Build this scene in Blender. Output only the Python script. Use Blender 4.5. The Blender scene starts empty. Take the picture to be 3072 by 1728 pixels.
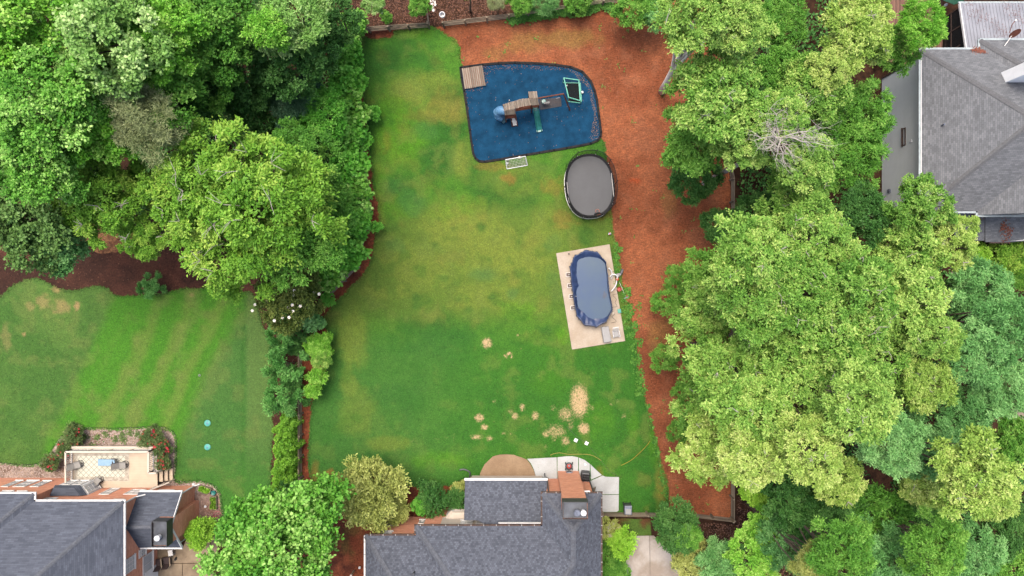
import bpy, math, random
import numpy as np
from mathutils import Vector, Matrix, Euler
from mathutils.geometry import delaunay_2d_cdt

S = bpy.context.scene
COL = S.collection
PI = math.pi
rad = math.radians

# ------------------------------------------------------------------ camera: a drone 60 m up, looking straight down
H, F, NX, NY = 60.0, 2048.0, 1576.0, 852.0      # height (m), focal length (photo px), where the plumb line meets the photo
cd = bpy.data.cameras.new('camera')
cam = bpy.data.objects.new('camera', cd)
COL.objects.link(cam)
cam.location = (0, 0, H)
cd.sensor_width = 36.0
cd.lens = 24.0
cd.shift_x = -(NX - 1536.0) / 3072.0
cd.shift_y = (NY - 864.0) / 3072.0
cd.clip_end = 2000.0
S.camera = cam

# ------------------------------------------------------------------ sky, sun, exposure: bright, hazy, soft shadows
SUN_EL, SUN_AZ = rad(72), math.atan2(-0.35, 0.8)
w = bpy.data.worlds.new('World')
S.world = w
w.use_nodes = True
nt = w.node_tree
bg = nt.nodes['Background']
sky = nt.nodes.new('ShaderNodeTexSky')
sky.sky_type = 'NISHITA'
sky.sun_disc = False
sky.sun_elevation = SUN_EL
sky.sun_rotation = SUN_AZ
sky.air_density = 1.0
sky.dust_density = 6.0
sky.ozone_density = 0.6
nt.links.new(sky.outputs[0], bg.inputs[0])
bg.inputs[1].default_value = 0.15
sd = bpy.data.lights.new('sun', 'SUN')
sd.energy = 1.1
sd.angle = rad(32)
sd.color = (1.0, 0.95, 0.88)
sun = bpy.data.objects.new('sun', sd)
COL.objects.link(sun)
sun.location = (-50, 30, 80)
sv = Vector((math.sin(SUN_AZ) * math.cos(SUN_EL), math.cos(SUN_AZ) * math.cos(SUN_EL), math.sin(SUN_EL)))
sun.rotation_euler = (-sv).to_track_quat('-Z', 'Y').to_euler()
S.view_settings.view_transform = 'Standard'
S.view_settings.look = 'None'
S.view_settings.exposure = 1.65
S.view_settings.gamma = 1.0
S.view_settings.use_curve_mapping = False
S.render.engine = 'CYCLES'
S.cycles.max_bounces = 6
S.cycles.transparent_max_bounces = 12
S.cycles.use_denoising = True


# ------------------------------------------------------------------ helpers
def g(px, py, z=0.0):
    """the point at height z seen at photo pixel (px, py)"""
    k = (H - z) / F
    return Vector(((px - NX) * k, (NY - py) * k, z))


def hit(px, py, a, b, c):
    """the point of the plane z = a + bX + cY seen at photo pixel"""
    kx, ky = (px - NX) / F, (NY - py) / F
    m = b * kx + c * ky
    z = (a + H * m) / (1 + m)
    return g(px, py, z)


def ztop(base_px, top_px):
    return H * (1 - base_px / top_px)


def tile(c, r):
    return lambda x, y, z=0.0: g(1024 * c + x / 2.5156, 576 * r + y / 2.5156, z)


def tp(c, r, *pts):
    return [(1024 * c + x / 2.5156, 576 * r + y / 2.5156) for x, y in pts]


def win(x0, y0, s):
    return lambda x, y, z=0.0: g(x0 + x / s, y0 + y / s, z)


EXPO = 2.9


def lin(r, g_, b):
    def f(c):
        c = c / 255.0
        return c / 12.92 if c <= 0.04045 else ((c + 0.055) / 1.055) ** 2.4
    return (f(r), f(g_), f(b))


def C(r, g_, b, k=1.0):
    return tuple(k * v / EXPO for v in lin(r, g_, b))


ORG = {}


def tag(o, label=None, cat=None, group=None, kind=None):
    if label:
        o['label'] = label
    if cat:
        o['category'] = cat
    if group:
        o['group'] = group
    if kind:
        o['kind'] = kind
    return o


def thing(name, loc, label, cat, group=None):
    o = bpy.data.objects.new(name, None)
    COL.objects.link(o)
    o.location = loc
    o.empty_display_size = 0.3
    ORG[o] = Vector(loc)
    return tag(o, label, cat, group)


def put(name, me, parent=None, org=None):
    o = bpy.data.objects.new(name, me)
    COL.objects.link(o)
    if parent is not None:
        o.parent = parent
        ORG[o] = ORG[parent]
    else:
        o.location = org or (0, 0, 0)
        ORG[o] = Vector(org or (0, 0, 0))
    return o


def piece(name, me, parent, loc, rot=(0, 0, 0), sc=(1, 1, 1)):
    """a part that shares its mesh with its like"""
    o = bpy.data.objects.new(name, me)
    COL.objects.link(o)
    o.parent = parent
    o.location = Vector(loc) - ORG[parent]
    o.rotation_euler = rot
    o.scale = sc
    ORG[o] = ORG[parent]
    return o


def uv_metres(me):
    """UVs in metres: u level along the face, v up its slope"""
    n = len(me.polygons)
    if n == 0:
        return
    uvl = me.uv_layers.new(name='UVMap')
    nv = len(me.vertices)
    co = np.empty(nv * 3, 'f')
    me.vertices.foreach_get('co', co)
    co = co.reshape(-1, 3)
    nl = len(me.loops)
    li = np.empty(nl, 'i')
    me.loops.foreach_get('vertex_index', li)
    nm = np.empty(n * 3, 'f')
    me.polygons.foreach_get('normal', nm)
    nm = nm.reshape(-1, 3)
    lt = np.empty(n, 'i')
    me.polygons.foreach_get('loop_total', lt)
    N = np.repeat(nm, lt, axis=0)
    t = np.stack([-N[:, 1], N[:, 0], np.zeros(len(N))], 1)
    l = np.linalg.norm(t, axis=1)
    flat = l < 0.08
    t[flat] = (1, 0, 0)
    l[flat] = 1
    t /= l[:, None]
    b = np.cross(N, t)
    P = co[li]
    uv = np.stack([(P * t).sum(1), (P * b).sum(1)], 1).astype('f')
    uvl.data.foreach_set('uv', uv.ravel())


class MB:
    def __init__(s):
        s.v, s.f, s.m = [], [], []

    def add(s, vs, fs, mi=0):
        k = len(s.v)
        s.v += [tuple(v) for v in vs]
        s.f += [tuple(i + k for i in f) for f in fs]
        s.m += [mi] * len(fs)
        return s

    def box(s, c, size, rz=0.0, mi=0, rot=None, taper=1.0):
        x, y, z = (d / 2 for d in size)
        M = rot if rot is not None else Matrix.Rotation(rz, 3, 'Z')
        vs = []
        for k, t in ((-z, 1.0), (z, taper)):
            for a, b in ((-x, -y), (x, -y), (x, y), (-x, y)):
                vs.append(Vector(c) + M @ Vector((a * t, b * t, k)))
        return s.add(vs, [(3, 2, 1, 0), (4, 5, 6, 7), (0, 1, 5, 4), (1, 2, 6, 5), (2, 3, 7, 6), (3, 0, 4, 7)], mi)

    def bar(s, a, b, w, h, mi=0, up=(0, 0, 1)):
        a, b = Vector(a), Vector(b)
        d = (b - a)
        L = d.length
        d = d / L
        upv = Vector(up)
        if abs(d.dot(upv)) > 0.98:
            upv = Vector((1, 0, 0))
        sd_ = d.cross(upv).normalized()
        u = sd_.cross(d)
        M = Matrix((d, sd_, u)).transposed()
        return s.box((a + b) / 2, (L, w, h), rot=M, mi=mi)

    def prism(s, pts, z0, z1, mi=0, ins=0.0):
        n = len(pts)
        ar = sum(pts[i][0] * pts[(i + 1) % n][1] - pts[(i + 1) % n][0] * pts[i][1] for i in range(n))
        pts = [(p[0], p[1]) for p in pts]
        if ar < 0:
            pts = pts[::-1]
        cx, cy = sum(p[0] for p in pts) / n, sum(p[1] for p in pts) / n
        top = [(cx + (p[0] - cx) * (1 - ins), cy + (p[1] - cy) * (1 - ins)) for p in pts]
        vs = [(x, y, z0) for x, y in pts] + [(x, y, z1) for x, y in top]
        fs = [tuple(range(n - 1, -1, -1)), tuple(range(n, 2 * n))]
        fs += [(i, (i + 1) % n, n + (i + 1) % n, n + i) for i in range(n)]
        return s.add(vs, fs, mi)

    def slab(s, pts, th, mi=0):
        """a (sloping) polygon with thickness th below it"""
        n = len(pts)
        pts = [Vector(p) for p in pts]
        nn = Vector((0, 0, 0))
        for i in range(n):
            nn += (pts[i] - pts[0]).cross(pts[(i + 1) % n] - pts[0])
        if nn.z < 0:
            pts = pts[::-1]
        vs = [p - Vector((0, 0, th)) for p in pts] + pts
        fs = [tuple(range(n - 1, -1, -1)), tuple(range(n, 2 * n))]
        fs += [(i, (i + 1) % n, n + (i + 1) % n, n + i) for i in range(n)]
        return s.add(vs, fs, mi)

    def quad(s, a, b, c, d, mi=0):
        return s.add([a, b, c, d], [(0, 1, 2, 3)], mi)

    def tube(s, pts, r, n=8, mi=0, closed=False, cap=True):
        pts = [Vector(p) for p in pts]
        m = len(pts)
        rr = r if isinstance(r, (list, tuple)) else [r] * m
        k0 = len(s.v)
        ref = None
        for i, p in enumerate(pts):
            if closed:
                d = pts[(i + 1) % m] - pts[i - 1]
            else:
                d = pts[min(i + 1, m - 1)] - pts[max(i - 1, 0)]
            d = d.normalized() if d.length > 1e-9 else Vector((0, 0, 1))
            if ref is None:
                ref = Vector((0, 0, 1)) if abs(d.z) < 0.9 else Vector((1, 0, 0))
            sd_ = d.cross(ref)
            if sd_.length < 1e-6:
                sd_ = d.cross(Vector((0.3, 1, 0.2)))
            sd_.normalize()
            ref = sd_.cross(d)
            for j in range(n):
                a = 2 * PI * j / n
                s.v.append(tuple(p + (sd_ * math.cos(a) + ref * math.sin(a)) * rr[i]))
        fs = []
        for i in range(m if closed else m - 1):
            a0, b0 = k0 + i * n, k0 + ((i + 1) % m) * n
            for j in range(n):
                fs.append((a0 + j, a0 + (j + 1) % n, b0 + (j + 1) % n, b0 + j))
        if cap and not closed:
            fs.append(tuple(k0 + j for j in range(n - 1, -1, -1)))
            fs.append(tuple(k0 + (m - 1) * n + j for j in range(n)))
        s.f += fs
        s.m += [mi] * len(fs)
        return s

    def lathe(s, c, prof, n=20, mi=0, sx=1.0, sy=1.0, rz=0.0):
        k0 = len(s.v)
        c = Vector(c)
        ca, sa = math.cos(rz), math.sin(rz)
        for r, z in prof:
            for j in range(n):
                a = 2 * PI * j / n
                x, y = r * sx * math.cos(a), r * sy * math.sin(a)
                s.v.append((c.x + x * ca - y * sa, c.y + x * sa + y * ca, c.z + z))
        fs = []
        for i in range(len(prof) - 1):
            for j in range(n):
                a0, b0 = k0 + i * n, k0 + (i + 1) * n
                fs.append((a0 + j, a0 + (j + 1) % n, b0 + (j + 1) % n, b0 + j))
        fs.append(tuple(k0 + j for j in range(n - 1, -1, -1)))
        fs.append(tuple(k0 + (len(prof) - 1) * n + j for j in range(n)))
        s.f += fs
        s.m += [mi] * len(fs)
        return s

    def ball(s, c, r, n=12, mi=0, sz=1.0):
        prof = [(max(r * math.sin(PI * i / (n // 2)), 1e-4), -r * sz * math.cos(PI * i / (n // 2))) for i in range(n // 2 + 1)]
        return s.lathe(c, prof, n, mi)

    def mesh(s, name, mats, org=(0, 0, 0), smooth=False):
        me = bpy.data.meshes.new(name)
        o = Vector(org)
        me.from_pydata([(v[0] - o.x, v[1] - o.y, v[2] - o.z) for v in s.v], [], s.f)
        for m in (mats if isinstance(mats, (list, tuple)) else [mats]):
            me.materials.append(m)
        me.polygons.foreach_set('material_index', s.m)
        if smooth:
            me.polygons.foreach_set('use_smooth', [True] * len(s.f))
        me.update()
        uv_metres(me)
        return me

    def build(s, name, mats, parent=None, org=None, smooth=False, bevel=0.0):
        o_ = ORG[parent] if parent is not None else Vector(org or (0, 0, 0))
        o = put(name, s.mesh(name, mats, o_, smooth), parent, org)
        if bevel:
            b = o.modifiers.new('bevel', 'BEVEL')
            b.width = bevel
            b.segments = 2
            b.limit_method = 'ANGLE'
        return o


def mesh_np(name, verts, quads, mat, attrs=None, smooth=False, tris=False):
    """mesh straight from arrays; attrs: {name: per-vertex float or rgb}"""
    me = bpy.data.meshes.new(name)
    k = 3 if tris else 4
    nv, nf = len(verts), len(quads)
    me.vertices.add(nv)
    me.vertices.foreach_set('co', np.ascontiguousarray(verts, 'f').ravel())
    me.loops.add(nf * k)
    me.loops.foreach_set('vertex_index', np.ascontiguousarray(quads, 'i').ravel())
    me.polygons.add(nf)
    me.polygons.foreach_set('loop_start', np.arange(0, nf * k, k, dtype='i'))
    try:
        me.polygons.foreach_set('loop_total', np.full(nf, k, 'i'))
    except Exception:
        pass
    if smooth:
        me.polygons.foreach_set('use_smooth', np.ones(nf, bool))
    me.update(calc_edges=True)
    for an, a in (attrs or {}).items():
        a = np.asarray(a, 'f')
        if a.ndim == 1:
            at = me.attributes.new(an, 'FLOAT', 'POINT')
            at.data.foreach_set('value', a)
        else:
            at = me.attributes.new(an, 'FLOAT_COLOR', 'POINT')
            at.data.foreach_set('color', np.concatenate([a, np.ones((len(a), 1), 'f')], 1).ravel())
    if mat:
        me.materials.append(mat)
    return me


# ---- noise in numpy
def vnoise(x, y, seed=0):
    rs = np.random.RandomState(seed)
    tab = rs.rand(256, 256)
    xi, yi = np.floor(x).astype(int), np.floor(y).astype(int)
    fx, fy = x - xi, y - yi
    fx, fy = fx * fx * (3 - 2 * fx), fy * fy * (3 - 2 * fy)
    a, b = tab[xi % 256, yi % 256], tab[(xi + 1) % 256, yi % 256]
    c, d = tab[xi % 256, (yi + 1) % 256], tab[(xi + 1) % 256, (yi + 1) % 256]
    return (a * (1 - fx) + b * fx) * (1 - fy) + (c * (1 - fx) + d * fx) * fy


def fbm(x, y, sc, seed=0, octv=4):
    v, a, t = 0.0, 1.0, 0.0
    for i in range(octv):
        v = v + a * vnoise(x / sc + 37.7 * i + 100, y / sc + 11.3 * i + 100, seed + i)
        t += a
        a *= 0.55
        sc *= 0.5
    return v / t


def sstep(a, b, x):
    t = np.clip((x - a) / (b - a), 0, 1)
    return t * t * (3 - 2 * t)


def inside(px, py, poly):
    poly = np.asarray(poly)
    r = np.zeros(len(px), bool)
    n = len(poly)
    for i in range(n):
        x0, y0 = poly[i]
        x1, y1 = poly[(i + 1) % n]
        if y0 == y1:
            continue
        c = ((y0 > py) != (y1 > py)) & (px < (x1 - x0) * (py - y0) / (y1 - y0) + x0)
        r ^= c
    return r


def smooth_poly(pts, step=0.3, closed=True, curve=True):
    """catmull-rom through pts, resampled to about step"""
    n = len(pts)
    out = []
    for i in range(n if closed else n - 1):
        P = [np.array(pts[(i + k) % n] if closed else pts[min(max(i + k, 0), n - 1)], float) for k in (-1, 0, 1, 2)]
        L = np.linalg.norm(P[2] - P[1])
        m = max(1, int(L / step))
        for j in range(m):
            t = j / m
            if curve:
                v = 0.5 * (2 * P[1] + (P[2] - P[0]) * t + (2 * P[0] - 5 * P[1] + 4 * P[2] - P[3]) * t * t + (3 * P[1] - P[0] - 3 * P[2] + P[3]) * t ** 3)
            else:
                v = P[1] + (P[2] - P[1]) * t
            out.append(tuple(v))
    if not closed:
        out.append(tuple(pts[-1]))
    return out


# ------------------------------------------------------------------ materials
MT = {}


def newmat(name):
    m = bpy.data.materials.new(name)
    m.use_nodes = True
    MT[name] = m
    return m, m.node_tree, m.node_tree.nodes['Principled BSDF']


def nd(t, kind, **kw):
    n = t.nodes.new('ShaderNode' + kind)
    for k, v in kw.items():
        if k.startswith('i_'):
            n.inputs[k[2:].replace('_', ' ')].default_value = v
        else:
            setattr(n, k, v)
    return n


def coords(t, kind='Object', scale=None, rot=None):
    tc = t.nodes.new('ShaderNodeTexCoord')
    out = tc.outputs[kind]
    if scale is not None or rot is not None:
        mp = t.nodes.new('ShaderNodeMapping')
        if scale is not None:
            mp.inputs['Scale'].default_value = scale
        if rot is not None:
            mp.inputs['Rotation'].default_value = rot
        t.links.new(out, mp.inputs[0])
        out = mp.outputs[0]
    return out


def ramp(t, fac, stops):
    r = t.nodes.new('ShaderNodeValToRGB')
    els = r.color_ramp.elements
    while len(els) < len(stops):
        els.new(0.5)
    for e, (p, c) in zip(els, stops):
        e.position = p
        e.color = (*c, 1)
    t.links.new(fac, r.inputs[0])
    return r.outputs[0]


def mixc(t, fac, a, b, mode='MIX'):
    m = t.nodes.new('ShaderNodeMix')
    m.data_type = 'RGBA'
    m.blend_type = mode
    for sock, v in ((m.inputs[0], fac), (m.inputs[6], a), (m.inputs[7], b)):
        if hasattr(v, 'is_linked'):
            t.links.new(v, sock)
        elif isinstance(v, (int, float)):
            sock.default_value = v
        else:
            sock.default_value = (*v, 1)
    return m.outputs[2]


def bump(t, bs, h, strength=0.3, dist=0.02):
    b = t.nodes.new('ShaderNodeBump')
    b.inputs['Strength'].default_value = strength
    b.inputs['Distance'].default_value = dist
    t.links.new(h, b.inputs['Height'])
    t.links.new(b.outputs[0], bs.inputs['Normal'])


def noise(t, co, sc, det=4, rough=0.6, dist=0.0):
    n = nd(t, 'TexNoise')
    n.inputs['Scale'].default_value = sc
    n.inputs['Detail'].default_value = det
    n.inputs['Roughness'].default_value = rough
    n.inputs['Distortion'].default_value = dist
    t.links.new(co, n.inputs['Vector'])
    return n.outputs[0]


def pm(name, c1, c2=None, sc=3.0, rough=0.7, bmp=0.0, metal=0.0, lo=0.35, hi=0.65, stretch=None, spec=0.4, kind='Object', fine=0.0):
    """two-tone noise material"""
    m, t, b = newmat(name)
    b.inputs['Roughness'].default_value = rough
    b.inputs['Metallic'].default_value = metal
    b.inputs['Specular IOR Level'].default_value = spec
    co = coords(t, kind, stretch)
    n = noise(t, co, sc, 5)
    if c2 is None:
        c2 = tuple(v * 0.82 for v in c1)
    col = ramp(t, n, [(lo, c1), (hi, c2)])
    if fine:
        n2 = noise(t, co, sc * 14, 3)
        f = ramp(t, n2, [(0.3, (1 - fine,) * 3), (0.7, (1 + fine * 0.3,) * 3)])
        col = mixc(t, 1.0, col, f, 'MULTIPLY')
    t.links.new(col, b.inputs['Base Color'])
    if bmp:
        bump(t, b, noise(t, co, sc * 4, 4), bmp)
    return m


def painted(name, rough=0.9, fine=0.35, sc=9.0, bmp=0.5, strands=False):
    """ground whose colour is carried by the 'paint' attribute, broken up by fine noise"""
    m, t, b = newmat(name)
    b.inputs['Roughness'].default_value = rough
    b.inputs['Specular IOR Level'].default_value = 0.15
    a = nd(t, 'Attribute', attribute_name='paint')
    co = coords(t)
    n1 = noise(t, co, sc, 6, 0.75)
    n2 = noise(t, co, sc * 0.22, 4, 0.6)
    f1 = ramp(t, n1, [(0.3, (1 - fine,) * 3), (0.5, (1, 1, 1)), (0.72, (1 + fine, 1 + fine, 1 + fine * 0.8))])
    f2 = ramp(t, n2, [(0.3, (0.86, 0.9, 0.9)), (0.7, (1.12, 1.08, 1.05))])
    col = mixc(t, 1.0, a.outputs['Color'], f1, 'MULTIPLY')
    col = mixc(t, 1.0, col, f2, 'MULTIPLY')
    if strands:     # needles lying this way and that
        for k_, ang_ in enumerate((0.5, -0.7, 1.9)):
            n_ = noise(t, coords(t, 'Object', (2.2, 22.0, 1.0), (0, 0, ang_)), 1.0, 3, 0.6, 0.6)
            col = mixc(t, 1.0, col, ramp(t, n_, [(0.32, (0.84, 0.82, 0.8)), (0.5, (1, 1, 1)), (0.7, (1.16, 1.15, 1.14))]), 'MULTIPLY')
    ba = nd(t, 'Attribute', attribute_name='bare')
    n3 = noise(t, co, sc * 0.55, 7, 0.8)
    ad = nd(t, 'Math', operation='MULTIPLY_ADD')
    t.links.new(n3, ad.inputs[0])
    ad.inputs[1].default_value = 2.2
    ad.inputs[2].default_value = -1.1
    su = nd(t, 'Math', operation='ADD')
    t.links.new(ad.outputs[0], su.inputs[0])
    t.links.new(ba.outputs['Fac'], su.inputs[1])
    bf = ramp(t, su.outputs[0], [(0.25, (0, 0, 0)), (0.55, (0.35, 0.35, 0.35)), (0.85, (1, 1, 1))])
    soil = mixc(t, 1.0, f1, C(222, 190, 142), 'MULTIPLY')
    col = mixc(t, bf, col, soil)
    t.links.new(col, b.inputs['Base Color'])
    bump(t, b, n1, bmp, 0.06)
    return m


def leafmat(name, dark, mid, light, trans=0.3, rough=0.45):
    """leaves: colour by the leaf's own 'tint' (kind, age, clump)"""
    m, t, b = newmat(name)
    a = nd(t, 'Attribute', attribute_name='tint')
    col = ramp(t, a.outputs['Fac'], [(0.0, dark), (0.5, mid), (1.0, light)])
    b.inputs['Roughness'].default_value = rough
    b.inputs['Specular IOR Level'].default_value = 0.1
    t.links.new(col, b.inputs['Base Color'])
    tr = nd(t, 'BsdfTranslucent')
    lt = mixc(t, 1.0, col, (1.15, 1.2, 0.8), 'MULTIPLY')
    t.links.new(lt, tr.inputs['Color'])
    mx = nd(t, 'MixShader')
    mx.inputs[0].default_value = trans
    t.links.new(b.outputs[0], mx.inputs[1])
    t.links.new(tr.outputs[0], mx.inputs[2])
    t.links.new(mx.outputs[0], t.nodes['Material Output'].inputs['Surface'])
    return m


def shingle(name, c1, c2, cm, w=0.22, h=0.13, contrast=1.0):
    m, t, b = newmat(name)
    b.inputs['Roughness'].default_value = 0.85
    b.inputs['Specular IOR Level'].default_value = 0.25
    co = coords(t, 'UV')
    br = nd(t, 'TexBrick', offset=0.5, squash=1.0)
    for k, v in (('Color1', c1), ('Color2', c2), ('Mortar', cm)):
        br.inputs[k].default_value = (*v, 1)
    br.inputs['Scale'].default_value = 1.0
    br.inputs['Mortar Size'].default_value = 0.006
    br.inputs['Brick Width'].default_value = w
    br.inputs['Row Height'].default_value = h
    br.inputs['Bias'].default_value = 0.0
    t.links.new(co, br.inputs['Vector'])
    n = noise(t, co, 0.8, 5, 0.65)
    f = ramp(t, n, [(0.3, (0.82, 0.83, 0.85)), (0.7, (1.1, 1.1, 1.12))])
    col = mixc(t, 1.0, br.outputs[0], f, 'MULTIPLY')
    n2 = noise(t, co, 30, 3, 0.7)
    col = mixc(t, 1.0, col, ramp(t, n2, [(0.3, (0.8,) * 3), (0.7, (1.15,) * 3)]), 'MULTIPLY')
    t.links.new(col, b.inputs['Base Color'])
    bump(t, b, br.outputs[1], -0.6, 0.02)
    return m


def brickmat(name, c1, c2, cm):
    m, t, b = newmat(name)
    b.inputs['Roughness'].default_value = 0.85
    co = coords(t, 'UV')
    br = nd(t, 'TexBrick', offset=0.5)
    for k, v in (('Color1', c1), ('Color2', c2), ('Mortar', cm)):
        br.inputs[k].default_value = (*v, 1)
    br.inputs['Scale'].default_value = 1.0
    br.inputs['Mortar Size'].default_value = 0.011
    br.inputs['Brick Width'].default_value = 0.215
    br.inputs['Row Height'].default_value = 0.076
    t.links.new(co, br.inputs['Vector'])
    n = noise(t, coords(t, 'UV', (1, 4, 1)), 0.9, 5, 0.7)
    col = mixc(t, 1.0, br.outputs[0], ramp(t, n, [(0.3, (0.78, 0.74, 0.72)), (0.7, (1.15, 1.15, 1.15))]), 'MULTIPLY')
    t.links.new(col, b.inputs['Base Color'])
    bump(t, b, br.outputs[1], -0.5, 0.012)
    return m


def stripes(name, c1, c2, period, axis=1, duty=0.12, rough=0.6, bmp=0.4, spec=0.4, var=0.1):
    """boards or laps: a thin darker line every period metres across UV axis"""
    m, t, b = newmat(name)
    b.inputs['Roughness'].default_value = rough
    b.inputs['Specular IOR Level'].default_value = spec
    co = coords(t, 'UV')
    sp = nd(t, 'SeparateXYZ')
    t.links.new(co, sp.inputs[0])
    mo = nd(t, 'Math', operation='DIVIDE')
    t.links.new(sp.outputs[axis], mo.inputs[0])
    mo.inputs[1].default_value = period
    fr = nd(t, 'Math', operation='FRACT')
    t.links.new(mo.outputs[0], fr.inputs[0])
    fac = ramp(t, fr.outputs[0], [(0.0, (0, 0, 0)), (duty, (1, 1, 1))])
    col = mixc(t, fac, c2, c1)
    n = noise(t, co, 1.2, 5)
    col = mixc(t, 1.0, col, ramp(t, n, [(0.3, (1 - var,) * 3), (0.7, (1 + var,) * 3)]), 'MULTIPLY')
    t.links.new(col, b.inputs['Base Color'])
    bump(t, b, fac, bmp, 0.01)
    return m


def wood(name, c1, c2, rough=0.8, axis_scale=(1, 12, 12), sc=1.5):
    m, t, b = newmat(name)
    b.inputs['Roughness'].default_value = rough
    b.inputs['Specular IOR Level'].default_value = 0.25
    co = coords(t, 'Object', axis_scale)
    oi = nd(t, 'ObjectInfo')
    ad = nd(t, 'VectorMath', operation='ADD')
    t.links.new(co, ad.inputs[0])
    sc_ = nd(t, 'VectorMath', operation='SCALE')
    t.links.new(oi.outputs['Location'], sc_.inputs[0])
    sc_.inputs['Scale'].default_value = 3.7
    t.links.new(sc_.outputs[0], ad.inputs[1])
    n = noise(t, ad.outputs[0], sc, 5, 0.7)
    col = ramp(t, n, [(0.3, c1), (0.7, c2)])
    v = nd(t, 'Math', operation='MULTIPLY_ADD')
    t.links.new(oi.outputs['Random'], v.inputs[0])
    v.inputs[1].default_value = 0.6
    v.inputs[2].default_value = 0.68
    hs = nd(t, 'HueSaturation')
    t.links.new(v.outputs[0], hs.inputs['Value'])
    t.links.new(col, hs.inputs['Color'])
    t.links.new(hs.outputs[0], b.inputs['Base Color'])
    bump(t, b, n, 0.3, 0.01)
    return m


def flat(name, c, rough=0.5, spec=0.5, metal=0.0):
    return pm(name, c, tuple(v * 0.88 for v in c), 4.0, rough, 0, metal, spec=spec)


def netmat(name, c, alpha):
    """fine netting: threads far below a pixel, so a part of the light passes"""
    m, t, b = newmat(name)
    b.inputs['Base Color'].default_value = (*c, 1)
    b.inputs['Roughness'].default_value = 0.95
    b.inputs['Specular IOR Level'].default_value = 0.05
    tr = nd(t, 'BsdfTransparent')
    mx = nd(t, 'MixShader')
    mx.inputs[0].default_value = alpha
    t.links.new(tr.outputs[0], mx.inputs[1])
    t.links.new(b.outputs[0], mx.inputs[2])
    t.links.new(mx.outputs[0], t.nodes['Material Output'].inputs['Surface'])
    return m


painted('grass', 0.9, 0.5, 11.0, 0.7)
painted('straw', 0.95, 0.5, 7.0, 0.8, strands=True)
painted('mulch', 0.95, 0.6, 6.0, 0.9)
pm('litter', C(104, 72, 52), C(58, 40, 30), 1.3, 0.95, 0.8, fine=0.6, spec=0.1)
pm('concrete', C(228, 230, 228), C(208, 209, 205), 0.7, 0.8, 0.1, fine=0.12)
pm('concrete_pool', C(228, 212, 190), C(205, 184, 158), 0.55, 0.85, 0.1, fine=0.12)
pm('concrete_brown', C(188, 156, 118), C(160, 126, 90), 0.6, 0.7, 0.1, fine=0.15)
pm('concrete_drive', C(212, 200, 186), C(176, 158, 138), 0.35, 0.6, 0.1, lo=0.42, hi=0.58, fine=0.1)
pm('concrete_stained', C(196, 172, 140), C(140, 118, 90), 0.6, 0.8, 0.1, fine=0.15)
pm('concrete_path', C(190, 172, 150), C(170, 150, 130), 0.8, 0.8, 0.1, fine=0.12)
shingle('shingle_slate', C(90, 95, 105), C(124, 129, 140), C(84, 88, 98), 0.17, 0.15)
shingle('shingle_blue', C(92, 98, 110), C(114, 120, 132), C(80, 85, 95), 0.5, 0.13)
shingle('shingle_brown', C(122, 124, 126), C(148, 150, 152), C(92, 94, 98), 0.3, 0.14)
pm('ridge_slate', C(112, 116, 126), C(90, 94, 102), 6.0, 0.85, 0.2)
pm('ridge_brown', C(120, 121, 123), C(104, 104, 106), 6.0, 0.85, 0.2)
brickmat('brick', (0.40, 0.128, 0.06), (0.50, 0.19, 0.1), (0.42, 0.25, 0.17))
stripes('siding', (0.44, 0.455, 0.44), (0.28, 0.29, 0.28), 0.2, 1, 0.16, var=0.04)
pm('white_paint', (0.44, 0.42, 0.39), (0.37, 0.355, 0.33), 2.0, 0.55)
pm('white_wall', (0.46, 0.455, 0.44), (0.42, 0.41, 0.395), 1.5, 0.6)
pm('white_chimney', (0.85, 0.84, 0.81), (0.78, 0.77, 0.74), 1.5, 0.6)
pm('cream_paint', (0.34, 0.29, 0.235), (0.3, 0.255, 0.205), 2.0, 0.6)
pm('gutter_dark', C(110, 82, 66), C(66, 52, 46), 5.0, 0.8)
pm('gutter_blue', C(205, 218, 218), C(178, 190, 192), 3.0, 0.5)
pm('metal_roof', C(176, 178, 186), C(158, 160, 168), 1.0, 0.5, 0.0, 0.1)
pm('rust', C(168, 96, 70), C(120, 62, 40), 5, 0.8)
wood('wood_grey', C(190, 176, 158), C(136, 118, 100))
wood('wood_fence', C(190, 174, 148), C(138, 120, 98))
wood('wood_brown', C(166, 98, 70), C(116, 62, 42))
wood('wood_deck_old', C(160, 118, 98), C(110, 78, 64))
stripes('deck_board', C(238, 214, 184), C(206, 178, 148), 0.14, 1, 0.14, 0.65)
pm('playmat', C(34, 90, 128), C(24, 70, 102), 1.2, 0.95, 0.3, fine=0.3, spec=0.08)
pm('rubber_black', (0.01, 0.01, 0.011), (0.017, 0.016, 0.015), 4, 0.9, 0.2, spec=0.08)
pm('tramp_mat', C(68, 71, 77), C(57, 60, 66), 0.8, 0.55, 0.0)
pm('tramp_pad', (0.012, 0.012, 0.013), (0.018, 0.018, 0.018), 4, 0.95, spec=0.05)
netmat('net_black', (0.015, 0.015, 0.015), 0.45)
netmat('net_thick', (0.012, 0.014, 0.014), 0.6)
netmat('net_goal', (0.012, 0.014, 0.014), 0.22)
netmat('net_white', (0.5, 0.5, 0.48), 0.14)
netmat('screen', (0.012, 0.012, 0.012), 0.86)
pm('steel', (0.55, 0.55, 0.55), (0.42, 0.42, 0.42), 4, 0.35, 0, 0.8)
pm('white_plastic', (0.44, 0.44, 0.44), (0.39, 0.39, 0.39), 3, 0.35)
pm('mint', C(160, 245, 215), C(130, 225, 192), 3, 0.4)
pm('chimney_metal', C(120, 124, 130), C(70, 73, 78), 0.9, 0.45, 0.0, 0.3)
pm('green_plastic', C(52, 146, 138), C(30, 112, 106), 2, 0.3)
pm('blue_plastic', C(124, 176, 218), C(104, 158, 206), 1.5, 0.3)
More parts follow.
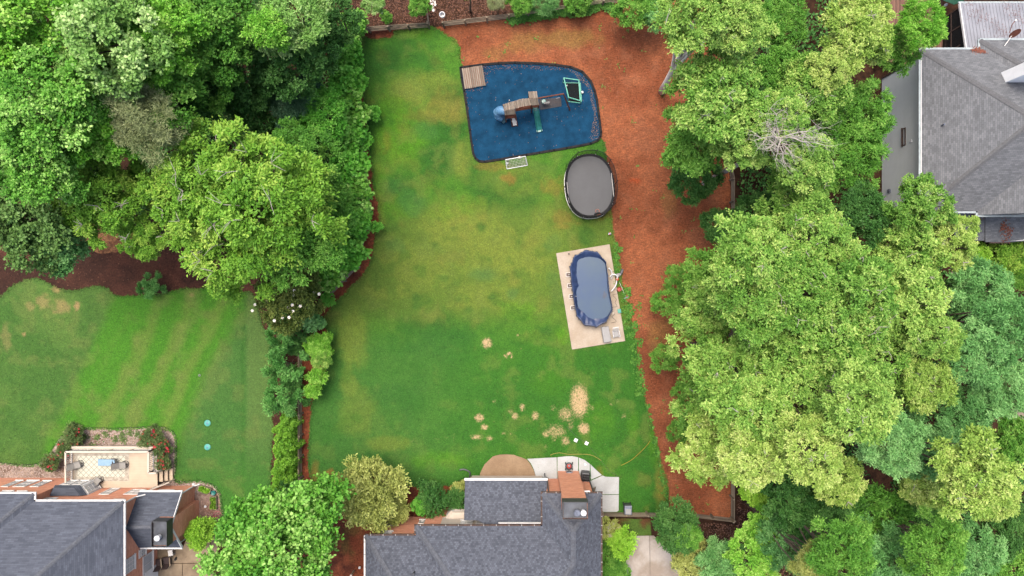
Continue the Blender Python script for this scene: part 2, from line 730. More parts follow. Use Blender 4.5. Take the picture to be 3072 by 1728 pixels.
pm('pale_blue_plastic', C(110, 165, 180), C(88, 142, 160), 1.5, 0.35)
pm('cover_blue', C(56, 80, 128), C(38, 58, 100), 1.4, 0.45, 0.2)
pm('pool_wall', C(70, 84, 110), C(50, 60, 84), 2, 0.5)
pm('grey_plastic', C(180, 178, 176), C(168, 166, 164), 2, 0.5)
pm('brown_plastic', C(130, 104, 92), C(104, 82, 72), 3, 0.7)
pm('red_plastic', C(230, 70, 45), C(200, 50, 30), 3, 0.4)
pm('orange', C(220, 110, 50), C(190, 90, 40), 3, 0.5)
pm('teal', C(100, 205, 185), C(80, 180, 165), 3, 0.5)
pm('black_plastic', (0.02, 0.021, 0.023), (0.032, 0.033, 0.036), 4, 0.45)
pm('lid_grey', C(150, 156, 172), C(110, 116, 132), 2.5, 0.3)
pm('grey_fabric', C(186, 182, 174), C(168, 164, 156), 4, 0.9)
pm('towel_blue', C(176, 212, 236), C(160, 200, 228), 3, 0.9)
pm('brown_cushion', C(96, 76, 72), C(70, 56, 56), 3, 0.8)
pm('stone_pale', C(212, 190, 158), C(180, 156, 128), 3, 0.85, 0.2)
pm('bark', C(150, 132, 110), C(98, 84, 68), 5, 0.9, 0.6, stretch=(3, 3, 0.6))
pm('bark_pale', (0.7, 0.65, 0.57), (0.42, 0.38, 0.32), 3.5, 0.9, 0.4, stretch=(2, 2, 0.5))
pm('dead_wood', (0.30, 0.275, 0.24), (0.19, 0.17, 0.145), 4, 0.9)
pm('yellow_hose', C(190, 170, 50), C(160, 140, 40), 3, 0.6)
pm('dark_hose', C(70, 80, 60), C(60, 66, 52), 3, 0.6)
pm('soil', C(70, 52, 40), C(50, 36, 28), 6, 0.95, 0.5)
pm('red_petal', C(226, 60, 66), C(200, 40, 60), 9, 0.6)
pm('white_petal', (0.62, 0.6, 0.54), (0.5, 0.44, 0.36), 9, 0.6)
pm('pink_petal', C(212, 110, 120), C(190, 84, 96), 9, 0.6)
pm('leaf_brown', C(170, 96, 70), C(120, 66, 46), 12, 0.8)
pm('leaf_tan', C(206, 150, 106), C(170, 106, 70), 12, 0.8)
pm('gravel_stone', C(214, 192, 180), C(150, 128, 116), 9, 0.9, 0.2)
pm('green_canvas', C(30, 110, 80), C(24, 92, 66), 2, 0.8)
pm('silver_puddle', C(170, 176, 180), C(120, 118, 116), 2, 0.15)


def glassmat():
    m, t, b = newmat('glass')
    b.inputs['Base Color'].default_value = (0.3, 0.31, 0.31, 1)  # pale base: the sky's reflection in the panes is painted into the colour
    b.inputs['Roughness'].default_value = 0.06
    b.inputs['Specular IOR Level'].default_value = 0.8
    return m


glassmat()


def puddlemat():
    m, t, b = newmat('puddle')
    co = coords(t)
    n = noise(t, co, 0.35, 3)
    t.links.new(ramp(t, n, [(0.3, C(84, 108, 146)), (0.7, C(98, 120, 140))]), b.inputs['Base Color'])
    b.inputs['Roughness'].default_value = 0.2
    b.inputs['Specular IOR Level'].default_value = 0.15
    bump(t, b, noise(t, co, 9, 2), 0.03, 0.01)


puddlemat()


def rugmat():
    m, t, b = newmat('rug')
    b.inputs['Roughness'].default_value = 0.95
    co = coords(t, 'UV', (1, 1, 1))
    sp = nd(t, 'SeparateXYZ')
    t.links.new(co, sp.inputs[0])

    def lines(op):
        a = nd(t, 'Math', operation=op)
        t.links.new(sp.outputs[0], a.inputs[0])
        t.links.new(sp.outputs[1], a.inputs[1])
        d = nd(t, 'Math', operation='DIVIDE')
        t.links.new(a.outputs[0], d.inputs[0])
        d.inputs[1].default_value = 0.46
        f = nd(t, 'Math', operation='FRACT')
        t.links.new(d.outputs[0], f.inputs[0])
        return ramp(t, f.outputs[0], [(0.0, (1, 1, 1)), (0.14, (1, 1, 1)), (0.15, (0, 0, 0))])
    l = mixc(t, 1.0, lines('ADD'), lines('SUBTRACT'), 'LIGHTEN')
    col = mixc(t, l, C(244, 240, 218), C(176, 176, 158))
    t.links.new(col, b.inputs['Base Color'])


rugmat()
pm('rug_border', C(226, 216, 196), C(196, 184, 164), 3.2, 0.95, lo=0.45, hi=0.55)


# ================================================================== GROUND
def arr_c(r, g_, b):
    return np.array(C(r, g_, b))


def mixa(a, b, m):
    return a * (1 - m[:, None]) + b * m[:, None]


def to_px(P):
    return NX + P[:, 0] * F / H, NY - P[:, 1] * F / H


def sheet(name, poly_px, z, mat, paint, step=0.22, jit=0.1, curve=True, kind='structure', seed=1, bare=None):
    """a ground cover with a ragged edge and painted vertices"""
    w_ = [tuple(g(x, y)[:2]) for x, y in poly_px]
    b = np.array(smooth_poly(w_, 0.22, True, curve))
    rs = np.random.RandomState(seed)
    b = b + (np.stack([fbm(b[:, 0], b[:, 1], 0.9, seed), fbm(b[:, 0], b[:, 1], 0.9, seed + 9)], 1) - 0.5) * jit * 5 + rs.randn(*b.shape) * jit * 0.25
    lo, hi = b.min(0), b.max(0)
    gx, gy = np.meshgrid(np.arange(lo[0], hi[0], step), np.arange(lo[1], hi[1], step))
    P = np.stack([gx.ravel(), gy.ravel()], 1) + (rs.rand(gx.size, 2) - 0.5) * step * 0.6
    P = P[inside(P[:, 0], P[:, 1], b)]
    pts = [Vector(p) for p in np.concatenate([b, P])]
    nb = len(b)
    res = delaunay_2d_cdt(pts, [], [list(range(nb))], 1, 1e-5)
    V = np.array([(v[0], v[1]) for v in res[0]])
    T = np.array([f for f in res[2] if len(f) == 3])
    px, py = to_px(V)
    col = paint(px, py)
    zz = z + 0.05 * (fbm(V[:, 0], V[:, 1], 3.0, 5) - 0.5) * (0 if z < 0.03 else 0.3)
    me = mesh_np(name, np.column_stack([V, zz]), T, mat, {'paint': col, 'bare': bare(px, py) if bare else np.full(len(px), -1.0)}, smooth=True, tris=True)
    # make sure it faces up
    o = put(name, me)
    if me.polygons[0].normal.z < 0:
        me.flip_normals()
    tag(o, kind=kind)
    return o, b


def blobs(px, py, lst, nz):
    """soft irregular patches: (x, y, rx, ry, weight)"""
    m = np.zeros(len(px))
    for x, y, rx, ry, wt in lst:
        d = np.sqrt(((px - x) / rx) ** 2 + ((py - y) / ry) ** 2)
        m = np.maximum(m, wt * sstep(1.25, 0.55, d + (nz - 0.5) * 1.5))
    return m


def t11(*l):
    return [(1024 + x / 2.5156, 576 + y / 2.5156, rx / 2.5156, ry / 2.5156, w_) for x, y, rx, ry, w_ in l]


def t12(*l):
    return [(1024 + x / 2.5156, 1152 + y / 2.5156, rx / 2.5156, ry / 2.5156, w_) for x, y, rx, ry, w_ in l]


DARKSPOT = t11((780, 650, 40, 34, .7), (870, 680, 34, 30, .5), (960, 890, 40, 34, .7), (1090, 890, 44, 40, .5), (565, 790, 32, 28, .6), (870, 810, 26, 26, .7),
               (1225, 650, 36, 40, .6), (735, 990, 50, 50, .6), (1130, 790, 26, 22, .6), (845, 275, 30, 26, .7), (1055, 265, 24, 24, .7), (730, 205, 24, 20, .7),
               (705, 405, 30, 34, .6), (550, 1170, 60, 46, .5), (1540, 1050, 40, 32, .6), (1640, 985, 34, 30, .5), (1620, 860, 50, 60, .4), (1090, 545, 60, 40, .4),
               (1440, 60, 50, 40, .5), (575, 865, 34, 24, .5), (1320, 620, 30, 40, .4), (1860, 350, 90, 50, .5), (1350, 400, 40, 60, .35), (960, 1060, 60, 50, .4))
BLUEISH = t11((1080, 620, 120, 70, .8), (1290, 770, 46, 46, .8), (400, 400, 80, 60, .5), (540, 80, 130, 90, .6), (1600, 380, 70, 70, .5), (1600, 640, 60, 60, .5),
              (1630, 760, 60, 60, .5)) + [(1270, 390, 40, 30, .6), (1180, 560, 60, 30, .4)]
TAN = t11((1100, 1140, 44, 44, 1), (1268, 1216, 22, 18, 1), (1238, 1240, 14, 16, 1), (1287, 1242, 12, 14, 1), (1330, 1085, 15, 15, .9), (1350, 1180, 14, 14, .6),
          (1235, 965, 11, 11, .6)) + t12(
    (1795, 130, 78, 140, 1), (1830, 335, 50, 50, 1), (1690, 225, 66, 60, .75), (1620, 355, 90, 60, .7), (1545, 375, 36, 36, .7), (1690, 430, 40, 44, .8), (1600, 425, 14, 14, 1),
    (1040, 255, 42, 36, .95), (1080, 325, 34, 28, .95), (1310, 240, 28, 34, .9), (1365, 175, 24, 34, .9), (1155, 130, 16, 22, .8), (1020, 400, 54, 24, .8), (1120, 410, 28, 26, .8),
    (1465, 240, 36, 42, .8), (2132, 240, 17, 17, .8), (1890, 180, 22, 26, .6), (2032, 155, 14, 12, .8), (1278, 205, 18, 18, .8), (1222, 376, 12, 12, .8), (1280, 376, 13, 14, .8),
    (1600, 180, 30, 30, .5), (1545, 470, 14, 16, .7), (1360, 457, 10, 12, .7), (1408, 334, 14, 12, .6), (790, 400, 24, 16, .5), (755, 290, 14, 14, .5), (2085, 130, 20, 20, .5), (1960, 190, 16, 14, .4),
    (1990, 455, 14, 12, .5), (1150, 290, 20, 14, .5), (730, 60, 18, 12, .5), (845, 410, 30, 60, .3), (720, 420, 30, 26, .3), (550, 440, 50, 40, .3), (400, 505, 12, 22, .5), (1730, 300, 30, 60, .6), (1905, 290, 14, 22, .5))
REDDIRT = [(1527, 537, 24, 16, .8), (1660, 557, 34, 26, .5), (1690, 660, 40, 24, .5), (1800, 640, 36, 20, .45), (990, 1416, 17, 9, .9), (985, 1490, 24, 18, .7), (945, 1420, 14, 40, .6),
           (940, 1500, 40, 40, .8), (1000, 1520, 40, 30, .6), (1985, 1440, 18, 60, .4), (1440, 300, 40, 30, .25), (1340, 310, 60, 40, .3), (1160, 420, 14, 40, .35), (1210, 390, 20, 30, .2),
           (1480, 500, 60, 14, .5), (1300, 350, 120, 20, .3), (1800, 1430, 10, 30, .5)]
YEL = [(1230, 270, 80, 60, .8), (1320, 250, 60, 40, .6), (1160, 460, 40, 60, .6), (1330, 330, 90, 40, .7), (1380, 480, 40, 60, .7), (1560, 540, 120, 60, .5), (1390, 690, 140, 90, .7),
       (1520, 760, 160, 110, .75), (1640, 690, 60, 90, .5), (1250, 800, 160, 80, .5), (1060, 1010, 50, 100, .6), (1080, 1240, 60, 80, .4), (1460, 890, 120, 60, .5), (1050, 1160, 30, 40, .5), (1160, 1330, 80, 30, .5),
       (1130, 640, 20, 90, .5), (1150, 870, 90, 30, .6), (1680, 1000, 30, 60, .2), (1980, 1450, 14, 90, .5)]
BRIGHT = [(1200, 420, 80, 70, .8), (1180, 330, 50, 50, .7), (1130, 560, 30, 80, .6), (1230, 100, 60, 20, .6), (1420, 620, 50, 30, .4), (1330, 640, 40, 30, .4), (1190, 620, 60, 40, .5), (1560, 930, 60, 30, .5), (1690, 1010, 24, 30, .8),
          (1350, 1380, 60, 30, .6), (1280, 1380, 60, 30, .5), (1800, 1260, 50, 60, .4), (1900, 1280, 20, 60, .5), (1650, 1140, 60, 50, .3), (1960, 1330, 16, 60, .6)]


def paint_lawn(px, py):
    n4, n1, n05 = fbm(px, py, 150, 11), fbm(px, py, 45, 23), fbm(px, py, 14, 37)
    c = mixa(arr_c(56, 112, 36), arr_c(82, 136, 40), sstep(0.35, 0.65, n4))
    low = sstep(930, 1060, py) * sstep(1700, 1250, px)
    c = mixa(c, arr_c(70, 122, 50), 0.75 * low)
    low2 = sstep(960, 1080, py) * sstep(1250, 1450, px)
    c = mixa(c, arr_c(62, 124, 36), 0.6 * low2)
    mid = sstep(560, 680, py) * sstep(1010, 900, py)
    c = mixa(c, arr_c(116, 138, 54), 0.62 * mid)
    c = mixa(c, arr_c(132, 148, 60), blobs(px, py, YEL, n1))
    c = mixa(c, arr_c(92, 152, 30), 0.85 * blobs(px, py, BRIGHT, n1))
    c = mixa(c, arr_c(128, 146, 68), 0.35 * sstep(0.56, 0.72, n1) * (1 - 0.5 * low))
    c = mixa(c, arr_c(54, 114, 36), 0.4 * sstep(0.46, 0.3, n1))
    c = mixa(c, arr_c(140, 132, 62), 0.22 * sstep(0.6, 0.75, fbm(px, py, 60, 51)) * (1 - low) * (1 - low2))
    c = mixa(c, arr_c(76, 128, 66), .6 * blobs(px, py, BLUEISH, n1))
    c = mixa(c, arr_c(50, 106, 40), .6 * blobs(px, py, DARKSPOT, n1))
    c = mixa(c, arr_c(170, 116, 62), .6 * blobs(px, py, REDDIRT, n05))
    e = sstep(1860, 1990, px) * sstep(1200, 1500, py)
    c = mixa(c, arr_c(150, 120, 60), 0.25 * e * sstep(0.45, 0.6, n1))
    return c * (0.9 + 0.2 * n05[:, None]) * np.array([1.09, 1.06, 1.04])


def bare_lawn(px, py):
    m = np.zeros(len(px))
    for x, y, rx, ry, wt in TAN:
        d = np.sqrt(((px - x) / rx) ** 2 + ((py - y) / ry) ** 2)
        m = np.maximum(m, wt * sstep(1.5, 0.35, d))
    return m * 1.05 - .12


LTAN = [(130, 905, 22, 20, .5), (185, 920, 26, 20, .55), (232, 921, 10, 14, .9), (95, 918, 14, 16, .4), (72, 1003, 6, 6, .8), (170, 868, 10, 8, .6), (576, 884, 12, 6, .5), (20, 1020, 16, 40, .3)]


def paint_left(px, py):
    n4, n1, n05 = fbm(px, py, 160, 61), fbm(px, py, 45, 63), fbm(px, py, 14, 67)
    zx, zy = px * 2.5156, (py - 576) * 2.5156
    u = zx + 0.47 * zy + (n4 - 0.5) * 160 + (n1 - .5) * 60
    c = mixa(arr_c(80, 124, 50), arr_c(100, 136, 60), sstep(0.35, 0.65, n4))
    band = sstep(1190, 1290, u) * sstep(2310, 2150, u)
    down = sstep(600, 1100, zy)
    c = mixa(c, arr_c(82, 146, 36), band * 0.9)
    st = 0.5 + 0.5 * np.sin((u - 1300) / 235.0 * 2 * PI)
    mid = sstep(1350, 1500, u) * sstep(2290, 2050, u)
    c = mixa(c, arr_c(140, 148, 76), band * mid * 0.45 * sstep(0.1, 0.95, st * (0.4 + 0.6 * down) + (n1 - 0.5)))
    right = sstep(2230, 2330, u)
    c = mixa(c, arr_c(78, 128, 56), 0.8 * right)
    c = mixa(c, arr_c(66, 120, 44), 0.8 * right * sstep(22, 8, np.abs(zx - 1835 - (n1 - .5) * 30)))
    c = mixa(c, arr_c(112, 140, 72), 0.6 * sstep(1850, 1880, zx) * sstep(2000, 1500, zy * 0.9))
    c = mixa(c, arr_c(72, 134, 40), 0.6 * sstep(1330, 1500, py) * right)
    c = mixa(c, arr_c(128, 142, 74), 0.35 * sstep(0.55, 0.7, n1))
    c = mixa(c, arr_c(190, 160, 110), blobs(px, py, LTAN, n05))
    return c * (0.93 + 0.14 * n05[:, None])


def paint_straw(px, py):
    n4, n1, n05 = fbm(px, py, 130, 71), fbm(px, py, 40, 73), fbm(px, py, 9, 77)
    c = mixa(arr_c(178, 108, 72), arr_c(150, 86, 56), sstep(0.38, 0.62, n4))
    c = mixa(c, arr_c(138, 78, 50), 0.45 * sstep(0.55, 0.75, n1))
    c = mixa(c, arr_c(174, 112, 80), 0.5 * sstep(0.45, 0.28, n1))
    gr = blobs(px, py, [(1690, 115, 120, 26, .55), (1560, 130, 60, 30, .4), (1480, 160, 40, 20, .3), (2010, 600, 30, 40, .3), (1980, 1000, 40, 50, .4)], n1)
    c = mixa(c, arr_c(150, 128, 66), gr)
    c = mixa(c, arr_c(206, 92, 50), blobs(px, py, [(1905, 541, 18, 6, .7)], n05))
    return c * (0.75 + 0.5 * n05[:, None])


def paint_red(px, py):
    n4, n1, n05 = fbm(px, py, 90, 81), fbm(px, py, 30, 83), fbm(px, py, 9, 87)
    c = mixa(arr_c(142, 76, 50), arr_c(104, 56, 40), sstep(0.4, 0.6, n4))
    c = mixa(c, arr_c(178, 102, 68), 0.6 * sstep(0.55, 0.7, n1))
    c = mixa(c, arr_c(112, 108, 52), 0.5 * sstep(0.55, 0.7, fbm(px, py, 50, 89)) * sstep(1480, 1560, py))
    return c * (0.75 + 0.5 * n05[:, None])


def paint_mulch(px, py):
    n4, n1, n05 = fbm(px, py, 120, 91), fbm(px, py, 30, 93), fbm(px, py, 9, 97)
    c = mixa(arr_c(96, 60, 46), arr_c(72, 46, 36), sstep(0.4, 0.6, n4))
    c = mixa(c, arr_c(120, 74, 58), 0.6 * sstep(430, 520, px) * sstep(0.4, 0.6, n1))
    return c * (0.7 + 0.6 * n05[:, None])


def paint_tan(px, py):
    n05 = fbm(px, py, 10, 103)
    return mixa(arr_c(176, 128, 88), arr_c(120, 80, 58), sstep(0.35, 0.65, n05))


def paint_gravel(px, py):
    n1, n05 = fbm(px, py, 30, 113), fbm(px, py, 5, 117)
    c = mixa(arr_c(196, 172, 156), arr_c(150, 124, 108), sstep(0.35, 0.65, n1))
    c = mixa(c, arr_c(150, 104, 88), 0.7 * sstep(560, 640, px) * sstep(1480, 1530, py))
    return c * (0.6 + 0.8 * n05[:, None])


gd = MB().add([(-700, -700, 0), (700, -700, 0), (700, 700, 0), (-700, 700, 0)], [(0, 1, 2, 3)]).build('ground', MT['litter'])
tag(gd, kind='structure')

MULCH_PX = [(-240, 420), (300, 520), (950, 560), (960, 930), (905, 985), (905, 1480), (830, 1480), (806, 1400), (800, 1230), (806, 1130), (800, 1000), (740, 940), (-240, 990)]
sheet('mulch_bed', MULCH_PX, 0.012, MT['mulch'], paint_mulch, 0.4, 0.05, False)
sheet('straw_patch', tp(0, 1, (570, 395), (690, 330), (960, 290), (1040, 330), (1030, 410), (940, 440), (730, 470), (700, 400)), 0.024, MT['mulch'], paint_tan, 0.3, 0.08)
STRAW_PX = [(1290, 84), (1527, 57), (1696, 30), (1900, -10), (2140, -30), (2170, 300), (2192, 560), (2192, 1555), (1960, 1549), (1700, 1450), (1650, 900), (1640, 500), (1360, 250), (1330, 150)]
sheet('pine_straw_bed', STRAW_PX, 0.016, MT['straw'], paint_straw, 0.22, 0.04, False)
RED_PX = [(1052, 100), (1186, 88), (1300, 200), (1160, 500), (1160, 700), (1150, 800), (1040, 900), (1010, 1007), (1020, 1060), (1000, 1160), (960, 1230), (970, 1420), (1000, 1430), (1200, 1430), (1300, 1440), (1400, 1425), (1440, 1600),
          (1250, 1700), (1060, 1800), (890, 1800), (905, 1480), (908, 985), (1000, 872), (1080, 790), (1112, 640), (1100, 500), (1080, 300)]
sheet('red_mulch_bed', RED_PX, 0.02, MT['mulch'], paint_red, 0.25, 0.05, False)
LAWN_PX = [(1078, 122), (1120, 118), (1180, 114), (1186, 96), (1240, 88), (1290, 85), (1335, 104), (1374, 138), (1382, 191), (1400, 260), (1425, 400), (1460, 460), (1600, 440), (1760, 410), (1803, 423), (1815, 469),
           (1823, 560), (1831, 655), (1843, 743), (1859, 815), (1871, 894), (1902, 1013), (1910, 1093), (1920, 1152), (1930, 1192), (1958, 1291), (1978, 1371), (1998, 1450), (2002, 1510),
           (1980, 1534), (1930, 1540), (1830, 1540), (1780, 1500), (1640, 1440), (1440, 1440), (1394, 1433), (1370, 1444), (1334, 1456), (1290, 1458), (1247, 1456), (1203, 1447), (1195, 1420), (1120, 1396), (1050, 1410), (1015, 1450),
           (985, 1520), (950, 1510), (936, 1440), (928, 1380), (934, 1300), (938, 1207), (961, 1162), (982, 1111), (993, 1060), (990, 1007), (972, 955), (1028, 890), (1076, 842),
           (1112, 790), (1130, 710), (1139, 636), (1127, 576), (1119, 517), (1104, 358), (1088, 254)]
LAWN, LAWN_B = sheet('lawn', LAWN_PX, 0.045, MT['grass'], paint_lawn, 0.2, 0.07, bare=bare_lawn)
LEFT_PX = [(-240, 940), (-60, 930), (0, 896), (32, 866), (80, 842), (115, 838), (159, 858), (191, 872), (231, 873), (286, 860), (318, 866), (366, 890), (477, 882), (557, 868), (620, 868), (672, 864), (708, 880), (755, 882),
           (780, 960), (800, 1010), (806, 1070), (810, 1130), (812, 1240), (818, 1290), (812, 1400), (800, 1500), (740, 1590), (690, 1640), (667, 1630), (666, 1540), (664, 1500), (656, 1474), (636, 1454), (600, 1445), (560, 1445), (528, 1444),
           (527, 1400), (529, 1340), (525, 1305), (505, 1287), (470, 1281), (430, 1282), (358, 1286), (262, 1285), (222, 1291), (185, 1311), (160, 1345), (140, 1372), (100, 1395), (0, 1390), (-240, 1390)]
LEFT, LEFT_B = sheet('neighbour_lawn', LEFT_PX, 0.045, MT['grass'], paint_left, 0.25, 0.05)
GRAVEL_PX = [(-60, 1380), (0, 1388), (100, 1393), (140, 1370), (160, 1343), (185, 1309), (222, 1289), (262, 1283), (358, 1284), (430, 1280), (470, 1279), (507, 1285), (527, 1305), (531, 1340), (529, 1400), (530, 1442), (600, 1443), (637, 1452), (658, 1473),
             (666, 1500), (667, 1594), (600, 1594), (480, 1594), (300, 1500), (-60, 1500)]
GRAV, GRAV_B = sheet('gravel_bed', GRAVEL_PX, 0.034, MT['mulch'], paint_gravel, 0.3, 0.03)
_gp = [tuple(g(x, y)[:2]) for x, y in GRAVEL_PX[1:21]]
MB().tube([(x, y, 0.04) for x, y in smooth_poly(_gp, 0.3, False)], 0.03, 6).build('bed_edging', MT['rubber_black'], GRAV)


def paint_weed(px, py):
    n05 = fbm(px, py, 12, 123)
    c = mixa(arr_c(96, 128, 52), arr_c(120, 84, 52), sstep(0.4, 0.65, fbm(px, py, 34, 127)))
    return c * (0.8 + 0.4 * n05[:, None])


sheet('side_lawn', [(1806, 1556), (1950, 1556), (1954, 1608), (1880, 1612), (1806, 1640)], 0.03, MT['grass'], paint_weed, 0.2, 0.05, False)


# ---- blades of grass and weeds (nobody could count them)
def blades(name, P, col, size, lift, label, cat, seed, mat='blade'):
    rs = np.random.RandomState(seed)
    n = len(P)
    a = rs.rand(n) * 2 * PI
    L = size * (0.6 + 0.8 * rs.rand(n))
    tilt = 0.25 + 0.6 * rs.rand(n)
    d = np.stack([np.cos(a) * np.cos(tilt), np.sin(a) * np.cos(tilt), np.sin(tilt)], 1)
    s_ = np.stack([-np.sin(a), np.cos(a), np.zeros(n)], 1) * (L * 0.28)[:, None]
    b0 = np.column_stack([P, np.full(n, lift)])
    V = np.stack([b0, b0 + d * (L * .5)[:, None] + s_, b0 + d * L[:, None], b0 + d * (L * .5)[:, None] - s_], 1).reshape(-1, 3)
    Q = np.arange(4 * n).reshape(n, 4)
    o = put(name, mesh_np(name, V, Q, MT[mat], {'paint': np.repeat(col, 4, axis=0)}))
    return tag(o, label, cat, kind='stuff')


def blade_mat():
    m, t, b = newmat('blade')
    a = nd(t, 'Attribute', attribute_name='paint')
    b.inputs['Roughness'].default_value = 0.7
    b.inputs['Specular IOR Level'].default_value = 0.2
    t.links.new(a.outputs['Color'], b.inputs['Base Color'])


blade_mat()
RS = np.random.RandomState(5)


def scatter_in(poly, n, rs):
    poly = np.asarray(poly)
    lo, hi = poly.min(0), poly.max(0)
    P = lo + rs.rand(n, 2) * (hi - lo)
    return P[inside(P[:, 0], P[:, 1], poly)]


def along(b, n, spread, rs):
    i = rs.randint(0, len(b), n)
    t = rs.rand(n)[:, None]
    return b[i] * (1 - t) + b[(i + 1) % len(b)] * t + rs.randn(n, 2) * spread


PLAY_PX = [(1382, 204), (1410, 200), (1449, 195), (1495, 191), (1545, 189), (1605, 191), (1667, 196), (1711, 202), (1746, 216), (1772, 245), (1784, 275), (1790, 300), (1797, 350), (1803, 398), (1801, 411), (1793, 422), (1772, 431), (1700, 445),
           (1580, 465), (1500, 479), (1453, 486), (1437, 484), (1427, 476), (1420, 462), (1414, 425), (1405, 355), (1393, 275)]
PLAY = [tuple(g(x, y)[:2]) for x, y in PLAY_PX]


def lawn_blades(name, b, fn, n, label, seed):
    rs = np.random.RandomState(seed)
    A = scatter_in(b, n, rs)
    A = A[~inside(A[:, 0], A[:, 1], PLAY)]
    B = along(b, n // 3, 0.06, rs)
    B = B[~inside(B[:, 0], B[:, 1], PLAY)]
    P = np.concatenate([A, B])
    px, py = to_px(P)
    c = fn(px, py)
    c = c * (0.7 + 0.75 * rs.rand(len(P), 1)) * np.array([1.0, 1.03, 0.9])
    return blades(name, P, c, 0.10, 0.035, label, 'grass', seed)


lawn_blades('grass', LAWN_B, paint_lawn, 60000, 'patchy green grass of the fenced lawn beside the blue play area', 3)
lawn_blades('grass', LEFT_B, paint_left, 40000, 'striped mown grass of the neighbouring lawn', 4)


def weeds(name, spots, n, label, seed, c1=(96, 150, 56), c2=(150, 176, 84), size=0.16, lift=0.04):
    rs = np.random.RandomState(seed)
    Ps = []
    for x, y, r, k in spots:
        c = np.array(g(x, y)[:2])
        Ps.append(c + rs.randn(int(k * n), 2) * r * H / F * 0.55)
    P = np.concatenate(Ps)
    m = rs.rand(len(P))
    col = mixa(arr_c(*c1), arr_c(*c2), m)
    return blades(name, P, col, size, lift, label, 'weeds', seed)


_rs = np.random.RandomState(77)
sp = []
_sp = scatter_in([tuple(g(x, y)[:2]) for x, y in STRAW_PX], 900, _rs)
_px, _py = to_px(_sp)
for x, y in zip(_px, _py):
    if not inside(np.array([x]), np.array([y]), LAWN_PX)[0] and not inside(np.array([x]), np.array([y]), PLAY_PX)[0] and _rs.rand() < 0.3:
        sp.append((x, y, 3 + 5 * _rs.rand(), 0.1 + 0.4 * _rs.rand()))
weeds('weeds', sp, 18, 'scattered small green weeds sprouting through the pine straw', 8)
sp = [(1880 + (y - 900) * 0.16 + _rs.randn() * 9, y, 7, 1.0) for y in _rs.uniform(840, 1180, 60)] + [(1915 + (y - 1080) * 0.2, y, 6, .6) for y in _rs.uniform(1080, 1500, 50)]
sp += [(1850 + _rs.randn() * 4, y, 5, .7) for y in _rs.uniform(730, 850, 30)]
weeds('weeds', sp, 14, 'fringe of tall weeds between the pool slab and the pine straw', 9, (70, 134, 44), (120, 178, 66), 0.22)
sp = [(_rs.uniform(1530, 1830), 0, 9, 1.0) for _ in range(90)]
sp = [(x, 57 - (x - 1527) * 0.15 + _rs.uniform(-2, 14), r, k) for x, _, r, k in sp]
weeds('ivy', sp, 40, 'green ivy spilling over the foot of the back fence', 10, (74, 140, 50), (124, 186, 80), 0.26, 0.2)
sp = [(x, y, 9, 1) for x, y in tp(0, 2, (930, 375), (940, 420), (735, 400), (800, 378), (875, 415), (985, 370), (1040, 375), (705, 465), (930, 405))]
weeds('weeds', sp, 70, 'low green weeds growing through the pale gravel', 12, (96, 128, 66), (140, 158, 92), 0.16)
_c = scatter_in([tuple(g(x, y)[:2]) for x, y in [(1806, 1556), (1950, 1556), (1954, 1608), (1880, 1612), (1806, 1640)]], 900, _rs)


# fallen leaves and needles
def litter(name, poly_px, n, cols, size, z, label, seed, avoid=None):
    rs = np.random.RandomState(seed)
    P = scatter_in([tuple(g(x, y)[:2]) for x, y in poly_px], n, rs)
    px, py = to_px(P)
    for a in (avoid or []):
        k = ~inside(px, py, a)
        P, px, py = P[k], px[k], py[k]
    m = rs.rand(len(P))
    col = mixa(arr_c(*cols[0]), arr_c(*cols[1]), m)
    n = len(P)
    a = rs.rand(n) * 2 * PI
    L = size * (0.5 + rs.rand(n))
    d = np.stack([np.cos(a), np.sin(a), rs.randn(n) * 0.2], 1) * L[:, None]
    s_ = np.stack([-np.sin(a), np.cos(a), rs.randn(n) * 0.2], 1) * (L * 0.3)[:, None]
    b0 = np.column_stack([P, np.full(n, z) + rs.rand(n) * 0.03])
    V = np.stack([b0, b0 + d * .5 + s_, b0 + d, b0 + d * .5 - s_], 1).reshape(-1, 3)
    o = put(name, mesh_np(name, V, np.arange(4 * n).reshape(n, 4), MT['blade'], {'paint': np.repeat(col, 4, axis=0)}))
    return tag(o, label, 'leaves', kind='stuff')


litter('fallen_leaves', STRAW_PX, 14000, ((138, 78, 50), (194, 126, 88)), 0.09, 0.03, 'reddish pine needles and bits of leaf lying on the straw bed', 21, [LAWN_PX, PLAY_PX])
litter('fallen_leaves', [(1000, -60), (1560, -60), (1527, 52), (1332, 76), (1290, 78), (1054, 92)], 9000, ((78, 50, 38), (150, 100, 74)), 0.12, 0.01, 'brown leaf litter under the trees beyond the back fence', 22)
litter('fallen_leaves', [(2080, 1570), (2210, 1572), (2215, 1400), (2420, 1400), (2420, 1728), (2080, 1728)], 7000, ((82, 54, 42), (160, 114, 92)), 0.12, 0.01, 'brown leaf litter outside the fence corner', 23)
litter('fallen_leaves', MULCH_PX, 5000, ((70, 44, 34), (150, 100, 74)), 0.12, 0.02, 'brown bark chips and leaves on the dark mulch bed', 24, [LEFT_PX])
litter('fallen_leaves', PLAY_PX, 200, ((120, 100, 96), (176, 144, 128)), 0.07, 0.07, 'dry leaf scraps strewn over the blue play surface', 25)


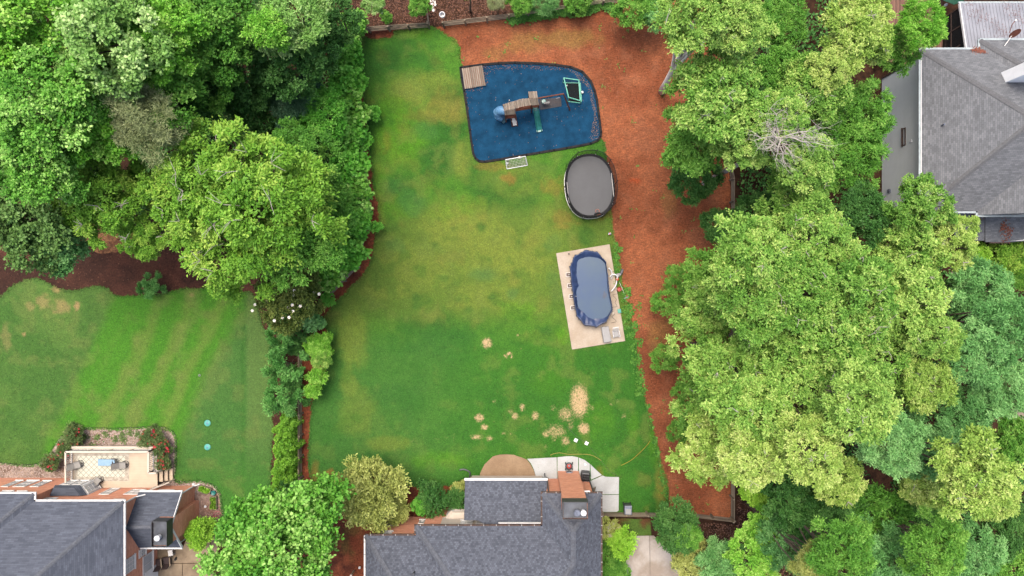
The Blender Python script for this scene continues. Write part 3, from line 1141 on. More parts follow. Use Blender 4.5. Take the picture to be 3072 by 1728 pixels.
# gravel
def gravel(n, seed):
    rs = np.random.RandomState(seed)
    P = scatter_in(GRAV_B, n, rs)
    n = len(P)
    r = 0.03 + 0.05 * rs.rand(n)
    base = np.array([(1, 0, 0), (0, 1, 0), (-1, 0, 0), (0, -1, 0), (0, 0, .8)])
    a = rs.rand(n) * 2 * PI
    ca, sa = np.cos(a), np.sin(a)
    X = base[:, 0][None] * ca[:, None] - base[:, 1][None] * sa[:, None] * .7
    Y = base[:, 0][None] * sa[:, None] + base[:, 1][None] * ca[:, None] * .7
    V = np.stack([X * r[:, None] + P[:, :1], Y * r[:, None] + P[:, 1:], base[:, 2][None] * r[:, None] + 0.036], 2).reshape(-1, 3)
    T = (np.array([(0, 1, 4), (1, 2, 4), (2, 3, 4), (3, 0, 4)])[None] + (np.arange(n) * 5)[:, None, None]).reshape(-1, 3)
    px, py = to_px(P)
    m = rs.rand(n)
    col = mixa(arr_c(226, 206, 194), arr_c(150, 122, 108), m ** 1.3)
    k = (0.6 * ((px > 560) & (py > 1480)))
    col = mixa(col, arr_c(160, 116, 102), k)
    o = put('gravel', mesh_np('gravel', V, T, MT['blade'], {'paint': np.repeat(col, 5, axis=0)}, tris=True), GRAV)
    return tag(o, kind='stuff')


gravel(26000, 6)

# ================================================================== HARDSCAPE
# blue rubber play surface with black edging
pl = MB().prism(PLAY, 0.02, 0.06).build('play_surface', MT['playmat'])
tag(pl, 'blue rubber mulch play surface under the wooden swing set', 'play surface', kind='structure')
ring = smooth_poly([tuple(g(x, y)[:2]) for x, y in PLAY_PX], 0.9, True)
ed = thing('play_border', g(1590, 340), 'black rubber edging timbers around the blue play surface', 'edging')
n = len(ring)
for i in range(n):
    a, b = Vector((*ring[i], 0.08)), Vector((*ring[(i + 1) % n], 0.08))
    d = (b - a).normalized() * 0.03
    MB().bar(a - d, b + d, 0.19, 0.17).build('edging_timber', MT['rubber_black'], ed)
litter('fallen_leaves', [(1700, 205), (1750, 225), (1780, 280), (1795, 380), (1796, 415), (1770, 425), (1782, 340), (1760, 262), (1720, 222)], 2600, ((120, 92, 82), (186, 146, 118)), 0.07, 0.068, 'tan leaf drift along the right rim of the blue play surface', 26)
litter('fallen_leaves', [(1448, 197), (1560, 192), (1700, 200), (1690, 212), (1560, 208), (1470, 215), (1462, 256), (1440, 272), (1398, 276), (1412, 320), (1404, 330), (1392, 268), (1452, 258)], 2600, ((110, 74, 64), (168, 116, 94)), 0.07, 0.068, 'reddish leaf drift along the top left rim of the play surface', 27)

Z3 = win(1650, 720, 4.262)
slab = [Z3(78, 170), Z3(760, 55), Z3(960, 1290), Z3(280, 1400)]
o = MB().prism(slab, 0.0, 0.12).build('pool_slab', MT['concrete_pool'], bevel=0.02)
tag(o, 'pale concrete slab under the covered pool', 'slab', kind='structure')

# patio behind the brick house, poured in bays
Z5 = win(1360, 1330, 4.293)
pat = thing('patio', g(1750, 1440), 'light grey concrete patio curving round the brick chimney', 'patio')
tag(pat, kind='structure')
bays = [[(950, 197), (1330, 178), (1336, 470), (1070, 470), (1062, 420), (1035, 330), (1000, 255)],
        [(1340, 177), (1450, 164), (1540, 163), (1607, 178), (1608, 470), (1340, 470)],
        [(1616, 182), (1690, 212), (1757, 262), (1757, 470), (1616, 470)],
        [(1765, 268), (1850, 350), (1910, 405), (1770, 465)],
        [(1920, 412), (1960, 428), (2132, 432), (2130, 650), (1780, 655), (1768, 480)],
        [(1780, 662), (2130, 658), (2128, 860), (2105, 878), (1780, 882)]]
for b_ in bays:
    MB().prism([Z5(*p) for p in b_], 0.0, 0.1).build('patio_bay', MT['concrete'], pat, bevel=0.012)
hr = [(335, 440), (345, 380), (400, 270), (510, 165), (600, 142), (690, 138), (780, 145), (880, 180), (945, 205), (990, 255), (1030, 330), (1055, 400), (1066, 440), (1066, 468), (335, 468)]
o = MB().prism([Z5(*p) for p in hr], 0.0, 0.12).build('round_patio', MT['concrete_brown'], bevel=0.02)
tag(o, 'tan half round exposed aggregate patio behind the low roof', 'patio', kind='structure')
o = MB().prism([Z5(*p) for p in [(215, 425), (1170, 438), (1170, 480), (215, 475)]], 0.0, 0.16).build('back_step', MT['stone_pale'], bevel=0.01)
tag(o, 'long pale stone step between the round patio and the house', 'step', kind='structure')
# driveway
Z11 = win(1760, 1400, 4.419)
dv = thing('driveway', g(1950, 1680), 'damp stained concrete driveway below the gate', 'driveway')
tag(dv, kind='structure')
MB().prism([Z11(*p) for p in [(612, 915), (832, 912), (838, 1449), (838, 1900), (300, 1900), (440, 1449), (540, 1210), (610, 1080)]], 0.0, 0.07).build('slab', MT['concrete_drive'], dv)
MB().prism([Z11(*p) for p in [(838, 912), (890, 912), (960, 985), (1060, 1080), (1265, 1140), (1265, 1900), (844, 1900)]], 0.0, 0.066).build('slab', MT['concrete_drive'], dv)
# neighbour patio and landing
Z10 = win(350, 1440, 5.032)
np_ = thing('neighbour_patio', g(580, 1680), 'stained tan concrete patio beside the left house', 'patio')
tag(np_, kind='structure')
for p in ([(560, 1030), (1000, 1030), (1100, 780), (1420, 790), (1400, 1250), (560, 1250)], [(560, 1260), (992, 1260), (992, 1900), (560, 1900)], [(1000, 1260), (1430, 1255), (1480, 1449), (1500, 1900), (1000, 1900)], [(1425, 790), (1590, 785), (1500, 1100), (1430, 1250)]):
    MB().prism([Z10(*q) for q in p], 0.0, 0.07).build('slab', MT['concrete_stained'], np_, bevel=0.01)
# right path
Z7 = win(2600, 480, 3.449)
pa = thing('garden_path', g(2890, 820), 'tan concrete walk near the right house porch', 'path')
tag(pa, kind='structure')
MB().prism([Z7(*q) for q in [(850, 1180), (1000, 1060), (1050, 1110), (895, 1230)]], 0, 0.07).build('slab', MT['concrete_path'], pa)
MB().prism([Z7(*q) for q in [(900, 1237), (1057, 1117), (1095, 1165), (1060, 1400), (1030, 1385)]], 0, 0.07).build('slab', MT['concrete_path'], pa)
o = MB().prism([g(*q) for q in [(3015, 1235), (3072, 1215), (3120, 1240), (3120, 1300), (3060, 1290)]], 0, 0.07).build('front_walk', MT['concrete_path'])
tag(o, 'tan paved corner at the right edge among the trees', 'path', kind='structure')


# ================================================================== FENCES
def beam_mesh(name, mat, w=1.0, d=1.0, h=1.0):
    return MB().box((0, 0, 0), (w, d, h)).mesh(name, mat)


RAIL = beam_mesh('rail', MT['wood_fence'], 1, 0.045, 0.12)
POST = beam_mesh('post', MT['wood_fence'], 0.13, 0.13, 1.25)
POSTD = beam_mesh('post', MT['wood_brown'], 0.13, 0.13, 1.25)
FR = random.Random(4)


def fence(label, pts, side, bay=2.0, skip=None, braces=()):
    """rails outside, posts inside (side = +1 left of the direction of travel)"""
    f = thing('rail_fence', g(*pts[0]), label, 'fence')
    k = 0
    for a, b in zip(pts[:-1], pts[1:]):
        A, B = g(*a), g(*b)
        d = B - A
        L = d.length
        d.normalize()
        nrm = Vector((-d.y, d.x, 0)) * side
        m = max(1, round(L / bay))
        rz = math.atan2(d.y, d.x)
        for i in range(m + 1):
            if i == m and b != pts[-1]:
                continue
            p = A + d * (L * i / m) + nrm * 0.085
            piece('post', POST, f, p + Vector((0, 0, 0.615)), (FR.gauss(0, .012), FR.gauss(0, .012), rz))
        for i in range(m):
            for q in range(4):
                c = A + d * (L * (i + 0.5) / m)
                piece('rail', RAIL, f, c + Vector((0, 0, 0.2 + 0.29 * q + FR.gauss(0, .008))), (0, FR.gauss(0, .006), rz), (L / m - 0.012, 1, 1))
            if k in braces:
                for s_ in (-1, 1):
                    p0 = A + d * (L * i / m) + nrm * -0.05 + Vector((0, 0, 0.2 if s_ > 0 else 1.05))
                    p1 = A + d * (L * (i + 1) / m) + nrm * -0.05 + Vector((0, 0, 1.05 if s_ > 0 else 0.2))
                    if s_ == (1 if i % 2 else -1):
                        MB().bar(p0, p1, 0.03, 0.1).build('brace', MT['wood_fence'], f)
            k += 1
    return f


fence('weathered rail fence section with braced gate left of the back opening', [(1053, 99), (1288, 83)], -1, 1.75, braces=(2, 3))
fence('weathered rail fence running right from the white bucket along the pine straw', [(1332, 80), (1527, 57), (1700, 30), (1860, 8)], -1, 1.85)
fence('short weathered rail fence running away behind the back opening', [(1290, 80), (1280, 20), (1278, -60)], 1, 1.9)
fence('long dark rail fence between the two lawns beside the evergreen hedge', [(907, 1490), (907, 985)], -1, 1.95)
fence('rail fence glimpsed under the vines along the left side of the lawn', [(907, 985), (998, 882), (1076, 800), (1114, 640), (1098, 480), (1078, 300), (1053, 99)], -1, 2.0)
fence('weathered rail fence at the right edge of the pine straw under the trees', [(2192, 1553), (2192, 540), (2150, 300)], 1, 2.0)
fence('dark braced rail fence with gate beside the grey bin, meeting the straw corner', [(1806, 1536), (2070, 1538), (2192, 1553)], 1, 1.75, braces=(2, 3))


# ================================================================== HOUSES
def caps(a, b, w_, parent, mat, step=0.28):
    """overlapping ridge shingles along a hip or ridge"""
    a, b = Vector(a), Vector(b)
    L = (b - a).length
    d = (b - a) / L
    side = d.cross(Vector((0, 0, 1))).normalized()
    up = side.cross(d)
    mb = MB()
    n = int(L / step)
    for i in range(n):
        p = a + d * (L * i / n)
        q = a + d * (L * (i + 1.15) / n)
        dr = -up * (w_ * 0.32)
        lo, hi = up * 0.035, up * 0.012
        for s_ in (-1, 1):
            v = [p + lo, q + hi, q + side * s_ * w_ + dr + hi, p + side * s_ * w_ + dr + lo]
            mb.quad(*(v if s_ < 0 else v[::-1]))
    o = mb.build('ridge_cap', mat, parent)
    return tag(o, kind='stuff')


def gutter(parent, a, b, mat='white_paint', w_=0.13, h=0.12, brackets=0, bm='grey_plastic', off=0.0):
    a, b = Vector(a), Vector(b)
    d = (b - a).normalized()
    gt = MB().bar(a, b, w_, h).build('gutter', MT[mat], parent)
    if brackets:
        n = max(1, int((b - a).length / brackets))
        me = beam_mesh('bracket', MT[bm], 0.06, w_ + 0.02, 0.02)
        for i in range(n):
            p = a + (b - a) * ((i + 0.5) / n) + Vector((0, 0, h / 2 + 0.015))
            piece('bracket', me, gt, p, (0, 0, math.atan2(d.y, d.x)))
    return gt


def window(parent, O, U, w_, h, grid=(1, 1), frame='white_paint', depth=0.06, sill=True):
    """O: lower left corner on the wall, U: unit vector along the wall (right hand seen from outside)"""
    U = Vector(U)
    V = Vector((0, 0, 1))
    N = U.cross(V)
    O = Vector(O)

    def quadbox(u0, v0, u1, v1, d0, d1):
        c = O + U * ((u0 + u1) / 2) + V * ((v0 + v1) / 2) + N * ((d0 + d1) / 2)
        M = Matrix((U, N, V)).transposed()
        return c, (abs(u1 - u0), abs(d1 - d0), abs(v1 - v0)), M
    pn = MB()
    c, sz, M = quadbox(0.05, 0.05, w_ - 0.05, h - 0.05, 0.0, depth * 0.5)
    pn.box(c, sz, rot=M)
    p = pn.build('window', MT['glass'], parent)
    fr = MB()
    t_ = 0.09
    for q in ((0, 0, w_, t_), (0, h - t_, w_, h), (0, t_, t_, h - t_), (w_ - t_, t_, w_, h - t_)):
        c, sz, M = quadbox(*q, -0.01, depth)
        fr.box(c, sz, rot=M)
    for i in range(1, grid[0]):
        u = t_ + (w_ - 2 * t_) * i / grid[0]
        c, sz, M = quadbox(u - 0.015, t_, u + 0.015, h - t_, 0, depth * 0.8)
        fr.box(c, sz, rot=M)
    for i in range(1, grid[1]):
        v = t_ + (h - 2 * t_) * i / grid[1]
        c, sz, M = quadbox(t_, v - 0.015, w_ - t_, v + 0.015, 0, depth * 0.78)
        fr.box(c, sz, rot=M)
    fr.build('frame', MT[frame], p)
    if sill:
        c, sz, M = quadbox(-0.05, -0.07, w_ + 0.05, -0.003, 0, depth + 0.06)
        MB().box(c, sz, rot=M).build('sill', MT[frame], p)
    return p


def zy(yw, py):
    return H + yw * F / (NY - py) * -1 if False else H - yw * F / (NY - py)


def win_y(parent, yw, px0, px1, py_lo, py_hi, grid=(1, 1), sill=True):
    """window in a wall facing +Y at Y = yw; py_lo is its foot in the photo"""
    z0, z1 = zy(yw, py_lo), zy(yw, py_hi)
    xa = g(px0, py_lo, z0).x
    xb = g(px1, py_lo, z0).x
    return window(parent, (xb, yw, z0), (-1, 0, 0), xb - xa, z1 - z0, grid, sill=sill)


def chimney(parent, x0, x1, y0, y1, zb, zt, flues, shroud=0.32):
    MB().box(((x0 + x1) / 2, (y0 + y1) / 2, (zb + zt) / 2), (x1 - x0, y1 - y0, zt - zb)).build('chimney', MT['brick'], parent)
    cx, cy, wx, wy = (x0 + x1) / 2, (y0 + y1) / 2, x1 - x0 + 0.06, y1 - y0 + 0.06
    sh = MB()
    for dx, dy, sx, sy in ((0, wy / 2, wx, 0.05), (0, -wy / 2, wx, 0.05), (wx / 2, 0, 0.05, wy - 0.05), (-wx / 2, 0, 0.05, wy - 0.05)):
        sh.box((cx + dx, cy + dy, zt - .22), (sx, sy, shroud + .55))
    cp = sh.build('chimney_shroud', MT['black_plastic'], parent)
    MB().box((cx, cy, zt + 0.02), (wx - 0.1, wy - 0.1, 0.03)).build('chimney_pan', MT['chimney_metal'], cp)
    for fx, fy, r, m in flues:
        MB().lathe((cx + fx, cy + fy, zt + 0.03), [(r * .8, 0), (r * .8, 0.32), (r * 1.05, 0.34), (r * 1.05, 0.42), (r * .9, 0.46)], 18).build('flue', MT[m], cp, smooth=False)


# ---------------------------------------------------------------- the brick house at the bottom
ze, s = 5.6, 0.85
eL, e1, c0, c1 = g(1096, 1607, ze), g(1247, 1578, ze), g(1627, 1480, ze), g(1803, 1480, ze)
xL, yA, xB, yB, xC0, xC1, yC = eL.x, eL.y, e1.x, e1.y, c0.x, c1.x, c0.y
yR = yA - 5.6
zA = ze + 5.6 * s
dB = yB - yR
zB = ze + dB * s
hw = (xC1 - xC0) / 2
xm = (xC0 + xC1) / 2
zC = ze + hw * s
yF = yR - dB
h1 = thing('brick_house', g(1560, 1640), 'red brick house with slate grey hipped roof at the bottom of the lawn', 'house')
q = 0.4
foot = [(xL + q, yA - q), (xB + q, yA - q), (xB + q, yB - q), (xC0 + q, yB - q), (xC0 + q, yC - q), (xC1 - q, yC - q), (xC1 - q, yF + q), (xL + q, yF + q)]
MB().prism(foot, 0, ze - 0.12).build('wall', MT['brick'], h1)
rf = MB()
TH = 0.13
for P in ([(xL, yA, ze), (2, yA, ze), (2, yR, zA), (xL + 5.6, yR, zA)], [(xL, yA, ze), (xL + 5.6, yR, zA), (xL, yR - 5.6, ze)], [(xL, yR - 5.6, ze), (xL + 5.6, yR, zA), (2, yR, zA), (2, yR - 5.6, ze)],
          [(xB, yB, ze), (xC0, yB, ze), (xm, yB - hw, zC), (xC1 - dB, yR, zB), (xB + dB, yR, zB)], [(xB, yB, ze), (xB + dB, yR, zB), (xB, yF, ze)],
          [(xB, yF, ze), (xB + dB, yR, zB), (xC1 - dB, yR, zB), (xC1, yF, ze)],
          [(xC1, yC, ze), (xC1, yF, ze), (xC1 - dB, yR, zB), (xm, yB - hw, zC), (xm, yC - hw, zC)],
          [(xC0, yC, ze), (xC0, yB, ze), (xm, yB - hw, zC), (xm, yC - hw, zC)], [(xC0, yC, ze), (xC1, yC, ze), (xm, yC - hw, zC)]):
    rf.slab(P, TH)
roof1 = rf.build('roof', MT['shingle_slate'], h1)
for a, b in (((xL, yA, ze), (xL + 5.6, yR, zA)), ((xB, yB, ze), (xB + dB, yR, zB)), ((xC0, yC, ze), (xm, yC - hw, zC)), ((xC1, yC, ze), (xm, yC - hw, zC)), ((xm, yC - hw, zC), (xm, yB - hw, zC)), ((xm, yB - hw, zC), (xC1 - dB, yR, zB)), ((xB + dB, yR, zB), (xC1 - dB, yR, zB))):
    caps(a, b, 0.2, roof1, MT['ridge_slate'])
gz = ze - 0.07
for a, b, m, k in (((xL - .06, yA + .06), (xB - .13, yA + .06), 'gutter_dark', .9), ((xB - .06, yA + .13), (xB - .06, yB), 'gutter_dark', 0.6), ((xB - .13, yB + .06), (xC0 - .13, yB + .06), 'gutter_dark', .92), ((xC0 - .06, yB + .13), (xC0 - .06, yC), 'gutter_dark', .9),
                   ((xC0 - .13, yC + .06), (xC1 + .13, yC + .06), 'gutter_dark', .75), ((xC1 + .06, yC), (xC1 + .06, yF), 'gutter_dark', .72), ((xL - .06, yA), (xL - .06, yF), 'white_paint', .95)):
    gutter(h1, (a[0], a[1], gz), (b[0], b[1], gz), m, 0.12, 0.13, k)
# chimney on the rear wing
ca, cb = g(1673, 1412), g(1735.6, 1412)
zt1 = ztop(1412 - NY, 1505 - NY)
chimney(h1, ca.x, cb.x, ca.y - 1.25, ca.y, 0, zt1, ((0.12, -0.1, 0.24, 'lid_grey'), (0.6, -0.1, 0.21, 'white_plastic')), 0.4)
# lower brick shoulders beside the chimney stand in the wall plane; downspouts
for px_, zt in ((1641, 5.3), (1766, 5.3)):
    p = g(px_, 1440)
    MB().tube([(p.x, yC - q + .07, 0.1), (p.x, yC - q + .07, zt)], 0.06, 6).build('downspout', MT['black_plastic'], h1)
# windows of the left wing
yw = yA - q
for a, b, l, hgh in ((1163, 1199, 1561, 1578), (1259, 1291, 1561, 1572), (1147, 1178, 1596, 1603)):
    win_y(h1, yw, a, b, l, hgh, (2, 2))
# cream upper wall and bay left of the low roof
yw = yB - q
x0, x1 = g(1335, 1560, 1).x, g(1480, 1560, 3).x
MB().box(((x0 + x1) / 2, yw + 0.03, 4.0), (x1 - x0, 0.08, 2.9)).build('wall_panel', MT['cream_paint'], h1)
bx0, bx1 = g(1338, 1556, 2).x, g(1425, 1556, 2).x
bay = MB().prism([(bx0, yw), (bx0 + .55, yw + .55), (bx1 - .55, yw + .55), (bx1, yw)], 0.0, 2.7).build('bay', MT['white_wall'], h1)
MB().prism([(bx0 - .1, yw), (bx0 + .5, yw + .65), (bx1 - .5, yw + .65), (bx1 + .1, yw)], 2.7, 2.95, ins=0.25).build('bay_roof', MT['cream_paint'], bay)
for t_ in (0.12, 0.55):
    window(h1, (bx0 + .55 + (bx1 - bx0 - 1.1) * (t_ + .38), yw + .553, 0.8), (-1, 0, 0), 0.38 * (bx1 - bx0 - 1.1), 1.5, (1, 2), 'cream_paint')
for px_ in (1400, 1445):
    xx = g(px_, 1570, 4).x
    window(h1, (xx + .5, yw + 0.072, 3.5), (-1, 0, 0), 1.0, 1.5, (2, 2), 'white_paint')
# sunroom with its own low roof
sl = 0.62
ye = g(1500, 1441, 2.9).y
za = 2.9 + sl * ye
low = [hit(x, y, za, 0, -sl) for x, y in ((1395, 1441), (1641, 1441), (1641, 1470), (1625, 1490), (1625, 1590), (1475, 1590), (1433, 1561), (1392, 1561))]
low[4].y = low[5].y = yB - q
low[4].z = low[5].z = za - sl * (yB - q)
r2 = MB().slab(low, 0.13).build('low_roof', MT['shingle_slate'], h1)
MB().prism([(low[0].x + .35, low[0].y - .4), (low[1].x - .35, low[0].y - .4), (low[1].x - .35, yB - q - .1), (low[0].x + .35, yB - q - .1)], 0, 2.75).build('sunroom_wall', MT['cream_paint'], h1)
MB().slab([(low[0].x + .35, low[0].y - .5, 2.7), (low[0].x + .35, low[7].y, low[7].z - .2), (low[0].x + .5, low[7].y, low[7].z - .2), (low[0].x + .5, low[0].y - .5, 2.7)], 1.6).build('gable', MT['cream_paint'], h1)
gutter(h1, (low[0].x - .05, low[0].y + .07, 2.84), (low[1].x + .05, low[0].y + .07, 2.84), 'white_wall', 0.19, 0.13, 3.0, 'steel')
gutter(h1, (xC0 - .7 * 5, yB + .2, ze - .18), (xC0 - .1, yB + .2, ze - .18), 'white_paint', 0.05, 0.2)
MB().tube([(low[0].x + .2, low[0].y - .35, 0.1), (low[0].x + .2, low[0].y - .35, 2.75)], 0.05, 6).build('downspout', MT['black_plastic'], h1)
MB().tube([(low[1].x - .12, low[0].y - .2, 0.1), (low[1].x - .12, low[0].y - .2, 2.75)], 0.05, 6).build('downspout', MT['black_plastic'], h1)
# vent pipe on the main roof
vp = hit(1243, 1716, ze + s * yA, 0, -s)
MB().lathe(vp, [(0.07, -0.2), (0.07, 0.4), (0.075, 0.42)], 12).build('vent_pipe', MT['black_plastic'], h1)
# small white corner bracket (loose flashing) on the right wing eave
gutter(h1, (g(1752, 1481, ze).x, yC + .17, ze + .02), (g(1770, 1481, ze).x, yC + .17, ze + .02), 'white_plastic', 0.1, 0.05)

# ---------------------------------------------------------------- the left brick house
ze, s = 5.7, 0.72
a0, b0 = g(102, 1481, ze), g(371, 1504, ze)
xS, yL2, xE, yR2 = a0.x, a0.y, b0.x, b0.y
h2 = thing('brick_house', g(260, 1600), 'red brick house with blue grey roof and pale timber deck at the lower left', 'house')
q = 0.35
foot = [(xS - 9 + q, yL2 - q), (xS - q, yL2 - q), (xS - q, yR2 - q), (xE - q, yR2 - q), (xE - q, yR2 - 12 + q), (xS - 9 + q, yR2 - 12 + q)]
MB().prism(foot, 0, ze - 0.12).build('wall', MT['brick'], h2)
rf = MB()
z6, z45 = ze + 6 * s, ze + 4.5 * s
xw_ = xS - 4.5
for P in ([(xS, yL2, ze), (xS, yR2, ze), (xw_, yR2 - 4.5, z45), (xw_, yL2 - 4.5, z45)], [(xS, yR2, ze), (xE, yR2, ze), (xE - 6, yR2 - 6, z6), (xw_, yR2 - 6, z6), (xw_, yR2 - 4.5, z45)],
          [(xS - 9, yL2, ze), (xS, yL2, ze), (xw_, yL2 - 4.5, z45)], [(xE, yR2, ze), (xE, yR2 - 12, ze), (xE - 6, yR2 - 6, z6)], [(xE, yR2 - 12, ze), (xE - 6, yR2 - 6, z6), (xS - 5, yR2 - 6, z6), (xS - 9, yR2 - 12, ze)],
          [(xS - 9, yL2, ze), (xw_, yL2 - 4.5, z45), (xw_, yR2 - 4.5, z45), (xS - 9, yR2 - 12, ze)]):
    rf.slab(P, 0.13)
roof2 = rf.build('roof', MT['shingle_blue'], h2)
for a, b in (((xE, yR2, ze), (xE - 6, yR2 - 6, z6)), ((xS, yL2, ze), (xw_, yL2 - 4.5, z45)), ((xw_, yL2 - 4.5, z45), (xw_, yR2 - 4.5, z45))):
    caps(a, b, 0.16, roof2, MT['ridge_slate'])
gz = ze - 0.07
for a, b in (((xS - 9, yL2 + .06), (xS + .13, yL2 + .06)), ((xS + .06, yL2), (xS + .06, yR2 + .13)), ((xS + .13, yR2 + .06), (xE + .13, yR2 + .06)), ((xE + .06, yR2), (xE + .06, yR2 - 12))):
    gutter(h2, (*a, gz), (*b, gz), 'white_wall', 0.12, 0.13)
ywl, ywr = yL2 - q, yR2 - q
for a, b, l, hh in ((47, 68, 1443.5, 1461), (81, 117, 1443.5, 1461), (129, 154, 1444.5, 1461), (75, 107, 1426.5, 1433), (8, 40, 1475, 1483), (52, 80, 1476, 1483)):
    win_y(h2, ywl, a, b, l, hh, (2, 2))
for a, b, l, hh in ((333, 362, 1465.5, 1484), (398, 440, 1469, 1484), (140, 176, 1494, 1501), (342, 374, 1498, 1503)):
    win_y(h2, ywr, a, b, l, hh, (2, 2), sill=False)
win_y(h2, ywr, 478, 524, 1470, 1474, (2, 1), sill=False)
# small single-storey wing with gable and chimney
zw = 3.0
y1, y2, xr = g(545, 1476, zw).y, g(545, 1643, zw).y, g(545, 1476, zw).x
ym = (y1 + y2) / 2
zm = zw + 0.78 * (y1 - y2) / 2
xw = xE - q
MB().prism([(xw, y1 - q), (xr - q, y1 - q), (xr - q, y2 + q), (xw, y2 + q)], 0, zw - .05).build('wing_wall', MT['brick'], h2)
MB().add([(xr - q, y1 - q, zw - .1), (xr - q, y2 + q, zw - .1), (xr - q, ym, zm - .2), (xw, y1 - q, zw - .1), (xw, y2 + q, zw - .1), (xw, ym, zm - .2)], [(0, 2, 1), (0, 3, 5, 2), (1, 2, 5, 4), (3, 4, 5)]).build('gable', MT['brick'], h2)
r = MB().slab([(xw, y1, zw), (xr, y1, zw), (xr, ym, zm), (xw, ym, zm)], .12).slab([(xw, y2, zw), (xr, y2, zw), (xr, ym, zm), (xw, ym, zm)], .12).build('wing_roof', MT['shingle_blue'], h2)
caps((xw, ym, zm), (xr, ym, zm), 0.15, r, MT['ridge_slate'])
for ya in (y1, y2):
    sg = 1 if ya == y1 else -1
    gutter(h2, (xw + .1, ya + sg * .06, zw - .06), (xr + .05, ya + sg * .06, zw - .06), 'white_wall', 0.12, 0.13)
    MB().bar((xr + .02, ya, zw - .05), (xr + .02, ym, zm - .05), 0.05, 0.2).build('rake_board', MT['white_wall'], h2)
# downspouts: one from the main eave to the wing roof, two to the ground
for P in ([(xE + .02, yR2 - .1, 5.6), (xE - .2, yR2 - .28, 5.3), (xE - .25, yR2 - .3, 3.6), (xE + .3, yR2 - .25, 3.15)], [(xr, y1, 2.9), (xr - .3, y1 - .3, 2.7), (xr - .28, y1 - .3, 0.3), (xr + .1, y1 - .2, .1)], [(xr, y2, 2.9), (xr - .3, y2 + .3, 2.7), (xr - .28, y2 + .3, .2)]):
    MB().tube(P, 0.06, 6).build('downspout', MT['white_wall'], h2)
cb = g(598, 1500.5)
zt2 = ztop(598 - NX, 503 - NX)
chimney(h2, cb.x - 1.15, cb.x, cb.y - 1.95, cb.y, 0, zt2, ((-0.05, -0.25, 0.22, 'white_plastic'),), 0.42)
MB().box((xr - .62, cb.y + .14, zw + .95), (.9, 0.22, .04)).build('flashing', MT['lid_grey'], h2)
# right-hand wall windows of the main block
xwall = xE - q
for yc, z0, w_, h_, gr in ((-22.9, 3.6, 1.2, 1.4, (3, 4)), (-23.9, 0.9, 1.7, 1.5, (2, 1)), (-22.6, 2.0, .7, 1.0, (2, 3)), (-25.6, 3.6, 1.2, 1.4, (3, 4))):
    window(h2, (xwall, yc - w_ / 2, z0), (0, 1, 0), w_, h_, gr)
MB().box((xwall + .04, -25.6, 1.05), (0.06, 2.2, 2.1)).build('garage_door', MT['white_wall'], h2)
# bay with dark roof over the deck
p0, p1, p2 = g(160, 1463, 3.2), g(236, 1463, 3.2), g(259, 1488, 3.2)
bw = ywr
hexa = [(p0.x - .5, bw), (p0.x, bw + .85), (p1.x, bw + .85), (p1.x + .6, bw)]
bb = MB().prism([(x * 1.0, y - (.12 if y > bw else 0)) for x, y in hexa], 0, 3.0).build('bay', MT['white_wall'], h2)
MB().prism(hexa, 3.0, 3.45, ins=0.22).build('bay_roof', MT['shingle_blue'], bb)
U = Vector((p1.x - (p1.x + .6), .73, 0)).normalized()
window(h2, Vector((p1.x + .6, bw, 1.25)) + U * .1 + U.cross(Vector((0, 0, 1))) * .004, U, 0.75, 1.55, (2, 3))
for k in range(2):
    window(h2, (p1.x - .25 - k * (p1.x - p0.x - .3) / 2, bw + .735, 1.5), (-1, 0, 0), (p1.x - p0.x - .6) / 2 - .1, 1.1, (2, 2))

# timber deck
dk = thing('timber_deck', g(330, 1400), 'pale timber deck with railing and steps behind the left brick house', 'deck')
Z8 = win(160, 1270, 4.9975)
zd = 1.0
A = Z8(282, 380, zd)
B = Z8(1520, 388, zd)
yb = Z8(1500, 712, zd).y
dx1 = Z8(1560, 740, zd).x
floor = [(A.x, A.y), (B.x, A.y), (B.x, yb), (dx1, yb), (dx1, bw + .02), (A.x, bw + .02)]
MB().prism(floor, zd - .06, zd).build('deck_floor', MT['deck_board'], dk)
MB().prism([(A.x + .05, A.y - .05), (B.x - .05, A.y - .05), (B.x - .05, bw + .1), (A.x + .05, bw + .1)], 0.55, zd - .062).build('joist_frame', MT['cream_paint'], dk)
zr = 1.93
railpts = [[(A.x + .05, bw + .3), (A.x + .05, A.y - .05), (B.x - .05, A.y - .05), (B.x - .05, yb + .05), (dx1 + .35, yb + .05)]]
PB = MB().box((0, 0, 0), (0.045, 0.045, 0.8)).mesh('baluster', MT['white_paint'])
for line in railpts:
    for (xa, ya), (xb, yb_) in zip(line[:-1], line[1:]):
        MB().bar((xa, ya, zr), (xb, yb_, zr), 0.15, 0.05).build('top_rail', MT['cream_paint'], dk)
        MB().bar((xa, ya, zr - .09), (xb, yb_, zr - .09), 0.05, 0.09).build('sub_rail', MT['white_paint'], dk)
        MB().bar((xa, ya, zd + .12), (xb, yb_, zd + .12), 0.05, 0.08).build('bottom_rail', MT['white_paint'], dk)
        L = math.hypot(xb - xa, yb_ - ya)
        m = int(L / 0.16)
        for i in range(1, m):
            t_ = i / m
            piece('baluster', PB, dk, (xa + (xb - xa) * t_, ya + (yb_ - ya) * t_, zd + .48))
        k = max(1, round(L / 2.0))
        for i in range(k + 1):
            t_ = i / k
            MB().box((xa + (xb - xa) * t_, ya + (yb_ - ya) * t_, (zr + .02) / 2), (0.11, 0.11, zr - .02)).build('post', MT['cream_paint'], dk)
for i in range(3):
    x = dx1 + .02 + .3 * i
    MB().box((x + .15, (yb + Z8(1600, 870, .7).y) / 2, zd - .25 * (i + 1) - .02), (0.32, abs(yb - Z8(1600, 870, .7).y), 0.05)).build('step', MT['deck_board'], dk)
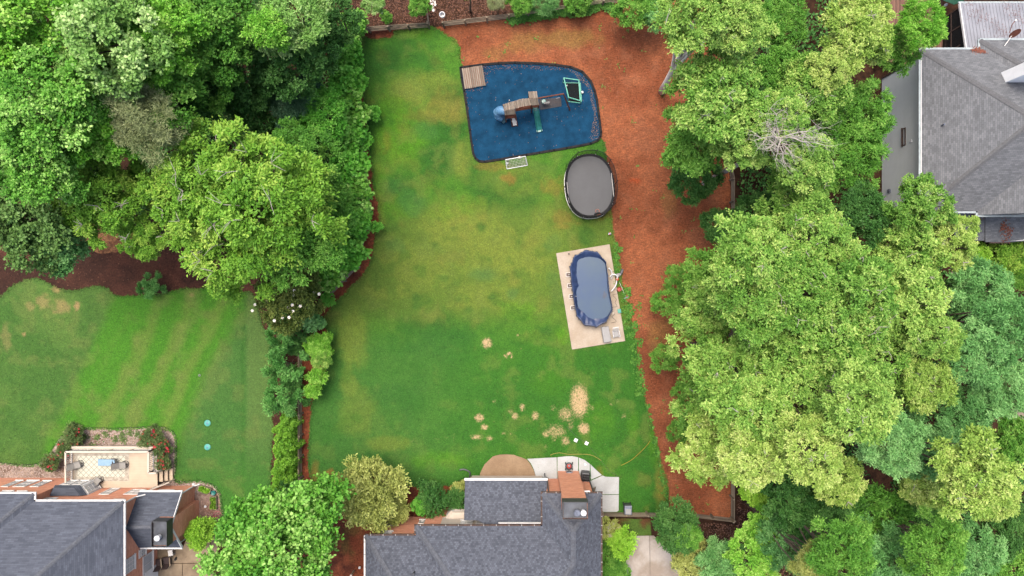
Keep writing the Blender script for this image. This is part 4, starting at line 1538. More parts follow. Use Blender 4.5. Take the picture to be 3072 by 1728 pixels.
ys = Z8(1600, 870, .7).y - .1
MB().bar((dx1 - .2, ys - .3, zr), (dx1 + 1.0, ys + .1, 1.05), 0.11, 0.05).build('stair_rail', MT['cream_paint'], dk)
MB().bar((dx1 - .2, ys - .3, zr - .5), (dx1 + 1.0, ys + .1, .55), 0.05, 0.08).build('stair_rail', MT['cream_paint'], dk)
for x, y, zt in ((dx1 - .2, ys - .3, zr), (dx1 + 1.0, ys + .1, 1.08), (dx1 + .35, ys - .1, 1.5)):
    MB().box((x, y, zt / 2), (.1, .1, zt)).build('post', MT['cream_paint'], dk)
o = MB().prism([Z8(1665, 690), Z8(1815, 672), Z8(1810, 860), Z8(1665, 860)], 0, .12).build('landing', MT['stone_pale'], bevel=.02)
tag(o, 'pale stone landing at the foot of the deck steps', 'step', kind='structure')
for (xa, ya), (xb, yb_) in (((A.x - .14, A.y + .1), (B.x + .2, A.y + .1)), ((B.x + .1, A.y), (B.x + .1, yb - .05)), ((A.x - .04, A.y), (A.x - .04, bw + .3))):
    MB().bar((xa, ya, zd - .1), (xb, yb_, zd - .1), .2, .22).build('rim_board', MT['cream_paint'], dk)
# rug, chairs, lounger
r0, r1 = Z8(318, 452, zd), Z8(1135, 865, zd)
ru = thing('rug', ((r0.x + r1.x) / 2, (r0.y + r1.y) / 2, zd), 'cream outdoor rug with grey diamond lattice on the timber deck', 'rug')
i0, i1 = Z8(365, 487, zd), Z8(1078, 802, zd)
MB().box(((r0.x + r1.x) / 2, (r0.y + r1.y) / 2, zd + .008), (r1.x - r0.x, r0.y - r1.y, .012)).build('border', MT['rug_border'], ru)
MB().box(((i0.x + i1.x) / 2, (i0.y + i1.y) / 2, zd + .012), (i1.x - i0.x, i0.y - i1.y, .012)).build('field', MT['rug'], ru)


def swivel_chair(p, rz, label):
    c = thing('patio_chair', p, label, 'chair', 'grey sling chairs on the deck')
    M = Matrix.Rotation(rz, 3, 'Z')

    def T(x, y, z):
        return Vector(p) + M @ Vector((x, y, z))
    mb = MB().slab([T(-.25, -.27, .45), T(.27, -.27, .42), T(.27, .27, .42), T(-.25, .27, .45)], .03)
    mb.build('seat', MT['grey_fabric'], c)
    MB().slab([T(-.25, -.27, .46), T(-.25, .27, .46), T(-.62, .25, 1.0), T(-.62, -.25, 1.0)], .03).build('backrest', MT['grey_fabric'], c)
    for s_ in (-1, 1):
        MB().tube([T(.3, .3 * s_, .42), T(.25, .31 * s_, .62), T(-.2, .31 * s_, .66), T(-.64, .28 * s_, 1.02)], .018, 6).build('arm', MT['black_plastic'], c)
    MB().tube([T(.05 + .3 * math.cos(a), .3 * math.sin(a), .03) for a in np.linspace(0, 2 * PI, 20)[:-1]], .02, 6, closed=True).build('base_ring', MT['black_plastic'], c)
    for a in (0, PI / 2, PI, 1.5 * PI):
        MB().bar(T(.05, 0, .35), T(.05 + .3 * math.cos(a), .3 * math.sin(a), .04), .03, .03).build('spoke', MT['black_plastic'], c)
    return c


swivel_chair(Z8(400, 605, zd), 0.25, 'grey sling patio chair by the left deck railing')
swivel_chair(Z8(1075, 610, zd), 0.05, 'grey sling patio chair beside the blue lounger')
swivel_chair(Z8(700, 845, zd), 0.9, 'grey sling patio chair by the house wall on the rug')
lp = Z8(860, 575, zd)
lg = thing('sun_lounger', lp, 'light blue towel covered lounger on the cream deck rug', 'lounger')
for a, b, za_, zb_ in ((-.85, .35, .42, .38), (.35, .7, .38, .62)):
    P = [(lp.x + a, lp.y - .27 - .03 * a, zd + za_), (lp.x + b, lp.y - .27 - .03 * b, zd + zb_), (lp.x + b, lp.y + .3 - .03 * b, zd + zb_), (lp.x + a, lp.y + .3 - .03 * a, zd + za_)]
    MB().slab(P, .07).build('towel', MT['towel_blue'], lg, bevel=.02)
for a in (-.75, .3, .65):
    for s_ in (-.25, .27):
        MB().box((lp.x + a, lp.y + s_, zd + .18), (.04, .04, .34)).build('leg', MT['black_plastic'], lg)
MB().box((lp.x + .45, lp.y - .02, zd + .49), (.08, .3, .05)).build('strap', MT['black_plastic'], lg)
MB().box((lp.x + .5, lp.y + .36, zd + .45), (.35, .07, .06)).build('arm_rest', MT['black_plastic'], lg)

# ---------------------------------------------------------------- the right house
ze, s = 6.5, 0.57
c = g(2762, 148, ze)
xW, yN = c.x, c.y
yS = g(2765, 634, ze).y
half = (yN - yS) / 2
xa, ymid, za3 = xW + half, (yN + yS) / 2, ze + half * s
xR = xW + 22
h3 = thing('siding_house', g(2900, 400), 'grey sided house with weathered shingle hip roof at the upper right', 'house')
q = 0.35
MB().prism([(xW + q, yN - q), (xR - q, yN - q), (xR - q, yS + q), (xW + q, yS + q)], 0, ze - .12).build('wall', MT['siding'], h3)
MB().box((xW + q - .01, yN - q + .01, ze / 2), (.14, .14, ze - .3)).build('corner_board', MT['gutter_dark'], h3)
x2, yN2 = g(2940, 120, ze).x, g(2940, 120, ze).y
x3, yS3 = g(2933, 645, ze).x, g(2933, 645, ze).y
rf = MB()
for P in ([(xW, yN, ze), (xW, yS, ze), (xa, ymid, za3)], [(xW, yN, ze), (xR, yN, ze), (xR, ymid, za3), (xa, ymid, za3)], [(xW, yS, ze), (xR, yS, ze), (xR, ymid, za3), (xa, ymid, za3)],
          [(x2, yN2, ze), (xR, yN2, ze), (xR, yN2 - 6, ze + 6 * s), (x2 + 6, yN2 - 6, ze + 6 * s)], [(x2, yN2, ze), (x2 + 6, yN2 - 6, ze + 6 * s), (x2, yN2 - 12, ze)],
          [(x3, yS, ze), (x3, yS3, ze), (x3 + 5, yS3, ze + 5 * s), (x3 + 5, yS + 5, ze + 5 * s)], [(x3 + 5, yS3, ze + 5 * s), (x3 + 5, yS + 5, ze + 5 * s), (x3 + 10, yS, ze), (x3 + 10, yS3, ze)]):
    rf.slab(P, .14)
roof3 = rf.build('roof', MT['shingle_brown'], h3)
for a, b in (((xW, yN, ze), (xa, ymid, za3)), ((xW, yS, ze), (xa, ymid, za3)), ((xa, ymid, za3), (xR, ymid, za3)), ((x2, yN2, ze), (x2 + 6, yN2 - 6, ze + 6 * s))):
    caps(a, b, 0.2, roof3, MT['ridge_brown'])
gz = ze - .07
for a, b in (((xW - .07, yN + .07), (xW - .07, yS - .07)), ((xW, yN + .07), (x2 - .14, yN + .07)), ((x2 - .07, yN), (x2 - .07, yN2 + .07)), ((x2, yN2 + .07), (xR, yN2 + .07)), ((xW, yS - .07), (x3 - .14, yS - .07)), ((x3 - .07, yS - .1), (x3 - .07, yS3 - .07)), ((x3, yS3 - .07), (x3 + 4.4, yS3 - .07)), ((x3 + 4.5, yS3 - .4), (xR, yS3 - .4))):
    gutter(h3, (*a, gz), (*b, gz), 'gutter_blue', 0.15, 0.13)
# bright strip of fascia on gutter lips
MB().bar((xW + .03, yN + .01, ze + .02), (xW + .03, yS, ze + .02), .05, .02).build('fascia_strip', MT['white_wall'], h3)
# narrow window and meter boxes in the left wall (it faces the lawn)
xwl = xW + q
zA_, zB_ = H - xwl * F / (2709 - NX), H - xwl * F / (2717.5 - NX)
yy0, yy1 = g(2713, 437, (zA_ + zB_) / 2).y, g(2713, 384, (zA_ + zB_) / 2).y
window(h3, (xwl, yy1, zA_), (0, -1, 0), yy1 - yy0, zB_ - zA_, (1, 1), 'gutter_dark')
pz = g(2725, 423, 4.6)
MB().box((xwl - .05, pz.y, 4.6), (.1, .22, .25)).build('vent_box', MT['white_plastic'], h3)
pz = g(2661, 573, 1.3)
MB().box((xwl - .06, pz.y, 1.3), (.12, .3, .4)).build('meter_box', MT['lid_grey'], h3)
MB().box((g(2740, 609, 0).x + .1, pz.y - 1.2, .9), (.12, .5, .7)).build('utility_box', MT['lid_grey'], h3)
# white chimney
p = hit(3003, 218, ze + s * yN, 0, -s)
q2 = hit(3022, 247, ze + s * yN, 0, -s)
MB().box((p.x + .75, (p.y + q2.y) / 2, 9.6), (1.5, p.y - q2.y, 5.0)).build('chimney', MT['white_chimney'], h3)
vp = hit(2825, 376, ze - s * xW, s, 0)
MB().lathe(vp, [(.06, -.2), (.06, .35), (.07, .37)], 10).build('vent_pipe', MT['lid_grey'], h3)
# low porch roofs towards the street side
def pln(px_, py_, z):
    return g(px_, py_, z)
pr = MB()
pr.slab([pln(2850, 632, 3.9), pln(2957, 640, 3.9), pln(2957, 722, 3.0), pln(2868, 722, 3.0)], .12)
pr.slab([pln(2970, 640, 3.9), pln(3120, 650, 3.9), pln(3120, 720, 2.9), pln(3025, 727, 2.9), pln(2972, 727, 3.0)], .12)
pr.slab([pln(2956, 638, 3.98), pln(2971, 638, 3.98), pln(2973, 726, 3.05), pln(2956, 726, 3.05)], .1)
pr.build('porch_roof', MT['shingle_brown'], h3)
gutter(h3, pln(3028, 720, 2.9), pln(3120, 718, 2.9), 'white_wall', .14, .12)
gutter(h3, pln(2968, 728, 2.95), pln(3026, 728, 2.85), 'gutter_dark', .1, .12)
MB().prism([pln(2880, 645, 0), pln(3120, 650, 0), pln(3120, 690, 0), pln(2880, 690, 0)], 0, 2.8).build('porch_wall', MT['siding'], h3)
# metal porch roof: one slab per panel, with a standing rib
xa_ = g(2880, 9, 3.7).x
yT, yBm = g(2900, 9, 3.7).y, yN - .2
sp_ = thing('screened_porch', (xa_ + 4, yT - 2, 0), 'dark screened porch with rusty metal panel roof behind the right house', 'porch')
npan = 26
pw = .27 * 1.0
for i in range(npan):
    x = xa_ + i * pw
    mb = MB().slab([(x, yT, 3.7), (x + pw - .012, yT, 3.7), (x + pw - .012, yBm, 4.75), (x, yBm, 4.75)], .03)
    mb.slab([(x + pw - .05, yT, 3.735), (x + pw - .02, yT, 3.735), (x + pw - .02, yBm, 4.785), (x + pw - .05, yBm, 4.785)], .05)
    mb.build('roof_panel', MT['metal_roof'], sp_)
xb_ = xa_ + npan * pw
gutter(sp_, (xa_ - .1, yT + .08, 3.62), (xb_, yT + .08, 3.62), 'gutter_blue', .13, .12)
MB().bar((xa_ - .02, yT, 3.62), (xa_ - .02, yBm, 4.67), .06, .2).build('rake_board', MT['white_wall'], sp_)
zdk = 1.5
MB().slab([(xa_ + .1, yT - .3, 3.5), (xa_ + .1, yBm, 4.5), (xa_ + .13, yBm, 4.5), (xa_ + .13, yT - .3, 3.5)], 2.1).build('screen', MT['screen'], sp_)
for k in range(4):
    y = yT - .3 + (yBm - yT + .3) * k / 3.001
    MB().box((xa_ + .1, y, (zdk + 3.6) / 2), (.08, .08, 3.6 - zdk)).build('post', MT['gutter_dark'], sp_)
MB().box((xa_ + .08, (yT + yBm) / 2 - .15, 2.4), (.06, abs(yT - yBm) - .4, .06)).build('mid_rail', MT['gutter_dark'], sp_)
MB().prism([(xa_ + .2, yT - .3), (xb_, yT - .3), (xb_, yBm), (xa_ + .2, yBm)], 0.02, zdk - .1).build('porch_base', MT['soil'], sp_)
# old boards of the open deck in front of it
od = thing('old_deck', g(2780, 140), 'weathered brown plank deck beside the screened porch', 'deck')
x0_, x1_ = g(2660, 150, zdk).x, xa_ + .05
nb_ = int((x1_ - x0_) / .15)
BD = beam_mesh('board', MT['wood_deck_old'], 7.5, .14, .035)
yc_ = g(2780, 60, zdk).y
for i in range(nb_):
    piece('board', BD, od, (x0_ + .075 + i * .15, yc_ + FR.gauss(0, .02), zdk - .02), (0, 0, PI / 2))
# patio umbrella and lamp on that deck
um = thing('patio_umbrella', g(2868, -38, zdk), 'dark green patio umbrella at the top edge by the metal roof', 'umbrella')
u = g(2868, -34, 3.0)
MB().lathe((u.x, u.y, 2.75), [(1.25, 0), (1.22, .03), (.6, .35), (.05, .55)], 8).build('canopy', MT['green_canvas'], um)
MB().tube([(u.x, u.y, zdk), (u.x, u.y, 3.3)], .025, 8).build('pole', MT['white_paint'], um)
p = g(2834, 17, zdk)
o = MB().lathe(p, [(.09, 0), (.12, .1), (.12, .25), (.08, .33), (.02, .36)], 14).build('globe_lamp', MT['white_plastic'])
tag(o, 'small white globe on the old deck near the green umbrella', 'lamp')
# satellite dish
dp = g(3022, 112, ze)
ds = thing('satellite_dish', dp, 'rust red satellite dish bolted to the right house eave', 'satellite dish')
c_ = Vector((dp.x, dp.y + .1, ze + .75))
M = Matrix.Rotation(rad(62), 3, 'X') @ Matrix.Rotation(0.2, 3, 'Y')
mb = MB()
prof = [(.02, 0.0), (.2, .015), (.36, .06), (.44, .1)]
mb.lathe((0, 0, 0), prof, 20)
mb.lathe((0, 0, .012), prof[::-1], 20)
mb.v = [tuple(c_ + M @ Vector(v)) for v in mb.v]
mb.build('dish', MT['rust'], ds)
MB().tube([c_ + Vector((-.3, 0, -.1)), c_ + Vector((-.35, .5, .25)), c_ + Vector((-.2, .75, .35))], .03, 6).build('arm', MT['rust'], ds)
MB().ball(c_ + Vector((-.15, .78, .38)), .09).build('feed_horn', MT['white_plastic'], ds)
MB().tube([c_ + Vector((-.05, -.05, -.05)), Vector((dp.x - .3, dp.y - .5, ze + .45)), Vector((dp.x - .55, dp.y - .85, ze + .45))], .035, 6).build('mount', MT['white_paint'], ds)
# leaves drifted on the roofs
def roof_leaves(pts, n, label, seed, size=.1):
    rs = np.random.RandomState(seed)
    mb = MB()
    for i in range(n):
        k = rs.randint(len(pts))
        p = Vector(pts[k][0]) + Vector((rs.randn() * pts[k][1], rs.randn() * pts[k][2], 0))
        p.z = pts[k][3](p.x, p.y) + .02 + rs.rand() * .03
        a = rs.rand() * 2 * PI
        d = Vector((math.cos(a), math.sin(a), rs.randn() * .2)) * size
        e = Vector((-math.sin(a), math.cos(a), rs.randn() * .2)) * size * .5
        mb.quad(p, p + d * .5 + e, p + d, p + d * .5 - e)
    return tag(mb.build('fallen_leaves', MT['leaf_brown'], org=pts[0][0]), label, 'leaves', kind='stuff')
rear = lambda x, y: ze + .01 + s * (yN - y)
roof_leaves([((x2 - .1, yN - .15, ze), .3, .12, lambda x, y: max(ze, rear(x, y)))], 200, 'rusty leaves caught in the roof corner of the right house', 31)
lowz = lambda x, y: 3.9 + (y - g(2990, 640, 3.9).y) * (0.95 / (g(2990, 640, 3.9).y - g(2990, 727, 2.95).y)) + .03
roof_leaves([(g(3022, 700, 3.2), .22, .35, lowz), (g(3005, 680, 3.3), .15, .3, lowz), (g(2925, 655, 3.7), .2, .15, lowz)], 260, 'rusty leaves lying on the low porch roof', 32)
metz = lambda x, y: 3.7 + (yT - y) / (yT - yBm) * 1.05 + .03
roof_leaves([((xa_ + .5 + .35 * i, yT - .4 - .28 * (i % 9), 4), .12, .5, metz) for i in range(19)], 420, 'dark leaf debris streaked across the metal porch roof', 33, .06)


# ================================================================== YARD THINGS
Z1 = win(1370, 180, 5.724)


def planks(name, A, B, Cc, D, n, th, mat, parent, gap=0.012, jz=0.006):
    """planks side by side filling the quad: A-B one end edge, D-C the other"""
    A, B, Cc, D = (Vector(v) for v in (A, B, Cc, D))
    for i in range(n):
        a0, a1 = A.lerp(B, i / n + gap / 2), A.lerp(B, (i + 1) / n - gap / 2)
        d0, d1 = D.lerp(Cc, i / n + gap / 2), D.lerp(Cc, (i + 1) / n - gap / 2)
        up = Vector((0, 0, FR.uniform(-jz, jz)))
        e = (d0 - a0).normalized() * FR.uniform(-.015, .015)
        c = (a0 + a1 + d0 + d1) / 4
        L, W = ((d0 - a0).length + (d1 - a1).length) / 2, ((a1 - a0).length + (d1 - d0).length) / 2
        ex = ((d0 + d1) - (a0 + a1)).normalized()
        ez = ex.cross((a1 - a0)).normalized()
        if ez.z < 0:
            ez = -ez
        ey = ez.cross(ex)
        M = Matrix((ex, ey, ez)).transposed()
        me = MB().box((0, 0, 0), (L, W, th)).mesh('plank', MT[mat])
        o = piece(name, me, parent, c + up + e)
        o.rotation_euler = M.to_euler()


# low wooden platform in the corner of the play surface
pf = thing('wooden_platform', g(1420, 232), 'low weathered plank platform in the corner of the blue play surface', 'platform')
planks('plank', Z1(85, 150, .24), Z1(442, 92, .24), Z1(500, 435, .24), Z1(137, 500, .24), 11, .04, 'wood_grey', pf, .02)
MB().prism([Z1(95, 160), Z1(435, 105), Z1(490, 428), Z1(143, 490)], .06, .21).build('joist_frame', MT['wood_brown'], pf)

# ---- swing set
ps = thing('swing_set', Z1(1100, 800), 'brown timber swing set with plank roofs and slides on the blue surface', 'swing set')
zr_, zq = 3.15, 2.7
# plank roofs
RF = [((790, 762, zq), (985, 708, zq), (1005, 838, zr_), (815, 864, zr_), 9), ((815, 868, zr_), (1005, 842, zr_), (1010, 930, zq), (830, 946, zq), 9),
      ((988, 706, 2.85), (1112, 664, 2.9), (1130, 800, 2.75), (1008, 836, 2.7), 6), ((1116, 663, 2.9), (1243, 657, 2.9), (1280, 776, 2.75), (1134, 800, 2.75), 6),
      ((1228, 547, zq), (1375, 536, zq), (1394, 650, zr_), (1245, 660, zr_), 7), ((1246, 664, zr_), (1398, 654, zr_), (1415, 770, zq), (1283, 776, zq), 7)]
for a, b, c_, d, n in RF:
    planks('roof_plank', Z1(*a), Z1(*b), Z1(*c_), Z1(*d), n, .03, 'wood_grey', ps, .015, .01)
# tower posts and decks
TW = [[Z1(800, 775, zq), Z1(985, 720, zq), Z1(1005, 925, zq), Z1(835, 938, zq)], [Z1(1240, 560, zq), Z1(1372, 548, zq), Z1(1410, 762, zq), Z1(1288, 768, zq)]]
for t_ in TW:
    for p in t_:
        MB().box((p.x, p.y, (zq + .1) / 2), (.09, .09, zq - .1)).build('post', MT['wood_brown'], ps)
    MB().slab([(p.x, p.y, 1.5) for p in t_], .06).build('deck', MT['wood_brown'], ps)
    for i in range(4):
        a, b = t_[i], t_[(i + 1) % 4]
        MB().bar((a.x, a.y, 2.55), (b.x, b.y, 2.55), .05, .12).build('top_beam', MT['wood_brown'], ps)
        MB().bar((a.x, a.y, 1.42), (b.x, b.y, 1.42), .05, .14).build('deck_beam', MT['wood_brown'], ps)
# bridge between towers with balustrade
ba, bb_ = Z1(1012, 880, 1.5), Z1(1300, 832, 1.5)
bc, bd = Z1(1290, 720, 1.5), Z1(1000, 770, 1.5)
MB().slab([ba, bb_, bc, bd], .06).build('bridge', MT['wood_brown'], ps)
for a, b in ((ba, bb_), (bd, bc)):
    for zz_ in (1.58, 2.12):
        MB().bar((a.x, a.y, zz_), (b.x, b.y, zz_), .05, .1).build('bridge_rail', MT['wood_brown'], ps)
    for i in range(1, 10):
        p = a.lerp(b, i / 10)
        MB().box((p.x, p.y, 1.85), (.05, .03, .5)).build('baluster', MT['wood_brown'], ps)
for a, b in ((TW[1][3], TW[1][2]),):
    MB().bar((a.x, a.y - .02, 1.95), (b.x, b.y - .02, 1.95), .05, .12).build('guard_rail', MT['wood_brown'], ps)
# pole at the back
p = Z1(905, 700, 2.6)
MB().box((p.x, p.y, 1.4), (.07, .07, 2.8)).build('corner_pole', MT['cream_paint'], ps)


def chute(name, pts, w_, wall, mat, parent):
    """open slide: a U channel swept along pts"""
    pts = [Vector(p) for p in pts]
    prof = [(-w_ / 2 - .03, wall), (-w_ / 2, wall), (-w_ / 2 + .03, .03), (-w_ * .3, 0), (w_ * .3, 0), (w_ / 2 - .03, .03), (w_ / 2, wall), (w_ / 2 + .03, wall), (w_ / 2 + .02, -.03), (-w_ / 2 - .02, -.03)]
    mb = MB()
    k = len(prof)
    vs = []
    for i, p in enumerate(pts):
        d = (pts[min(i + 1, len(pts) - 1)] - pts[max(i - 1, 0)])
        d.z = 0
        d.normalize()
        sd_ = Vector((d.y, -d.x, 0))
        for a, b in prof:
            vs.append(p + sd_ * a + Vector((0, 0, b)))
    fs = []
    for i in range(len(pts) - 1):
        for j in range(k):
            fs.append((i * k + j, i * k + (j + 1) % k, (i + 1) * k + (j + 1) % k, (i + 1) * k + j))
    fs += [tuple(range(k)), tuple((len(pts) - 1) * k + j for j in range(k - 1, -1, -1))]
    mb.add(vs, fs)
    return mb.build(name, MT[mat], parent, smooth=False)


top, bot = Z1(1352, 815, 1.52), Z1(1425, 1235, .18)
pts = [top.lerp(bot, t_) for t_ in np.linspace(0, 1, 14)]
for i, t_ in enumerate(np.linspace(0, 1, 14)):
    pts[i].z = 1.52 * (1 - t_) ** 1.0 * (1 if t_ < .85 else 1) + .16 + (.09 * math.sin(t_ * 2 * PI) if t_ < .9 else 0) if t_ > .08 else 1.56
    if t_ > .86:
        pts[i].z = .22
chute('slide', pts, .44, .14, 'green_plastic', ps)
# tube slide
tub = [Z1(*p) for p in ((850, 880, 1.95), (790, 872, 1.9), (740, 868, 1.72), (712, 890, 1.45), (712, 930, 1.15), (735, 965, .88), (775, 990, .7))]
tub = [Vector((*p, 0)) if len(p) == 2 else Vector(p) for p in smooth_poly([tuple(v) for v in tub], .12, False)]
MB().tube(tub, .37, 18).build('tube_slide', MT['blue_plastic'], ps, smooth=True)
for i in range(0, len(tub) - 1, 3):
    d = (tub[min(i + 1, len(tub) - 1)] - tub[i]).normalized()
    MB().tube([tub[i] - d * .02, tub[i] + d * .02], .395, 18).build('tube_collar', MT['blue_plastic'], ps)
ex = [Z1(*p) for p in ((770, 985, .42), (805, 1005, .3), (850, 1045, .22))]
chute('slide_exit', [ex[0], ex[1], ex[2]], .62, .26, 'pale_blue_plastic', ps)
# climbing ramp: rails and painted slats
ca_, cb_, cc_, cd_ = Z1(922, 962, 1.5), Z1(1012, 935, 1.5), Z1(1046, 1130, .1), Z1(952, 1145, .1)
for a, b in ((ca_, cd_), (cb_, cc_)):
    MB().bar(a, b, .05, .1).build('ramp_rail', MT['wood_brown'], ps)
planks('ramp_board', ca_ + Vector((0, 0, -.05)), cd_ + Vector((0, 0, -.05)), cc_ + Vector((0, 0, -.05)), cb_ + Vector((0, 0, -.05)), 14, .03, 'wood_brown', ps, .1)
for i in range(11):
    t_ = .18 + .8 * i / 11
    a, b = ca_.lerp(cd_, t_), cb_.lerp(cc_, t_)
    m_ = a.lerp(b, .5 + FR.uniform(-.1, .1))
    MB().bar(a.lerp(b, FR.uniform(.05, .25)) + Vector((0, 0, .06)), a.lerp(b, FR.uniform(.75, .95)) + Vector((0, 0, .06)), .07, .04).build('climbing_hold', MT['white_paint'], ps)
# swing beam, A-frame, swings
s0, s1 = Z1(1395, 658, 2.5), Z1(1835, 582, 2.5)
MB().bar(s0, s1, .1, .14).build('swing_beam', MT['wood_brown'], ps)
f1 = Z1(1945, 862, .06)
f2 = Z1(1855, 640, .06)
MB().bar(s1, f1, .09, .09).build('frame_leg', MT['wood_brown'], ps)
MB().bar(s1, Vector((2 * s1.x - f1.x + .5, 2 * s1.y - f1.y - .1, .06)), .09, .09).build('frame_leg', MT['wood_brown'], ps)
sw = MB().lathe(Z1(1497, 712, .55), [(.02, -.02), (.17, -.02), (.2, 0), (.17, .03), (.02, .04)], 18).build('disc_swing', MT['green_plastic'], ps)
p = Z1(1497, 712, .55)
MB().tube([p, s0.lerp(s1, .18)], .012, 5).build('rope', MT['white_paint'], sw)
for t_, zz_ in ((.32, .6), (.42, .6)):
    a = s0.lerp(s1, t_)
    MB().tube([a, Vector((a.x, a.y - .02, zz_))], .012, 5).build('swing_chain', MT['steel'], ps)
a, b = s0.lerp(s1, .32), s0.lerp(s1, .42)
MB().box(((a.x + b.x) / 2, (a.y + b.y) / 2, .6), (.5, .16, .03), rz=.17).build('swing_seat', MT['black_plastic'], ps)
a, b = s0.lerp(s1, .72), s0.lerp(s1, .88)
for q_ in (a, b):
    MB().tube([q_, Vector((q_.x, q_.y, 1.5))], .012, 5).build('swing_chain', MT['steel'], ps)
MB().tube([Vector((a.x, a.y, 1.5)), Vector((b.x, b.y, 1.5))], .022, 6).build('trapeze_bar', MT['lid_grey'], ps)
o = MB().prism([Z1(1415, 685), Z1(1790, 642), Z1(1802, 800), Z1(1432, 860)], .06, .085).build('swing_mat', MT['tramp_mat'])
o.data.materials[0] = pm('mat_grey', C(66, 72, 80), C(78, 70, 70), 1.2, .9, fine=.2)
tag(o, 'dark grey rubber wear mat under the swings', 'mat')

# ---- mint goal
go = thing('goal_frame', Z1(1990, 550), 'mint green tube goal with black net on the play surface', 'goal')
r_ = .045
G = lambda x, y, z=.08: Z1(x, y, z)
P1, P2 = G(1822, 390), G(1905, 712)
T1, T2 = G(1842, 308, 1.2), G(1922, 640, 1.2)
B1, B2 = G(2112, 395), G(2128, 738)
U1, U2 = G(2098, 345, .75), G(2122, 700, .75)
for a, b in ((P1, T1), (P2, T2), (T1, T2), (P2, B2), (B1, B2), (P1, B1), (U1, U2), (T1, U1), (T2, U2), (U1, B1), (U2, B2), (G(2145, 690), B2), (G(2120, 392), G(2145, 690))):
    MB().tube([a, b], r_, 8).build('goal_tube', MT['mint'], go)
MB().quad(T1, T2, U2, U1).quad(U1, U2, B2, B1).quad(P1, T1, U1, B1).quad(P2, B2, U2, T2).build('net', MT['net_goal'], go)
MB().slab([G(1870, 380, .075), G(1915, 700, .075), G(2120, 730, .075), G(2095, 400, .075)], .01).build('ground_net', MT['net_thick'], go)
o = MB().ball(G(2158, 555, .2), .12, 14).build('ball', MT['white_plastic'], org=G(2158, 555), smooth=True)
tag(o, 'pale ball right of the mint goal frame', 'ball')
o = MB().ball(G(1893, 440, .14), .07, 12).build('ball', MT['white_paint'], org=G(1893, 440), smooth=True)
tag(o, 'tiny white ball inside the mint goal', 'ball')

# ---- white goal on the lawn
T10 = tile(1, 0)
wg = thing('goal_frame', T10(1320, 1230), 'small white tube goal with net on the lawn below the play area', 'goal')
a, b, c_, d = T10(1240, 1205, .85), T10(1390, 1180, .85), T10(1405, 1247, .08), T10(1250, 1275, .08)
e, f_ = T10(1243, 1232, .08), T10(1393, 1205, .08)
for p, q_ in ((a, b), (c_, d), (a, d), (b, c_), (a, e), (b, f_), (e, d), (f_, c_)):
    MB().tube([p, q_], .035, 8).build('goal_tube', MT['white_plastic'], wg)
for i in range(1, 14):
    t_ = i / 14
    MB().tube([a.lerp(b, t_), d.lerp(c_, t_)], .008, 4).build('net_cord', MT['white_paint'], wg)
for i in range(1, 6):
    t_ = i / 6
    MB().tube([a.lerp(d, t_), b.lerp(c_, t_)], .008, 4).build('net_cord', MT['white_paint'], wg)
for x, y, m_, l_, rr in ((1345, 1192, 'cream_paint', 'cream ball resting at the white goal', .13), (1258, 1216, 'black_plastic', 'dark toy ball inside the left end of the white goal', .1), (1252, 1236, 'white_plastic', 'white ball in the left corner of the white goal', .11)):
    p = T10(x, y)
    o = MB().ball(p + Vector((0, 0, rr + .045)), rr, 12).build('ball', MT[m_], org=p, smooth=True)
    tag(o, l_, 'ball')
p = tile(1, 1)(2023, 316)
o = MB().ball(p + Vector((0, 0, .2)), .14, 14).build('beach_ball', [MT['white_plastic'], MT['red_petal'], MT['blue_plastic']], org=p, smooth=True)
me = o.data
for pl_ in me.polygons:
    c_ = pl_.center - Vector((0, 0, .2))
    pl_.material_index = int((math.atan2(c_.y, c_.x) + PI) / (2 * PI) * 5.99) % 3
tag(o, 'small striped beach ball at the lawn edge above the pool', 'ball')

# ---- trampoline
Z2 = win(1640, 440, 6.0375)
tc = Z2(765, 735, 0)
tr_ = thing('trampoline', tc, 'oval black trampoline with safety net at the edge of the pine straw', 'trampoline')
trz = rad(6)


def oval(hw_, hl, z, n=64, e=2.35, off=(0, 0)):
    out = []
    for i in range(n):
        a = 2 * PI * i / n
        ca_, sa_ = math.cos(a), math.sin(a)
        x = hw_ * math.copysign(abs(ca_) ** (2 / e), ca_)
        y = hl * math.copysign(abs(sa_) ** (2 / e), sa_)
        out.append(Vector((tc.x + off[0] + x * math.cos(trz) - y * math.sin(trz), tc.y + off[1] + x * math.sin(trz) + y * math.cos(trz), z)))
    return out


zt_ = .92
HWm, HLm = 1.94, 2.56
n = 64
ctr = Vector((tc.x, tc.y, zt_ - .02))
r0_ = oval(HWm, HLm, zt_)
MB().add([ctr] + r0_, [(0, i + 1, (i + 1) % n + 1) for i in range(n)]).build('jumping_mat', MT['tramp_mat'], tr_)
r1_, r2_, r3_ = oval(HWm - .01, HLm - .01, zt_ + .02), oval(HWm + .18, HLm + .2, zt_ + .03), oval(HWm + .22, HLm + .24, zt_ - .2)
mb = MB().add(r1_ + r2_ + r3_, [(i, n + i, n + (i + 1) % n, (i + 1) % n) for i in range(n)][::1] + [(n + i, 2 * n + i, 2 * n + (i + 1) % n, n + (i + 1) % n) for i in range(n)])
mb.build('edge_pad', MT['tramp_pad'], tr_)
MB().tube(oval(HWm + .2, HLm + .22, .12, 48), .03, 6, closed=True).build('base_ring', MT['steel'], tr_)
MB().tube(oval(HWm + .17, HLm + .19, zt_ - .06, 48), .03, 6, closed=True).build('frame_ring', MT['steel'], tr_)
lo_, hi_ = oval(HWm + .16, HLm + .18, zt_ + .03, 48), oval(HWm + .2, HLm + .22, 2.55, 48)
